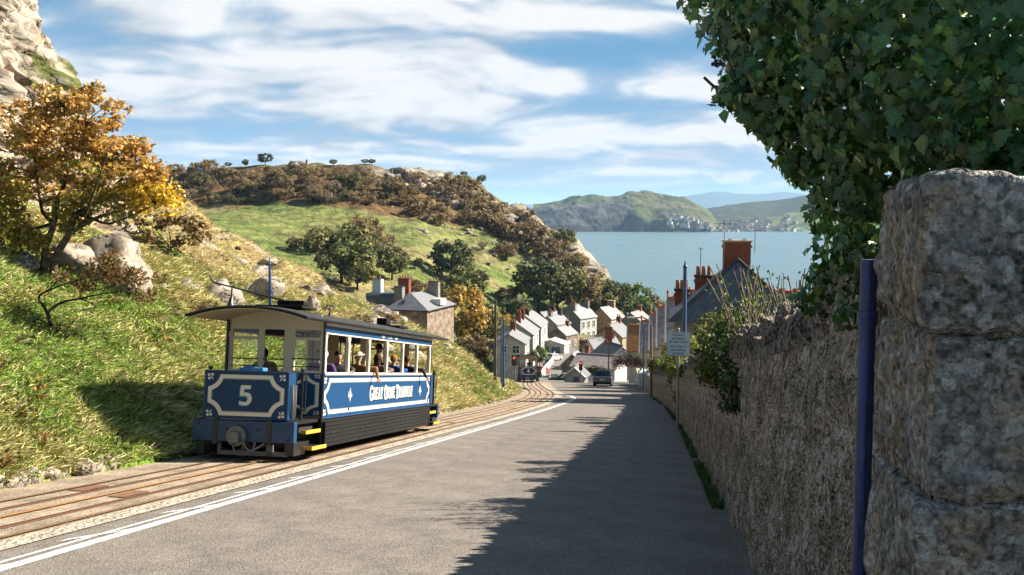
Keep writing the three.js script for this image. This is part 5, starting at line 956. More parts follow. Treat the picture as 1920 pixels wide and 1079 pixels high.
// ------------------------------------------------------------------ autumn tree, leaning shrub and bushes of the near bank
{
  const foot = sit(88, 512) ?? V(-20, -4, -28), D = project(foot.x, foot.y, foot.z)[2], m = D / F, W = (px, py, dz = 0) => at(px, py, D + dz).sub(foot);
  const t = thing('autumn_tree', 'orange and gold sycamore tree standing on the bank before the crag', 'tree', foot), r = rng(501), L = new Leaves('lobed');
  const stem = (a, r0, r1) => mesh('trunk', limb(a, r0, r1, 10), mat([0.33, 0.24, 0.18], 0.9, { map: rep(rockTex, 1, 2), bumpMap: rep(grainBump, 2), bumpScale: 0.02 }), t);
  const tips = [[W(150, 420), W(215, 330)], [W(150, 400), W(160, 230)], [W(80, 400), W(60, 260)], [W(200, 420), W(290, 385)], [W(60, 430), W(-40, 340)], [W(120, 350), W(120, 200)], [W(185, 380), W(240, 360)], [W(75, 380, 1.5), W(30, 330, 2)], [W(160, 400, -1.5), W(200, 290, -2)]];
  stem([W(98, 525), W(105, 480), W(128, 440), W(140, 400)], 0.14, 0.08); stem([W(82, 525), W(84, 470), W(100, 420), W(108, 370)], 0.12, 0.07); stem([W(128, 440), W(150, 425), W(190, 405), W(230, 395)], 0.08, 0.035);
  const joints = [W(140, 400), W(108, 370), W(128, 440), W(100, 420)];
  const ends = [];
  for (const [a, b] of tips) { let j = joints[0]; for (const q of joints) if (q.distanceTo(a) < j.distanceTo(a)) j = q; mesh('branch', limb([j, a.clone().lerp(j, 0.3), a, b], 0.06, 0.012, 6), barkDark, t); ends.push(a, b, a.clone().lerp(b, 0.5)); }
  const blobs = [[150, 220, 62], [110, 185, 34], [165, 165, 26], [90, 260, 80], [205, 280, 62], [35, 320, 80], [140, 330, 80], [240, 340, 62], [285, 365, 46], [20, 420, 60], [-60, 340, 90], [-70, 430, 70], [210, 375, 48], [130, 395, 40], [315, 372, 26], [250, 285, 36], [40, 235, 56], [280, 320, 30], [60, 445, 36], [200, 215, 30]];
  const R2 = blobs.reduce((a, b) => a + b[2] ** 2, 0), twigs = [];
  for (const [x, y, R] of blobs) {
    const cl = Math.round(225 * R * R / R2 + 3);
    for (let k = 0; k < cl; k++) {
      const d = rdir(r), q = Math.cbrt(r()), px = x + d.x * R * q, py = y + d.y * R * q * 0.85, dz = d.z * R * q * m * 1.3, c = W(px, py, dz);
      let e = ends[0]; for (const v of ends) if (v.distanceTo(c) < e.distanceTo(c)) e = v; twigs.push(limb([e, e.clone().lerp(c, 0.5).add(V(0, 0.06, 0)), c], 0.014, 0.004, 4));
      const yellow = ss(215, 290, px) * ss(310, 370, py), green = clamp(0.2 + 0.5 * ss(300, 420, py) * (1 - yellow) + noise3(c.x, c.y, c.z) * 0.4, 0, 1), n = 52, cr = 0.3 + r() * 0.2;
      for (let i = 0; i < n; i++) {
        const e2 = rdir(r), p = c.clone().add(V(e2.x * cr, e2.y * cr * 0.6, e2.z * cr).multiplyScalar(Math.cbrt(r())));
        const nor = rdir(r).add(V(0, 0.9, 0)).normalize(), dir = rdir(r); dir.y -= 0.5; dir.addScaledVector(nor, -dir.dot(nor)).normalize();
        const g = r(), col = yellow > 0.3 && r() < yellow ? [1.0, 0.68, 0.06] : g < green ? [0.42, 0.4, 0.06] : g < 0.6 ? [0.68, 0.36, 0.09] : [0.82, 0.5, 0.13];
        L.add(p, dir, nor, 0.085 + r() * 0.075, vary(col, r, 0.28));
      }
    }
  }
  mesh('twigs', merged(twigs), barkDark, t).userData.kind = 'stuff'; mesh('crown', L.geo(), leafM, t);
}
{
  const foot = sit(92, 612) ?? V(-17, -4, -22), D = project(foot.x, foot.y, foot.z)[2], W = (px, py, dz = 0) => at(px, py, D + dz).sub(foot), t = thing('wind_bent_hawthorn', 'low wind-bent thorn bush with dark twisted branches leaning right on the bank', 'shrub', foot), r = rng(61), L = new Leaves('rhomb');
  for (const [a, w] of [[[[95, 610], [85, 580], [72, 560], [90, 545], [130, 530], [170, 520]], 0.045], [[[95, 610], [90, 585], [110, 570], [150, 560], [200, 550], [250, 548]], 0.04], [[[92, 608], [60, 595], [30, 585], [8, 580]], 0.02], [[[90, 545], [120, 515], [150, 500], [190, 500], [230, 515]], 0.02], [[[150, 560], [180, 575], [150, 582], [178, 582]], 0.015], [[[130, 530], [160, 545], [200, 540], [240, 525]], 0.018]]) mesh('branch', limb(a.map(([x, y], i) => W(x, y, (i % 3 - 1) * 0.25)), w, w * 0.25, 6), barkDark, t);
  for (const [x, y, R, n] of [[190, 500, 34, 380], [225, 515, 34, 420], [160, 530, 24, 200], [255, 520, 26, 260], [210, 485, 22, 160], [270, 555, 26, 160], [120, 520, 18, 80]]) for (let i = 0; i < n; i++) { const d = rdir(r), q = Math.cbrt(r()), p = W(x + d.x * R * q, y + d.y * R * q * 0.7, d.z * 0.5); L.add(p, rdir(r), rdir(r), 0.05 + r() * 0.04, vary(r() < 0.35 ? [0.15, 0.15, 0.03] : [0.26, 0.12, 0.035], r)); }
  mesh('foliage', L.geo(), leafM, t).userData.kind = 'stuff';
  const dead = thing('dead_scrub', 'dark tangle of dead twigs at the foot of the wind-bent thorn', 'shrub', sit(118, 630) ?? foot), q = rng(8);
  mesh('tangle', merged(Array.from({ length: 90 }, () => { const d = rdir(q); d.y = Math.abs(d.y) * 0.7; return bar(V((q() - 0.5) * 0.5, -0.05, (q() - 0.5) * 0.5), d.multiplyScalar(0.35 + q() * 0.35), 0.006, 0.003, 4); })), barkDark, dead).userData.kind = 'stuff';
}
[[320, 470, 78, 'brown', 1.15, 'dark brown bush on the bank crest right of the autumn tree'], [375, 605, 42, 'brown', 0.8, 'small leafy bush above the front of the near tram roof'], [395, 585, 26, 'olive', 0.9, 'wisp of olive bush behind the near tram canopy'], [290, 530, 26, 'brown', 1.4, 'low brown bush between the boulders'], [672, 612, 26, 'rust', 1.6, 'rusty bramble patch behind the middle of the near tram roof'], [720, 610, 30, 'gold', 1.2, 'golden bush above the rear of the near tram roof'], [45, 640, 22, 'olive', 1.6, 'small green bush on the bank below the thorn'], [700, 625, 22, 'brown', 1.5, 'brown bramble beside the golden bush'], [225, 700, 16, 'rust', 1.2, 'reddish dock plant low on the bank left of the near tram']]
  .forEach(([x, y, h, tone, w, label], i) => { const p = sit(x, y); if (!p) return; const d = project(p.x, p.y, p.z)[2], pr = scrubProto[{ brown: 0, rust: 1, olive: 2, gold: 1, dark: 4 }[tone]]; const t = thing('bank_bush', label, 'bush', p.add(V(0, -0.1, 0)), i, 'bushes on the bank'); mesh('stems', pr.trunk, barkDark, t); mesh('crown', pr.crown, leafM, t); const k = h * d / F; t.scale.set(k * w, k, k * w); });
// ------------------------------------------------------------------ houses
const slateTex = tex(512, (u, v) => { const row = Math.floor(v * 32), x = u * 24 + (row % 2) * 0.5, c = hash3(Math.floor(x) % 24, row, 3), e = Math.min(x - Math.floor(x), (v * 32) % 1); return clamp(0.5 + c * 0.35 - (e < 0.08 ? 0.28 : 0) + (tfbm(u, v, 20, 3, 6) - 0.5) * 0.4, 0.05, 1); });
const renderTex = tex(512, (u, v) => clamp(0.72 + (tfbm(u, v, 8, 5, 61) - 0.5) * 0.5 + (tfbm(u, v * 0.3, 40, 3, 62) - 0.5) * 0.3, 0.1, 1));
const H = {
  slate: mat([0.32, 0.31, 0.32], 0.6, { map: rep(slateTex, 0.3) }), darkSlate: mat([0.13, 0.135, 0.15], 0.55, { map: rep(slateTex, 0.3) }), pinkSlate: mat([0.5, 0.42, 0.4], 0.65, { map: rep(slateTex, 0.3) }), tile: mat([0.55, 0.25, 0.1], 0.8, { map: rep(slateTex, 0.35) }),
  grey: mat([0.4, 0.36, 0.32], 0.95, { map: rep(renderTex, 0.25) }), stone: mat([0.52, 0.43, 0.34], 0.95, { map: rep(wallTex, 0.25) }), tan: mat([0.66, 0.44, 0.22], 0.95, { map: rep(renderTex, 0.25) }), white: mat([0.74, 0.71, 0.66], 0.9, { map: rep(renderTex, 0.25) }), cream: mat([0.8, 0.72, 0.56], 0.9, { map: rep(renderTex, 0.25) }), bluewall: mat([0.6, 0.68, 0.74], 0.8),
  brick: mat([0.38, 0.12, 0.07], 0.9, { map: rep(renderTex, 0.8) }), pot: mat([0.5, 0.17, 0.08], 0.85), trim: mat([0.85, 0.83, 0.78], 0.6), pane: mat([0.03, 0.04, 0.05], 0.08, { metalness: 0 }), door: mat([0.08, 0.12, 0.2], 0.6), dark: mat([0.05, 0.05, 0.055], 0.7), ridge: mat([0.5, 0.13, 0.07], 0.8),
};
function gableRoof(w, d, eave, rise, over = 0.3, th = 0.18) {    // ridge along z; two slabs
  const hw = w / 2 + over, hd = d / 2 + over, y0 = eave - over * rise / (w / 2);
  return [-1, 1].map((s) => { const sh = new THREE.Shape([[0, eave + rise], [s * hw, y0], [s * hw, y0 + th], [0, eave + rise + th * 1.25]].map(([x, y]) => new THREE.Vector2(x, y))); return boxUV(new THREE.ExtrudeGeometry(sh, { depth: hd * 2, bevelEnabled: false }).translate(0, 0, -hd), 1); });
}
function houseWalls(w, d, eave, rise, deep = 3) {
  const sh = new THREE.Shape([[-w / 2, -deep], [w / 2, -deep], [w / 2, eave], [0, eave + rise], [-w / 2, eave]].map(([x, y]) => new THREE.Vector2(x, y)));
  return boxUV(new THREE.ExtrudeGeometry(sh, { depth: d, bevelEnabled: false }).translate(0, 0, -d / 2), 1);
}
function addWindow(h, face, w0, d, u, v, ww, wh) {    // face: 'z' gable end, 'x' right side, '-x' left side
  const w = w0 + (h.userData.thick ?? 0) * 2, put = (geo) => { const q = geo.clone(); if (face === 'x') q.rotateY(Math.PI / 2).translate(w / 2, v, -u); else if (face === '-x') q.rotateY(-Math.PI / 2).translate(-w / 2, v, u); else q.translate(u, v, d / 2); return q; };
  const fr = mesh('window', put(merged([bx(-ww / 2 - 0.12, -ww / 2, -0.1, wh + 0.12, -0.02, 0.09), bx(ww / 2, ww / 2 + 0.12, -0.1, wh + 0.12, -0.02, 0.09), bx(-ww / 2, ww / 2, wh, wh + 0.12, -0.02, 0.085), bx(-ww / 2 - 0.18, ww / 2 + 0.18, -0.18, -0.1, -0.02, 0.16), bx(-ww / 2, ww / 2, wh * 0.5 - 0.03, wh * 0.5 + 0.03, 0.01, 0.06), bx(-0.03, 0.03, 0, wh, 0.01, 0.055)])), H.trim, h);
  mesh('pane', put(merged([bx(-ww / 2, ww / 2, -0.08, wh, -0.03, 0.02)])), H.pane, fr);
}
function addDoor(h, face, w, d, u, ww = 1, wh = 2.1) { const q = merged([bx(-ww / 2, ww / 2, 0, wh, -0.02, 0.06)]); if (face === 'x') q.rotateY(Math.PI / 2).translate(w / 2, 0, -u); else q.translate(u, 0, d / 2); mesh('door', q, H.door, h); }
function addChimney(h, x, z, y0, y1, cw, cd, m, pots = 3, cap = H.dark) {
  const c = mesh('chimney', boxUV(merged([bx(x - cw / 2, x + cw / 2, y0, y1, z - cd / 2, z + cd / 2), bx(x - cw / 2 - 0.07, x + cw / 2 + 0.07, y1 - 0.35, y1 - 0.2, z - cd / 2 - 0.07, z + cd / 2 + 0.07)]), 1), m, h);
  mesh('chimney_cap', merged([bx(x - cw / 2 - 0.08, x + cw / 2 + 0.08, y1, y1 + 0.12, z - cd / 2 - 0.08, z + cd / 2 + 0.08)]), cap, c);
  for (let i = 0; i < pots; i++) mesh('chimney_pot', merged([new THREE.CylinderGeometry(0.11, 0.15, 0.62, 10).translate(x + (cw > cd ? (i - (pots - 1) / 2) * cw / pots : 0), y1 + 0.42, z + (cw > cd ? 0 : (i - (pots - 1) / 2) * cd / pots))]), H.pot, c);
}
function house(o) {    // gable end looks along +z
  const { name = 'house', label, pos, turn, w, d, eave, rise, wall = H.grey, side, roof = H.slate, group } = o;
  const h = thing(name, label, 'house', pos, turn, group); if (side) h.userData.thick = 0.05;
  mesh('wall', houseWalls(w, d, eave, rise, o.deep), wall, h);
  if (side) mesh('front_render', boxUV(bx(w / 2 + 0.004, w / 2 + 0.05, -(o.deep ?? 3), eave - 0.05, -d / 2, d / 2), 1), side, h);
  gableRoof(w, d, eave, rise, o.over).forEach((g, i) => mesh('roof_slope', g, roof, h));
  mesh('ridge', merged([bar(V(0, eave + rise + 0.24, -d / 2 - 0.2), V(0, eave + rise + 0.24, d / 2 + 0.2), 0.13, 0.13, 6)]), o.ridge ?? roof, h);
  if (o.barge) for (const s of [-1, 1]) mesh('barge_board', merged([bar(V(0, eave + rise + 0.05, d / 2 + 0.33), V(s * (w / 2 + 0.3), eave - 0.3 * rise / (w / 2) + 0.05, d / 2 + 0.33), 0.11, 0.11, 4)]), H.trim, h);
  for (const q of o.windows ?? []) addWindow(h, q[0], w, d, ...q.slice(1));
  for (const q of o.doors ?? []) addDoor(h, q[0], w + (side ? 0.1 : 0), d, ...q.slice(1));
  for (const q of o.chimneys ?? []) addChimney(h, ...q);
  return h;
}
const ground = (px, py, d) => { const p = at(px, py, d); return p; };
const corner = (px, py, d, w, dp, th) => at(px, py, d).add(V(-w / 2, 0, -dp / 2).applyAxisAngle(V(0, 1, 0), th));
const pane4 = (y) => [['x', -2, y, 1, 1.6], ['x', 0.6, y, 1, 1.6], ['x', 2.6, y, 0.9, 1.6]];
house({ label: 'big grey gabled house with white front at the foot of the hill', pos: at(1082, 637, 292), turn: -0.52, w: 8.4, d: 8.6, eave: 7, rise: 3.4, wall: H.grey, side: H.white, windows: [['x', -2.8, 0.9, 1.1, 1.8], ['x', 0, 0.9, 1.1, 1.8], ['x', 2.8, 0.9, 1.1, 1.8], ['x', -2.8, 4.2, 1.1, 1.7], ['x', 0, 4.2, 1.1, 1.7], ['x', 2.8, 4.2, 1.1, 1.7], ['z', -0.6, 6.6, 0.8, 1.0]], chimneys: [[1.2, 3.6, 8, 11.6, 1.6, 0.8, H.grey, 3], [1.0, -3.6, 8, 11.8, 1.6, 0.8, H.grey, 3]] });
house({ label: 'tan-sided house with white front right of the big grey gabled house', pos: at(1138, 638, 302), turn: -0.52, w: 8, d: 7.4, eave: 7.2, rise: 3.2, wall: H.tan, side: H.cream, windows: [['x', -2, 0.9, 1.2, 1.8], ['x', 2, 0.9, 1.2, 1.8], ['x', -2, 4.2, 1.2, 1.8], ['x', 2, 4.2, 1.2, 1.8]], chimneys: [[-0.4, -3, 8, 12.2, 2.6, 0.9, H.tan, 0, H.cream]] });
house({ label: 'small grey house with dark chimneys left of the big grey house', pos: at(1040, 642, 272), turn: -0.5, w: 6.2, d: 6.6, eave: 5.4, rise: 2.2, wall: H.grey, side: H.cream, windows: [['x', -2, 0.8, 0.9, 1.4], ['x', 0.2, 0.8, 0.9, 1.4], ['x', 2.2, 0.8, 0.9, 1.4], ['x', -2, 3.3, 0.9, 1.4], ['x', 0.2, 3.3, 0.9, 1.4], ['x', 2.2, 3.3, 0.9, 1.4]], chimneys: [[0, 2.2, 6, 9, 1.2, 0.9, H.grey, 2], [0, -2.6, 6, 9.4, 1.2, 0.9, H.dark, 2]] });
house({ label: 'nearest white terrace house, beside the far tram', pos: corner(984, 692, 170, 5.6, 9, 0.06), turn: 0.06, w: 5.6, d: 9, eave: 4.4, rise: 1.5, wall: H.white, side: H.white, windows: [['z', 1.2, 0.6, 1.6, 1.9], ['z', 1.2, 2.9, 1.2, 1.2], ['z', -0.9, 3, 0.9, 1.0], ['x', -1.8, 0.8, 0.8, 1.4], ['x', 1.4, 0.8, 0.8, 1.4], ['x', -1.8, 2.9, 0.8, 1.2], ['x', 1.4, 2.9, 0.8, 1.2]], chimneys: [[0, -2.4, 4.6, 7.4, 0.9, 0.7, H.brick, 2]], group: 'white terrace' });
house({ label: 'middle white terrace house with red brick chimneys', pos: corner(999, 680, 196, 7, 11, 0.03), turn: 0.03, w: 7, d: 11, eave: 5.6, rise: 2.4, wall: H.cream, side: H.white, windows: [['z', 1.4, 2.9, 1.0, 1.5], ['x', -2.6, 0.8, 1.0, 1.6], ['x', 0, 0.8, 1.0, 1.6], ['x', 2.6, 0.8, 1.0, 1.6], ['x', -2.6, 3.5, 1.0, 1.4], ['x', 2.6, 3.5, 1.0, 1.4]], chimneys: [[0.2, 3, 6, 9.8, 1.1, 0.8, H.brick, 3], [0.2, -3, 6, 9.8, 1.1, 0.8, H.brick, 3]], group: 'white terrace' });
house({ label: 'farthest white terrace house with bay front', pos: corner(1014, 664, 226, 7.5, 12, 0.0), turn: 0.0, w: 7.5, d: 12, eave: 6.2, rise: 2.6, wall: H.white, side: H.white, windows: [['x', -3, 0.8, 1.1, 1.7], ['x', 0, 0.8, 1.1, 1.7], ['x', 3, 0.8, 1.1, 1.7], ['x', -3, 3.8, 1.1, 1.6], ['x', 0, 3.8, 1.1, 1.6], ['x', 3, 3.8, 1.1, 1.6]], chimneys: [[0, 3.4, 6.5, 10, 1.1, 0.8, H.dark, 3]], group: 'white terrace' });
house({ label: 'pale house with hipped white dormer above the white terrace', pos: at(990, 634, 262), turn: -0.35, w: 7.5, d: 7, eave: 4.6, rise: 2.2, wall: H.bluewall, side: H.white, roof: H.pinkSlate, windows: [['x', -2, 2.4, 1, 1.3], ['x', 2, 2.4, 1, 1.3], ['z', 0, 3.9, 1.6, 1]], group: 'white terrace' });
house({ label: 'stone gabled house with tall red brick chimney in the dip of the road', pos: at(1085, 706, 190), turn: -0.2, w: 4.4, d: 8, eave: 2.9, rise: 2.1, wall: H.stone, roof: H.slate, barge: true, windows: [['x', -1, 0.9, 0.9, 1.3]], chimneys: [[0.6, -1, 3.5, 6.9, 1.3, 1.0, H.brick, 3]] });
house({ label: 'little white lodge with dark porch roof by the traffic light', pos: at(1081, 722, 122), turn: -0.1, w: 2.6, d: 2.4, eave: 1.3, rise: 1.1, wall: H.white, roof: H.darkSlate, doors: [['z', 0.2, 0.7, 1.25]], barge: true });
house({ name: 'bungalow', label: 'low bungalow with pale pink slate roof behind the hedge', pos: at(1124, 704, 150), turn: 1.3, w: 6, d: 7, eave: 1.6, rise: 1.4, wall: H.white, roof: H.pinkSlate, chimneys: [[1.6, -2.6, 2, 4.2, 0.8, 0.7, H.brick, 1]] });
house({ name: 'outbuilding', label: 'white shed with glazed doors above the parked cars', pos: at(1037, 662, 235), turn: -0.2, w: 7, d: 4, eave: 2.4, rise: 0.9, wall: H.white, roof: H.trim, doors: [['z', -1.6, 2.2, 1.8], ['z', 1.4, 2.2, 1.8]] });
house({ name: 'cottage', label: 'dark-roofed cottage in the dip behind the tile-roofed house', pos: at(1150, 690, 172), turn: 0.5, w: 6, d: 7, eave: 1.9, rise: 2.3, wall: H.white, roof: H.darkSlate, barge: true, windows: [['z', -1, 0.8, 1, 1.3]], chimneys: [[0, -2, 4, 7, 1, 0.8, H.brick, 2]] });
[[1056, 652, 250, 5, 6, 3.6, 1.8, -0.4, H.stone, H.slate, 'low stone house between the white shed and the big grey house'], [1028, 626, 300, 6, 7, 4.6, 2.2, -0.6, H.cream, H.slate, 'cream house peeping over the white shed below the trees'], [1152, 664, 210, 6, 7, 4.2, 2.4, -0.3, H.tan, H.darkSlate, 'brown house with dark roof below the tan-sided house'], [1128, 676, 185, 4.5, 6, 2.4, 1.8, -0.9, H.cream, H.slate, 'small cream cottage behind the bungalow roof'], [1192, 640, 250, 7, 8, 5, 2.6, -0.3, H.grey, H.pinkSlate, 'grey house half hidden by trees above the tile roof']]
  .forEach(([x, y, d, w, dp, e, ri, tn, wl, rf, label]) => house({ label, pos: at(x, y, d), turn: tn, w, d: dp, eave: e, rise: ri, wall: wl, side: wl, roof: rf, windows: [['z', -w * 0.22, 0.8, 0.8, 1.2], ['z', w * 0.22, 0.8, 0.8, 1.2], ['x', -1.5, 0.8, 0.9, 1.3], ['x', 1.5, 0.8, 0.9, 1.3]].concat(e > 4 ? [['z', 0, 3, 0.9, 1.2], ['x', 0, 3, 0.9, 1.2]] : []), chimneys: [[0, -dp * 0.38, e, e + ri + 1.2, 0.9, 0.7, H.brick, 2]] }));
{   // slate-roofed house behind the bank: hipped roof
  const p = at(778, 640, 172), h = thing('house', 'brown rendered house with hipped slate roof and chimneys behind the bank', 'house', p, -0.16);
  mesh('wall', boxUV(bx(-3.9, 3.9, -6, 6.1, -9, 3.5), 1), H.stone, h);
  const hip = new THREE.BufferGeometry(), y0 = 5.95, y1 = 8.6, v = [[-4.3, y0, 3.9], [4.3, y0, 3.9], [4.3, y0, -9.4], [-4.3, y0, -9.4], [-0.6, y1, 0.2], [-0.6, y1, -6]];
  const q = [0, 1, 4, 1, 2, 5, 1, 5, 4, 2, 3, 5, 3, 0, 4, 3, 4, 5, 0, 2, 1, 0, 3, 2]; hip.setAttribute('position', new THREE.Float32BufferAttribute(q.flatMap((i) => v[i]), 3)); hip.computeVertexNormals();
  mesh('roof', boxUV(hip, 1), H.slate, h);
  mesh('fascia', merged([bx(-4.34, 4.34, 5.8, 5.96, 3.86, 3.96), bx(4.27, 4.36, 5.8, 5.96, -9.4, 3.86)]), H.dark, h);
  mesh('skylight', merged([new THREE.BoxGeometry(0.7, 0.08, 0.8).rotateX(0.62).translate(-1.2, 7.25, 2.2)]), H.dark, h);
  mesh('dormer', merged([bx(2.4, 4.2, 6.4, 7.5, -4.5, -2)]), H.trim, h); mesh('rear_wing', boxUV(merged([bx(-12, -3.9, -6, 5.8, -12, -4)]), 1), H.white, h); mesh('wing_roof', boxUV(merged([new THREE.CylinderGeometry(3.2, 3.2, 8.6, 4, 1).rotateY(Math.PI / 4).rotateZ(Math.PI / 2).scale(1, 0.75, 1.25).translate(-8, 6.2, -8)]), 1), H.darkSlate, h);
  addChimney(h, -4.6, -3.5, 5, 9.4, 1.6, 1.2, H.grey, 0); addChimney(h, -5.2, -7, 5, 10.6, 2.2, 1, H.brick, 4); addChimney(h, 0.8, -7, 6, 10.2, 2, 1, H.grey, 3); addChimney(h, -11.2, -8, 5, 10.4, 1.8, 1.2, H.bluewall, 2);
  mesh('downpipe', merged([bar(V(3.2, -4, 3.56), V(3.2, 1.6, 3.56), 0.09)]), H.dark, h);
}
// terrace on the right of the road: cross gables with red ridge tiles
[[74, 2.2, 7.9, 1, 'nearest'], [84, 1.9, 8, 1, 'second'], [94, 1.6, 7.8, 1, 'third'], [105, 1.4, 7.7, 0, 'fourth'], [117, 1.2, 7.6, 0, 'fifth']].forEach(([s, dx, ridge, big, nth]) => {
  const h = house({ name: 'terrace_house', label: nth + ' gabled terrace house with red ridge tiles down the right of the road', pos: V(wallX(s) + dx + 4.5, roadY(s), -s), turn: -Math.PI / 2, w: 5.2, d: 9, eave: ridge - 3, rise: 3, wall: H.cream, roof: H.pinkSlate, ridge: H.ridge, barge: true, over: 0.25, group: 'gabled terrace on the right', windows: [['z', -1, 1, 1, 1.5], ['z', 1, 1, 1, 1.5], ['z', 0, 3.7, 1.4, 1.4]] });
  mesh('finial', merged([bar(V(0, ridge + 0.2, 4.7), V(0, ridge + 0.95, 4.7), 0.1, 0.04, 6), new THREE.SphereGeometry(0.13, 8, 6).translate(0, ridge + 0.75, 4.7)]), H.ridge, h);
  for (let i = 0; i < 9; i++) mesh('ridge_tile', merged([bx(-0.05, 0.05, ridge + 0.3, ridge + 0.5, -4.2 + i, -3.75 + i)]), H.ridge, h);
});
{
  const h = thing('house', 'dark slate roofed house with broad red brick chimney stack above the wall', 'house', V(4.3, roadY(62), -63));
  mesh('wall', boxUV(bx(-3.8, 3.8, -2, 5.7, -3.6, 3.6), 1), H.grey, h);
  const hip = new THREE.BufferGeometry(), y0 = 5.5, y1 = 9.2, v = [[-4.1, y0, 3.9], [4.1, y0, 3.9], [4.1, y0, -3.9], [-4.1, y0, -3.9], [0.1, y1, 0.9], [0.1, y1, -0.9]], q = [0, 1, 4, 1, 2, 5, 1, 5, 4, 2, 3, 5, 3, 0, 4, 3, 4, 5, 0, 2, 1, 0, 3, 2];
  hip.setAttribute('position', new THREE.Float32BufferAttribute(q.flatMap((i) => v[i]), 3)); hip.computeVertexNormals(); mesh('roof', boxUV(hip, 1), H.darkSlate, h);
  for (const k of [0, 1]) mesh('hip_tile', merged([bar(V(...v[k]).add(V(0, 0.06, 0)), V(...v[4]).add(V(0, 0.06, 0)), 0.1, 0.1, 6)]), H.dark, h);
  addChimney(h, 0.1, -0.2, 7.4, 10.3, 1.7, 1.0, H.brick, 0, mat([0.5, 0.4, 0.26], 0.9)); for (const x of [-0.45, 0.45]) mesh('chimney_vent', bx(x, x + 0.25, 10.42, 10.55, -0.3, -0.05), H.trim, h);
  addChimney(h, -1.9, -2.2, 6, 7.9, 1.1, 0.7, H.brick, 3); addChimney(h, -3.3, -3, 5, 6.9, 0.9, 0.7, H.brick, 3);
  for (const [x, y0, y1, bar_] of [[-0.75, 8.6, 11.6, 1], [1.15, 9.6, 11.2, 0], [-2.2, 8, 10, 0]]) { const a = thing('tv_aerial', ['thin television mast left of the broad chimney, over the pots', 'short television aerial at the right edge of the broad chimney', 'tall television aerial with long crossbar left of the broad chimney'][bar_ ? 2 : x > 0 ? 1 : 0], 'aerial', V(4.3 + x, roadY(62), -62.2)); mesh('mast', merged([bar(V(0, y0, 0), V(0, y1, 0), 0.025)]), T.steel, a); mesh('crossbar', merged([bar(V(bar_ ? -0.65 : -0.15, y1 - 0.12, 0), V(bar_ ? 0.65 : 0.15, y1 - 0.12, 0), 0.018)]), T.steel, a); }
}
{
  const h = house({ label: 'orange tile-roofed house with white bargeboards beside the blue pole', pos: V(-2.5, roadY(128), -128), turn: -Math.PI / 2, w: 5, d: 4.6, eave: 4.9, rise: 2.7, wall: H.white, roof: H.tile, barge: true, ridge: H.tile, windows: [['z', -0.9, 0.8, 0.8, 1.3], ['z', 0.9, 0.8, 0.8, 1.3], ['z', 0, 3.4, 0.7, 0.9]] });
}
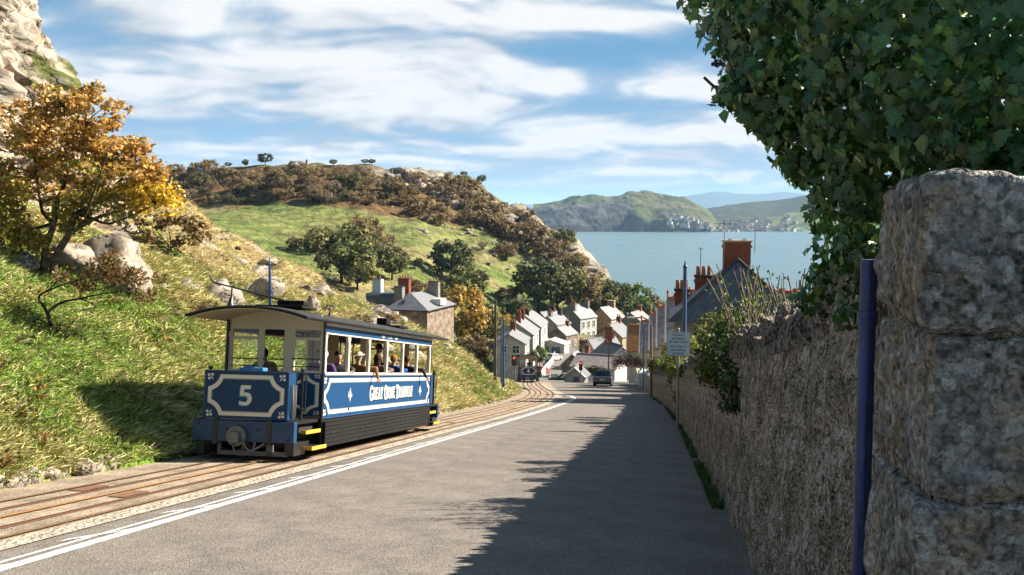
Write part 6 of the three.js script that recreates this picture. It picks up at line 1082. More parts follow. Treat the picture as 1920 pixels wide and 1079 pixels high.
// ------------------------------------------------------------------ street, garden walls, hedge, fence
function drape(pts, width, lift, n = 40) {
  const c = new THREE.CatmullRomCurve3(pts), P = c.getSpacedPoints(n);
  const g = grid(4, n, (i, j) => { const p = P[j], q = P[Math.min(j + 1, n)].clone().sub(P[Math.max(j - 1, 0)]), l = Math.hypot(q.x, q.z), k = (i / 4 - 0.5) * width, x = p.x - q.z / l * k, z = p.z + q.x / l * k; return [x, landY(x, z) + lift, z, x, z]; });
  return upward(g);
}
{
  const pts = [[1010, 735], [1030, 715], [1042, 700], [1045, 685], [1044, 670], [1044, 658], [1050, 650]].map(([x, y]) => hit(x, y, 60, 400)).filter(Boolean);
  structure('town_street', drape(pts, 9, 0.05), asphalt);
  const gw = (label, pts, h, th, m, name = 'garden_wall', group) => { const t = thing(name, label, 'wall', null, 0, group); const P = new THREE.CatmullRomCurve3(pts).getSpacedPoints(8); for (let i = 0; i < 8; i++) { const a = P[i], b = P[i + 1], L = a.distanceTo(b), o = mesh('wall_panel', boxUV(bx(-th / 2, th / 2, -1, h, 0, L * 0.996), 1), m, t); o.position.copy(a); o.rotation.y = Math.atan2(b.x - a.x, b.z - a.z); } return t; };
  const road = (s, dx) => V(wallX(s) + dx, roadY(s), -s);
  gw('pale garden wall along the right side of the road by the dark car', [road(80, 0.2), road(95, 0.2), road(112, 0.1)], 1.3, 0.2, H.cream);
  gw('white front wall of the terrace gardens on the left street', [[1015, 712], [1025, 697], [1036, 682], [1040, 672]].map(([x, y]) => hit(x, y, 100, 300)).filter(Boolean), 1.4, 0.2, H.white);
  gw('low stone wall below the big grey house', [[1070, 648], [1110, 650], [1160, 645]].map(([x, y]) => hit(x, y, 120, 330)).filter(Boolean), 1.6, 0.3, H.cream);
  [[70.8, 0.1, 0.62, 1.55, H.bluewall, 'pale blue and white gate pier at the far end of the stone wall'], [74, 0.1, 0.5, 1.4, H.white, 'white gate pier just beyond the pale blue pier'], [77.5, 0.1, 0.5, 1.5, H.cream, 'cream gate pier third from the end of the stone wall'], [83, -0.02, 0.55, 1.6, H.white, 'white pier with blue cap by the blue pole'], [89, -0.02, 0.55, 1.6, H.cream, 'cream pier near the back of the dark car'], [98, -0.02, 0.6, 1.5, H.bluewall, 'pale blue pier beside the dark car']].forEach(([s, dx, w, h, m, label], i) => { const t = thing('gate_pier', label, 'pier', road(s, dx), 0, 'garden gate piers'); mesh('shaft', merged([bx(-w / 2, w / 2, -0.3, h, -w / 2, w / 2)]), m, t); mesh('cap', merged([new THREE.CylinderGeometry(0.06, w * 0.82, 0.3, 4, 1).rotateY(Math.PI / 4).translate(0, h + 0.15, 0)]), i % 2 ? H.bluewall : H.trim, t); });
  gw('brown boarded gate beyond the pale blue pier', [road(75, 0.2), road(76.5, 0.2), road(78, 0.2)], 1.3, 0.08, H.stone, 'garden_gate');
  const f = thing('picket_fence', 'white picket fence behind the dark car on the road', 'fence', at(1098, 720, 118), 0); for (let i = 0; i < 14; i++) mesh('picket', merged([bx(i * 0.14, i * 0.14 + 0.07, 0, 0.9, 0, 0.03)]), H.trim, f); mesh('rail', merged([bx(0, 1.95, 0.3, 0.36, -0.03, 0)]), H.trim, f);
  const hp = at(1106, 706, 128), hd = thing('garden_hedge', 'clipped yellow-green hedge behind the road car', 'hedge', hp); mesh('foliage', plantCloud('quad', [[V(-0.4, 0.6, 0), 0.9], [V(0.6, 0.7, 0), 0.95], [V(1.5, 0.6, 0), 0.9], [V(-1.1, 0.5, 0), 0.7]], 2600, 0.13, LIMES, 91, { gap: 2 }), leafM, hd);
  const st = at(1011, 690, 190), sm = thing('street_tree', 'small round green tree in front of the white terrace', 'tree', st); mesh('trunk', PROTO.green[0].trunk, barkDark, sm); mesh('crown', PROTO.green[0].crown, leafM, sm); sm.scale.set(3.6, 4.4, 3.6);
  const pk = at(1160, 690, 105), pb = thing('flowering_shrub', 'pinkish shrub behind the garden walls on the right', 'shrub', pk); mesh('foliage', plantCloud('quad', [[V(0, 0.6, 0), 0.9], [V(1.2, 0.9, 0), 1.0], [V(2.2, 0.6, 0), 0.8]], 2200, 0.11, [[0.1, 0.1, 0.04], [0.35, 0.2, 0.16], [0.5, 0.32, 0.26]], 92, { gap: 2 }), leafM, pb);
  const cb = V(wallX(66) + 0.6, roadY(66) + 1.4, -67), cbt = thing('garden_bush', 'dark bush above the pale blue pier', 'shrub', cb); mesh('foliage', plantCloud('quad', [[V(0, 0.5, 0), 0.7], [V(-0.7, 0.4, -3), 0.7]], 1800, 0.1, [...GREENS, [0.3, 0.12, 0.06]], 93, { gap: 2 }), leafM, cbt);
}
// ------------------------------------------------------------------ far houses across the bay
{
  const r = rng(909), m1 = [H.white, H.cream, H.tan], cols = [[0.8, 0.77, 0.7], [0.66, 0.58, 0.48], [0.5, 0.4, 0.34]];
  const variants = cols.map((c, i) => { const g = mergeGeometries([flat(houseWalls(14, 9, 6, 3, 4), c), ...gableRoof(14, 9, 6, 3).map((q) => flat(q, [0.17, 0.13, 0.12]))]); return g; }), vm = mat([1, 1, 1], 0.9, { vertexColors: true });
  for (let i = 0; i < 150; i++) {
    const t = r(), px = 1245 + t * 250, row = 432 - 26 * r() * ss(1230, 1380, px) - 10 * ss(1400, 1490, px) * r(), k = (434 - row) / 40, d = 3230 + (436 - row) * 26;
    const o = single('distant_house', variants[Math.floor(r() * 3)], vm, 'tiny pale house of the town on the far shore', 'house', 'houses of the town across the bay'); { const dd = 3190 + Math.pow(r(), 1.2) * (px < 1335 ? 60 : 500), hf = farHeights[px < 1335 ? 'headland' : 'far_shore'](px, dd), lat = (px - 960) / F * dd; o.position.set(lat * cy - dd * sy, hf + 1.5, -(dd * cy + lat * sy)); } o.rotation.y = r() * 6.28; o.scale.setScalar(0.7 + r() * 0.7);
  }
}
// ------------------------------------------------------------------ poles, lamps, traffic lights
const poleBlue = mat([0.03, 0.07, 0.22], 0.45), poleWood = mat([0.24, 0.19, 0.15], 0.9, { map: rep(grain, 1) }), poleGrey = mat([0.26, 0.21, 0.17], 0.7);
function pole(name, label, base, h, r, m, o = {}) { const t = thing(name, label, 'pole', base, 0, o.group); mesh('shaft', merged([bar(V(0, -0.6, 0), V(0, h, 0), r, r * (o.taper ?? 0.75), 12)]), m, t); if (o.collar) mesh('collar', merged([bar(V(0, o.collar, 0), V(0, o.collar + 0.12, 0), r * 1.5, r * 1.5, 12)]), m, t); if (o.spike) mesh('finial', merged([bar(V(0, h, 0), V(0, h + 0.3, 0), r * 0.7, 0.004, 8), new THREE.SphereGeometry(r * 0.95, 10, 8).translate(0, h, 0)]), m, t); return t; }
{
  const up = (px, y0, y1, d) => { const b = at(px, y1, d); return [b, (y1 - y0) * d / F]; };
  { const p = sit(507, 592), d = p ? project(p.x, p.y, p.z)[2] : 45; const [b, h] = up(507, 495, 592, d); pole('telephone_pole', 'thin blue pole on the bank behind the near tram canopy', b, h, 0.07, poleBlue, { spike: 1, collar: h * 0.45 }); }
  { const [b, h] = up(929, 562, 705, 70); pole('telephone_pole', 'tall brown wooden pole at the end of the bank', b, h, 0.11, poleWood, { group: 'poles at the end of the bank' }); }
  { const [b, h] = up(940, 612, 722, 72); pole('telephone_pole', 'short thin blue pole between the wooden pole and the front blue pole', b, h, 0.07, poleBlue, { group: 'poles at the end of the bank' }); }
  { const [b, h] = up(944, 600, 731, 64); pole('telephone_pole', 'front blue pole with a round base at the end of the bank', b, h, 0.085, poleBlue, { collar: 0.25, spike: 1, group: 'poles at the end of the bank' }); }
  { const [b, h] = up(926, 640, 700, 75); pole('telephone_pole', 'short blue pole left of the tall wooden pole', b, h, 0.06, poleBlue, { group: 'poles at the end of the bank' }); }
  { const b = V(wallX(40) + 0.9, roadY(40) + 1.2, -40); const h = at(1283, 500, project(b.x, b.y, b.z)[2]).y - b.y; const q = at(1283, 640, project(b.x, b.y, b.z)[2]); pole('telephone_pole', 'blue pole with spiked top rising behind the give way sign', V(q.x, b.y, q.z), h, 0.1, poleBlue, { spike: 1 }); }
  { const b = V(wallX(86) - 0.25, roadY(86), -86); pole('telephone_pole', 'slender dark blue pole at the kerb by the garden piers', b, 6.0, 0.08, poleBlue, { spike: 1 }); }
  for (const [label, base, h, arm, m] of [['brown lamp post with curved arm at the far end of the stone wall', V(wallX(70) - 0.15, roadY(70), -70), 5.1, 1.25, poleGrey], ['distant lamp post with curved arm behind the dark car', at(1141, 712, 128), 4.6, 0.9, poleGrey]]) {
    const t = thing('street_lamp', label, 'street lamp', base); mesh('post', merged([bar(V(0, -0.3, 0), V(0, h, 0), 0.11, 0.085, 12)]), m, t); mesh('arm', merged([tube([V(0, h - 0.05, 0), V(-0.08, h + 0.35, 0), V(-arm * 0.4, h + 0.68, 0), V(-arm, h + 0.7, 0)], 0.05, 8, 20)]), m, t); mesh('lamp_head', rbx(-arm - 0.55, -arm + 0.05, h + 0.62, h + 0.76, -0.12, 0.12, 0.05), mat([0.5, 0.55, 0.56], 0.4), t);
  }
  for (const [label, base, h] of [['traffic light showing red beside the far tram', at(965, 722, 100), 2.0], ['traffic light showing red in front of the hedge', at(1089, 720, 112), 1.6]]) {
    const t = thing('traffic_light', label, 'traffic light', base); mesh('post', merged([bar(V(0, -0.4, 0), V(0, h + 1.1, 0), 0.055, 0.055, 10)]), T.steel, t); const b = mesh('signal_box', rbx(-0.2, 0.2, h, h + 1.05, 0.06, 0.28, 0.03), T.black, t);
    mesh('red_light', merged([new THREE.CylinderGeometry(0.1, 0.1, 0.03, 16).rotateX(Math.PI / 2).translate(0, h + 0.86, 0.29)]), mat([0.5, 0.02, 0.02], 0.4, { emissive: C(1, 0.06, 0.04), emissiveIntensity: 0.9 }), b);
    for (const y of [0.52, 0.18]) mesh('dark_lens', merged([new THREE.CylinderGeometry(0.1, 0.1, 0.03, 16).rotateX(Math.PI / 2).translate(0, h + y, 0.29)]), T.roof, b);
  }
}
// ------------------------------------------------------------------ cars
const carGlass = mat([0.02, 0.025, 0.03], 0.06), tyre = mat([0.018, 0.018, 0.018], 0.9), chrome = mat([0.5, 0.5, 0.5], 0.3, { metalness: 0.8 });
function car(label, color, pos, yaw, pitch, o = {}) {     // front looks along -z
  const { L = 4.3, W = 1.78, Ht = 1.48, suv = 0 } = o, t = thing('parked_car', label, 'car'), g0 = 0.2 + suv * 0.05, belt = Ht * 0.6, paint = mat(color, 0.3, { phys: true, clearcoat: 0.8, clearcoatRoughness: 0.1 });
  const side = new THREE.Shape(), z = (k) => k * L / 2, pts = [[1, g0 + 0.12], [0.99, belt - 0.12], [0.93, belt], [-0.35, belt + 0.02], [-0.9, belt - 0.16], [-0.99, belt - 0.34], [-1, g0 + 0.1], [-0.93, g0]];
  side.moveTo(z(0.93), g0); for (const [a, b] of pts) side.lineTo(z(a), b);
  for (const c of [-0.62, 0.62]) { side.lineTo(z(c) - 0.38, g0); side.absarc(z(c), g0 + 0.04, 0.37, Math.PI, 0, true); side.lineTo(z(c) + 0.38, g0); }
  const body = new THREE.ExtrudeGeometry(side, { depth: W - 0.16, bevelEnabled: true, bevelThickness: 0.08, bevelSize: 0.05, bevelSegments: 3, curveSegments: 12 }).translate(0, 0, -(W - 0.16) / 2).rotateY(-Math.PI / 2);
  mesh('body', merged([body]), paint, t);
  const back = suv ? 0.9 : 0.78, cab = (y, zf, zb, w) => [[-w, y, zf], [w, y, zf], [w, y, zb], [-w, y, zb]].map((v) => V(...v)), A = cab(belt, z(-0.42), z(0.93), W / 2 - 0.06), B = cab(Ht - 0.06, z(-0.08), z(back - 0.12), W / 2 - 0.2);
  const quad = (a, b, c, d, k = 0.9) => { const m = a.clone().add(b).add(c).add(d).multiplyScalar(0.25), q = [a, b, c, d].map((p) => p.clone().lerp(m, 1 - k)), n = b.clone().sub(a).cross(d.clone().sub(a)).normalize().multiplyScalar(0.012), g = new THREE.BufferGeometry(); if (n.dot(m.clone().sub(V(0, belt, 0))) < 0) n.negate(); q.forEach((p) => p.add(n)); g.setAttribute('position', new THREE.Float32BufferAttribute([0, 1, 2, 0, 2, 3].flatMap((i) => q[i].toArray()), 3)); g.computeVertexNormals(); return g; };
  const shell = []; for (const [a, b, c, d] of [[A[0], A[1], B[1], B[0]], [A[1], A[2], B[2], B[1]], [A[2], A[3], B[3], B[2]], [A[3], A[0], B[0], B[3]]]) shell.push(quad(a, b, c, d, 1));
  mesh('cabin', merged(shell.concat([rbx(-W / 2 + 0.2, W / 2 - 0.2, Ht - 0.09, Ht, z(-0.1), z(back - 0.1), 0.04)])), paint, t);
  mesh('windscreen', quad(A[0], A[1], B[1], B[0], 0.9), carGlass, t); mesh('rear_window', quad(A[2], A[3], B[3], B[2], 0.86), carGlass, t); mesh('side_window', quad(A[1], A[2], B[2], B[1], 0.9), carGlass, t); mesh('side_window', quad(A[3], A[0], B[0], B[3], 0.9), carGlass, t);
  for (const sx of [-1, 1]) {
    for (const c of [-0.62, 0.62]) { const w = mesh('wheel', merged([new THREE.CylinderGeometry(0.32, 0.32, 0.2, 22).rotateZ(Math.PI / 2).translate(sx * (W / 2 - 0.1), 0.32, z(c))]), tyre, t); mesh('rim', merged([new THREE.CylinderGeometry(0.2, 0.2, 0.03, 16).rotateZ(Math.PI / 2).translate(sx * (W / 2 + 0.002), 0.32, z(c))]), chrome, w); }
    mesh('tail_light', rbx(sx * (W / 2 - 0.34), sx * (W / 2 - 0.03), belt - 0.32, belt - 0.1, z(1) + 0.02, z(1) + 0.065, 0.02), mat([0.35, 0.02, 0.015], 0.25), t); mesh('headlight', rbx(sx * (W / 2 - 0.42), sx * (W / 2 - 0.06), belt - 0.4, belt - 0.25, z(-1) - 0.06, z(-1) - 0.02, 0.02), chrome, t);
    mesh('door_mirror', rbx(sx * (W / 2 + 0.0), sx * (W / 2 + 0.16), belt + 0.0, belt + 0.13, z(-0.36), z(-0.36) + 0.1, 0.03), paint, t);
  }
  mesh('bumper', rbx(-W / 2 + 0.06, W / 2 - 0.06, g0 + 0.02, g0 + 0.22, z(1), z(1) + 0.075, 0.03), suv ? T.soot : paint, t); mesh('number_plate', bx(-0.26, 0.26, belt - 0.36, belt - 0.25, z(1) + 0.052, z(1) + 0.06), mat([0.75, 0.6, 0.1], 0.5), t);
  t.position.copy(pos); t.rotation.set(pitch, yaw, 0, 'YXZ'); return t;
}
const onLand = (px, py, d, lift = 0.05) => { const p = at(px, py, d); p.y = Math.max(landY(p.x, p.z) + lift, p.y - 0.6); return p; };
{
  const s = 97, X = at(1131, 719, 98).x;
  car('dark grey estate car driving down the road beside the garden walls', [0.035, 0.04, 0.05], V(X, roadY(s) + 0.02, -s), 0.03, -0.155, { L: 4.6, W: 1.86, Ht: 1.64, suv: 1 });
  car('black car turning out of the side street', [0.015, 0.015, 0.017], onLand(1057, 724, 142, 0.1), 1.35, 0, { Ht: 1.42 });
  car('white car waiting behind the black car', [0.75, 0.74, 0.72], onLand(1040, 716, 165, 0.1), Math.PI + 0.1, 0.15, { Ht: 1.5 });
  car('red car on the side street beside the far tram', [0.5, 0.02, 0.02], onLand(1017, 711, 195, 0.1), -0.15, -0.1);
  car('white car parked by the white terrace wall', [0.78, 0.77, 0.74], onLand(1039, 689, 218, 0.1), -0.5, -0.05);
  car('light blue car parked ahead of the white one on the street', [0.16, 0.42, 0.62], onLand(1047, 680, 238, 0.1), -0.35, -0.05);
  car('white car parked in front of the big grey house', [0.7, 0.7, 0.68], onLand(1100, 654, 262, 0.1), -0.9, 0);
}
// ------------------------------------------------------------------ people: one skin over tapered bones
function surfaceNets(f, lo, hi, cell) {
  const n = [0, 1, 2].map((k) => Math.ceil((hi[k] - lo[k]) / cell) + 1), [nx, ny, nz] = n, v = new Float32Array(nx * ny * nz), id = (i, j, k) => i + nx * (j + ny * k);
  for (let k = 0; k < nz; k++) for (let j = 0; j < ny; j++) for (let i = 0; i < nx; i++) v[id(i, j, k)] = f(lo[0] + i * cell, lo[1] + j * cell, lo[2] + k * cell);
  const P = [], idx = [], map = new Int32Array(nx * ny * nz).fill(-1);
  for (let k = 0; k < nz - 1; k++) for (let j = 0; j < ny - 1; j++) for (let i = 0; i < nx - 1; i++) {
    let s = [0, 0, 0], c = 0;
    const e = (a, b) => { const va = v[id(i + a[0], j + a[1], k + a[2])], vb = v[id(i + b[0], j + b[1], k + b[2])]; if ((va < 0) !== (vb < 0)) { const t = va / (va - vb); for (let q = 0; q < 3; q++) s[q] += a[q] + (b[q] - a[q]) * t; c++; } };
    for (const [a, b] of CUBE) e(a, b);
    if (c) { map[id(i, j, k)] = P.length / 3; P.push(lo[0] + (i + s[0] / c) * cell, lo[1] + (j + s[1] / c) * cell, lo[2] + (k + s[2] / c) * cell); }
  }
  for (let k = 1; k < nz - 1; k++) for (let j = 1; j < ny - 1; j++) for (let i = 1; i < nx - 1; i++) {
    const a = v[id(i, j, k)] < 0, q = (w, x, y, z, flip) => { if (w < 0 || x < 0 || y < 0 || z < 0) return; flip ? idx.push(w, y, x, w, z, y) : idx.push(w, x, y, w, y, z); };
    if (a !== v[id(i + 1, j, k)] < 0) q(map[id(i, j - 1, k - 1)], map[id(i, j, k - 1)], map[id(i, j, k)], map[id(i, j - 1, k)], !a);
    if (a !== v[id(i, j + 1, k)] < 0) q(map[id(i - 1, j, k - 1)], map[id(i - 1, j, k)], map[id(i, j, k)], map[id(i, j, k - 1)], !a);
    if (a !== v[id(i, j, k + 1)] < 0) q(map[id(i - 1, j - 1, k)], map[id(i, j - 1, k)], map[id(i, j, k)], map[id(i - 1, j, k)], !a);
  }
  const g = new THREE.BufferGeometry(); g.setAttribute('position', new THREE.Float32BufferAttribute(P, 3)); g.setIndex(idx); g.computeVertexNormals(); return g;
}
const CUBE = [[[0, 0, 0], [1, 0, 0]], [[0, 1, 0], [1, 1, 0]], [[0, 0, 1], [1, 0, 1]], [[0, 1, 1], [1, 1, 1]], [[0, 0, 0], [0, 1, 0]], [[1, 0, 0], [1, 1, 0]], [[0, 0, 1], [0, 1, 1]], [[1, 0, 1], [1, 1, 1]], [[0, 0, 0], [0, 0, 1]], [[1, 0, 0], [1, 0, 1]], [[0, 1, 0], [0, 1, 1]], [[1, 1, 0], [1, 1, 1]]];
const capsule = (x, y, z, b) => { const [a, c, r0, r1] = b, dx = c[0] - a[0], dy = c[1] - a[1], dz = c[2] - a[2], t = clamp(((x - a[0]) * dx + (y - a[1]) * dy + (z - a[2]) * dz) / (dx * dx + dy * dy + dz * dz + 1e-9), 0, 1); return Math.hypot(x - a[0] - dx * t, y - a[1] - dy * t, z - a[2] - dz * t) - (r0 + (r1 - r0) * t); };
const smin = (a, b, k) => { const h = clamp(0.5 + 0.5 * (b - a) / k, 0, 1); return b + (a - b) * h - k * h * (1 - h); };
function colored(g, fn) { const p = g.attributes.position, c = new Float32Array(p.count * 3); for (let i = 0; i < p.count; i++) c.set(fn(p.getX(i), p.getY(i), p.getZ(i)), i * 3); g.setAttribute('color', new THREE.BufferAttribute(c, 3)); return g; }
const skinMat = mat([1, 1, 1], 0.75, { vertexColors: true });
const SKIN = [0.58, 0.34, 0.24];
// the figure looks along +z, origin at the hips; elbows and wrists are given in its own axes
function person(o) {
  const t = thing('person', o.label, 'person', o.pos, o.turn, 'passengers of the near tram'), top_ = o.top, legs = [0.05, 0.055, 0.075];
  const stand = o.stand, sh = [[-0.19, 0.5, -0.01], [0.19, 0.5, -0.01]];
  const E = [o.elbowR ?? [-0.26, 0.25, 0.05], o.elbowL ?? [0.26, 0.25, 0.05]], Wr = [o.wristR ?? [-0.14, 0.16, 0.28], o.wristL ?? [0.14, 0.16, 0.28]];
  const cloth = [[[0, 0.06, 0], [0, 0.3, -0.01], 0.155, 0.15], [[-0.07, 0.42, -0.01], [0.07, 0.42, -0.01], 0.13, 0.13], [[-0.15, 0.49, -0.01], [0.15, 0.49, -0.01], 0.075, 0.075]];
  const limbsC = []; for (let s = 0; s < 2; s++) limbsC.push([sh[s], E[s], 0.068, 0.054], [E[s], Wr[s], 0.054, 0.042]);
  const legB = []; for (const s of [-1, 1]) { if (stand) legB.push([[s * 0.09, 0, 0], [s * 0.1, -0.42, 0.02], 0.098, 0.068], [[s * 0.1, -0.42, 0.02], [s * 0.1, -0.83, -0.02], 0.066, 0.05], [[s * 0.1, -0.86, -0.03], [s * 0.11, -0.88, 0.15], 0.045, 0.04]); else legB.push([[s * 0.09, 0.04, 0.02], [s * 0.11, 0.06, 0.4], 0.095, 0.07], [[s * 0.11, 0.06, 0.4], [s * 0.11, -0.36, 0.4], 0.066, 0.048], [[s * 0.11, -0.4, 0.38], [s * 0.12, -0.41, 0.54], 0.044, 0.04]); }
  const hx = o.look ?? [0, 0], hc = [hx[0] * 0.03, 0.74 + (o.nod ?? 0) * -0.02, 0.03], yaw = hx[1] ?? 0, cyw = Math.cos(yaw), syw = Math.sin(yaw);
  const hl = (x, y, z) => { const a = x - hc[0], b = z - hc[2]; return [a * cyw - b * syw, y - hc[1], a * syw + b * cyw]; };
  const headF = (x, y, z) => { const [a, b, c] = hl(x, y, z); let d = (Math.hypot(a / 0.078, (b - 0.015) / 0.112, c / 0.097) - 1) * 0.078; d = smin(d, capsule(a, b, c, [[0, -0.06, 0.04], [0, -0.085, 0.055], 0.05, 0.035]), 0.03); d = smin(d, capsule(a, b, c, [[0, 0.02, 0.092], [0, -0.018, 0.112], 0.01, 0.016]), 0.014); d = Math.max(d, -(Math.hypot(a - 0.03, b - 0.018, c - 0.106) - 0.014)); d = Math.max(d, -(Math.hypot(a + 0.03, b - 0.018, c - 0.106) - 0.014)); for (const s of [-1, 1]) d = Math.min(d, (Math.hypot((a - s * 0.082) / 0.012, (b + 0.0) / 0.032, (c + 0.005) / 0.02) - 1) * 0.012); return d; };
  const neck = [[0, 0.5, -0.01], [0, 0.66, 0.01], 0.058, 0.052];
  const bodyF = (x, y, z) => { let d = 9; for (const b of cloth) d = smin(d, capsule(x, y, z * 1.25, [b[0], b[1], b[2], b[3]]), 0.06); for (const b of limbsC) d = smin(d, capsule(x, y, z, b), 0.035); for (const b of legB) d = smin(d, capsule(x, y, z, b), 0.03); d = smin(d, capsule(x, y, z, neck), 0.04); return y < 0.48 ? d : smin(d, headF(x, y, z), 0.02); };
  const all = [...E, ...Wr], lo = [Math.min(-0.4, ...all.map((p) => p[0] - 0.1)), stand ? -0.96 : -0.48, Math.min(-0.26, ...all.map((p) => p[2] - 0.1))], hi = [Math.max(0.4, ...all.map((p) => p[0] + 0.1)), 0.9, Math.max(stand ? 0.3 : 0.62, ...all.map((p) => p[2] + 0.1))];
  const dm = (list, x, y, z) => Math.min(...list.map((b) => capsule(x, y, z, b)));
  const toneOf = (x, y, z) => {
    const h = headF(x, y, z), c = Math.min(dm(cloth, x, y, z * 1.25), dm(limbsC, x, y, z)), l = dm(legB, x, y, z);
    if (h < c && y > 0.585) { const [a, b, cc] = hl(x, y, z); return Math.abs(b + 0.048) < 0.008 && Math.abs(a) < 0.024 && cc > 0.07 ? [0.4, 0.14, 0.12] : SKIN; }
    if (y > 0.575 && Math.hypot(x, z) < 0.085) return SKIN;
    if (l < c) return y < (stand ? -0.82 : -0.37) ? [0.03, 0.028, 0.026] : legs;
    return o.pattern && noise3(x * 34, y * 34, z * 34) > 0.1 ? o.pattern : top_;
  };
  const parts = [flat(colored(surfaceNets(bodyF, lo, hi, 0.021), toneOf))];
  for (let s = 0; s < 2; s++) {        // hands: palm, four unequal fingers and a thumb, slightly curled
    const w = V(...Wr[s]), d = w.clone().sub(V(...E[s])).normalize(), up = o.palm ? V(...o.palm) : V(0, 1, 0), sd = new THREE.Vector3().crossVectors(d, up).normalize().multiplyScalar(s ? 1 : -1), nn = new THREE.Vector3().crossVectors(sd, d).normalize(); if (nn.y > 0) nn.negate();
    const q = (f, k, m) => w.clone().addScaledVector(d, f).addScaledVector(sd, k).addScaledVector(nn, m).toArray(), B = [[q(-0.01, 0, 0), q(0.03, 0, 0), 0.026, 0.026], [q(0.03, -0.022, 0), q(0.085, -0.028, 0.002), 0.018, 0.014], [q(0.03, 0.02, 0), q(0.085, 0.026, 0.002), 0.018, 0.015]];
    [[-0.033, 0.045], [-0.011, 0.055], [0.011, 0.06], [0.032, 0.052]].forEach(([k, l]) => B.push([q(0.085, k, 0), q(0.085 + l * 0.6, k, 0.012), 0.0092, 0.0086], [q(0.085 + l * 0.6, k, 0.012), q(0.085 + l, k, 0.034), 0.0086, 0.0078]));
    B.push([q(0.025, 0.032, 0.004), q(0.06, 0.06, 0.014), 0.012, 0.01], [q(0.06, 0.06, 0.014), q(0.085, 0.068, 0.022), 0.01, 0.0085]);
    const c = w.clone().addScaledVector(d, 0.06).toArray();
    parts.push(flat(colored(surfaceNets((x, y, z) => { let v = 9; for (const b of B) v = smin(v, capsule(x, y, z, b), 0.008); return v; }, c.map((v) => v - 0.125), c.map((v) => v + 0.125), 0.0068), () => SKIN)));
  }
  mesh('body', mergeGeometries(parts), skinMat, t);
  const hairF = (x, y, z) => { const [a, b, c] = hl(x, y, z); let d = (Math.hypot(a / 0.09, (b - 0.028) / 0.113, (c + 0.008) / 0.106) - 1) * 0.09; if (o.long) d = smin(d, capsule(a, b, c, [[0, 0, -0.03], [0, -0.13, -0.04], 0.095, 0.085]), 0.03); d += 0.006 * noise3(a * 60, b * 30, c * 60); d = Math.max(d, -(Math.hypot(a / 0.072, (b + 0.02) / 0.085, (c - 0.105) / 0.075) - 1) * 0.07); return Math.max(d, o.hat === 'beanie' ? -(b - 0.035) : o.long ? -(b + 0.17) : -(b + 0.045 - c * 0.25)); };
  const R = 0.2; mesh(o.hat === 'beanie' ? 'beanie' : 'hair', surfaceNets(hairF, [hc[0] - R, hc[1] - 0.22, hc[2] - R], [hc[0] + R, hc[1] + 0.19, hc[2] + R], 0.011), mat(o.hair, 0.9), t);
  if (o.hat === 'brim') mesh('hat', merged([new THREE.CylinderGeometry(0.135, 0.155, 0.015, 24).translate(hc[0], hc[1] + 0.075, hc[2]), new THREE.SphereGeometry(0.1, 20, 10, 0, 7, 0, Math.PI / 2).scale(1, 0.75, 1.1).translate(hc[0], hc[1] + 0.078, hc[2])]), mat([0.72, 0.63, 0.45], 0.9), t);
  for (const s of [-1, 1]) { const a = s * 0.03, c = 0.092; mesh('eye', merged([new THREE.SphereGeometry(0.0115, 10, 8).translate(hc[0] + a * cyw + c * syw, hc[1] + 0.018, hc[2] - a * syw + c * cyw)]), mat([0.12, 0.09, 0.08], 0.25), t); }
  return t;
}
tram.updateMatrixWorld(true);
const seatAt = (x, s, y = 1.4) => { const z = -(s - 17.68) * 1.0139; return tram.localToWorld(V(x, y, z)); };
const AWAY = Math.PI;
person({ label: 'passenger in a mottled grey jacket behind the front window of the near tram', pos: seatAt(-0.62, 20.0), turn: AWAY + 0.2, top: [0.3, 0.28, 0.2], pattern: [0.12, 0.12, 0.1], hair: [0.04, 0.028, 0.02] });
person({ label: 'grey-haired passenger in a dark green coat beside the purple one', pos: seatAt(0.42, 20.6), turn: AWAY - 0.1, top: [0.04, 0.055, 0.03], hair: [0.34, 0.28, 0.2] });
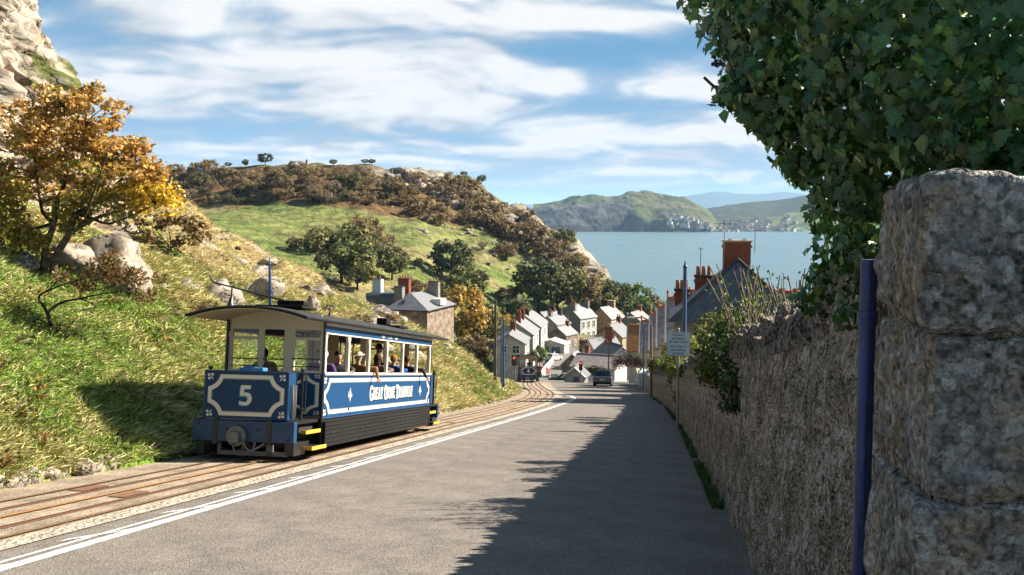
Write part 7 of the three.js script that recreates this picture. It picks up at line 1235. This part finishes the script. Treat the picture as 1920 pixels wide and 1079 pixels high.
person({ label: 'white-haired passenger in a purple jacket at the front corner of the near tram', pos: seatAt(0.76, 20.05), turn: AWAY, top: [0.12, 0.06, 0.2], hair: [0.72, 0.62, 0.48] });
person({ label: 'passenger in a dark beanie and grey coat looking out of the first side window', pos: seatAt(0.74, 21.05), turn: 0.5, top: [0.055, 0.055, 0.06], hair: [0.018, 0.018, 0.03], hat: 'beanie', elbowL: [0.32, 0.42, 0.1], wristL: [0.26, 0.42, 0.34], look: [0, 0.1] });
person({ label: 'passenger in a cream hat with a tan-sleeved arm out of the second window', pos: seatAt(0.72, 22.55), turn: AWAY - 0.25, top: [0.3, 0.15, 0.06], hair: [0.5, 0.42, 0.3], hat: 'brim', elbowR: [-0.44, 0.47, 0.12], wristR: [-0.56, 0.27, 0.02] });
person({ label: 'passenger with long brown hair in a grey-pink coat at the third window', pos: seatAt(0.74, 24.1), turn: AWAY - 0.2, top: [0.2, 0.14, 0.13], hair: [0.07, 0.03, 0.02], long: true, elbowR: [-0.4, 0.44, 0.05], wristR: [-0.42, 0.44, -0.18] });
person({ label: 'passenger in black standing inside the near tram at the fourth window', pos: seatAt(0.1, 26.2, 1.72), turn: 1.9, stand: true, top: [0.018, 0.018, 0.02], hair: [0.03, 0.02, 0.015] });
person({ label: 'ginger-haired passenger in a bright blue jacket at the fourth window', pos: seatAt(0.74, 25.6), turn: AWAY - 0.5, top: [0.02, 0.09, 0.42], hair: [0.4, 0.19, 0.06], elbowR: [-0.38, 0.45, 0.1], wristR: [-0.4, 0.44, -0.14] });
person({ label: 'dark-haired passenger with a black sleeve over the sill of the fifth window', pos: seatAt(0.72, 27.1), turn: AWAY - 0.3, top: [0.03, 0.03, 0.034], hair: [0.13, 0.07, 0.035], elbowR: [-0.45, 0.46, 0.14], wristR: [-0.52, 0.26, 0.22] });
{ tram4.updateMatrixWorld(true); const p = person({ label: 'dark-clothed driver standing on the front platform of the far tram', pos: tram4.localToWorld(V(0.1, 1.68, -0.7)), turn: 0, stand: true, top: [0.02, 0.02, 0.03], hair: [0.03, 0.02, 0.015] }); delete p.userData.group; }
renderer.render(scene, camera);
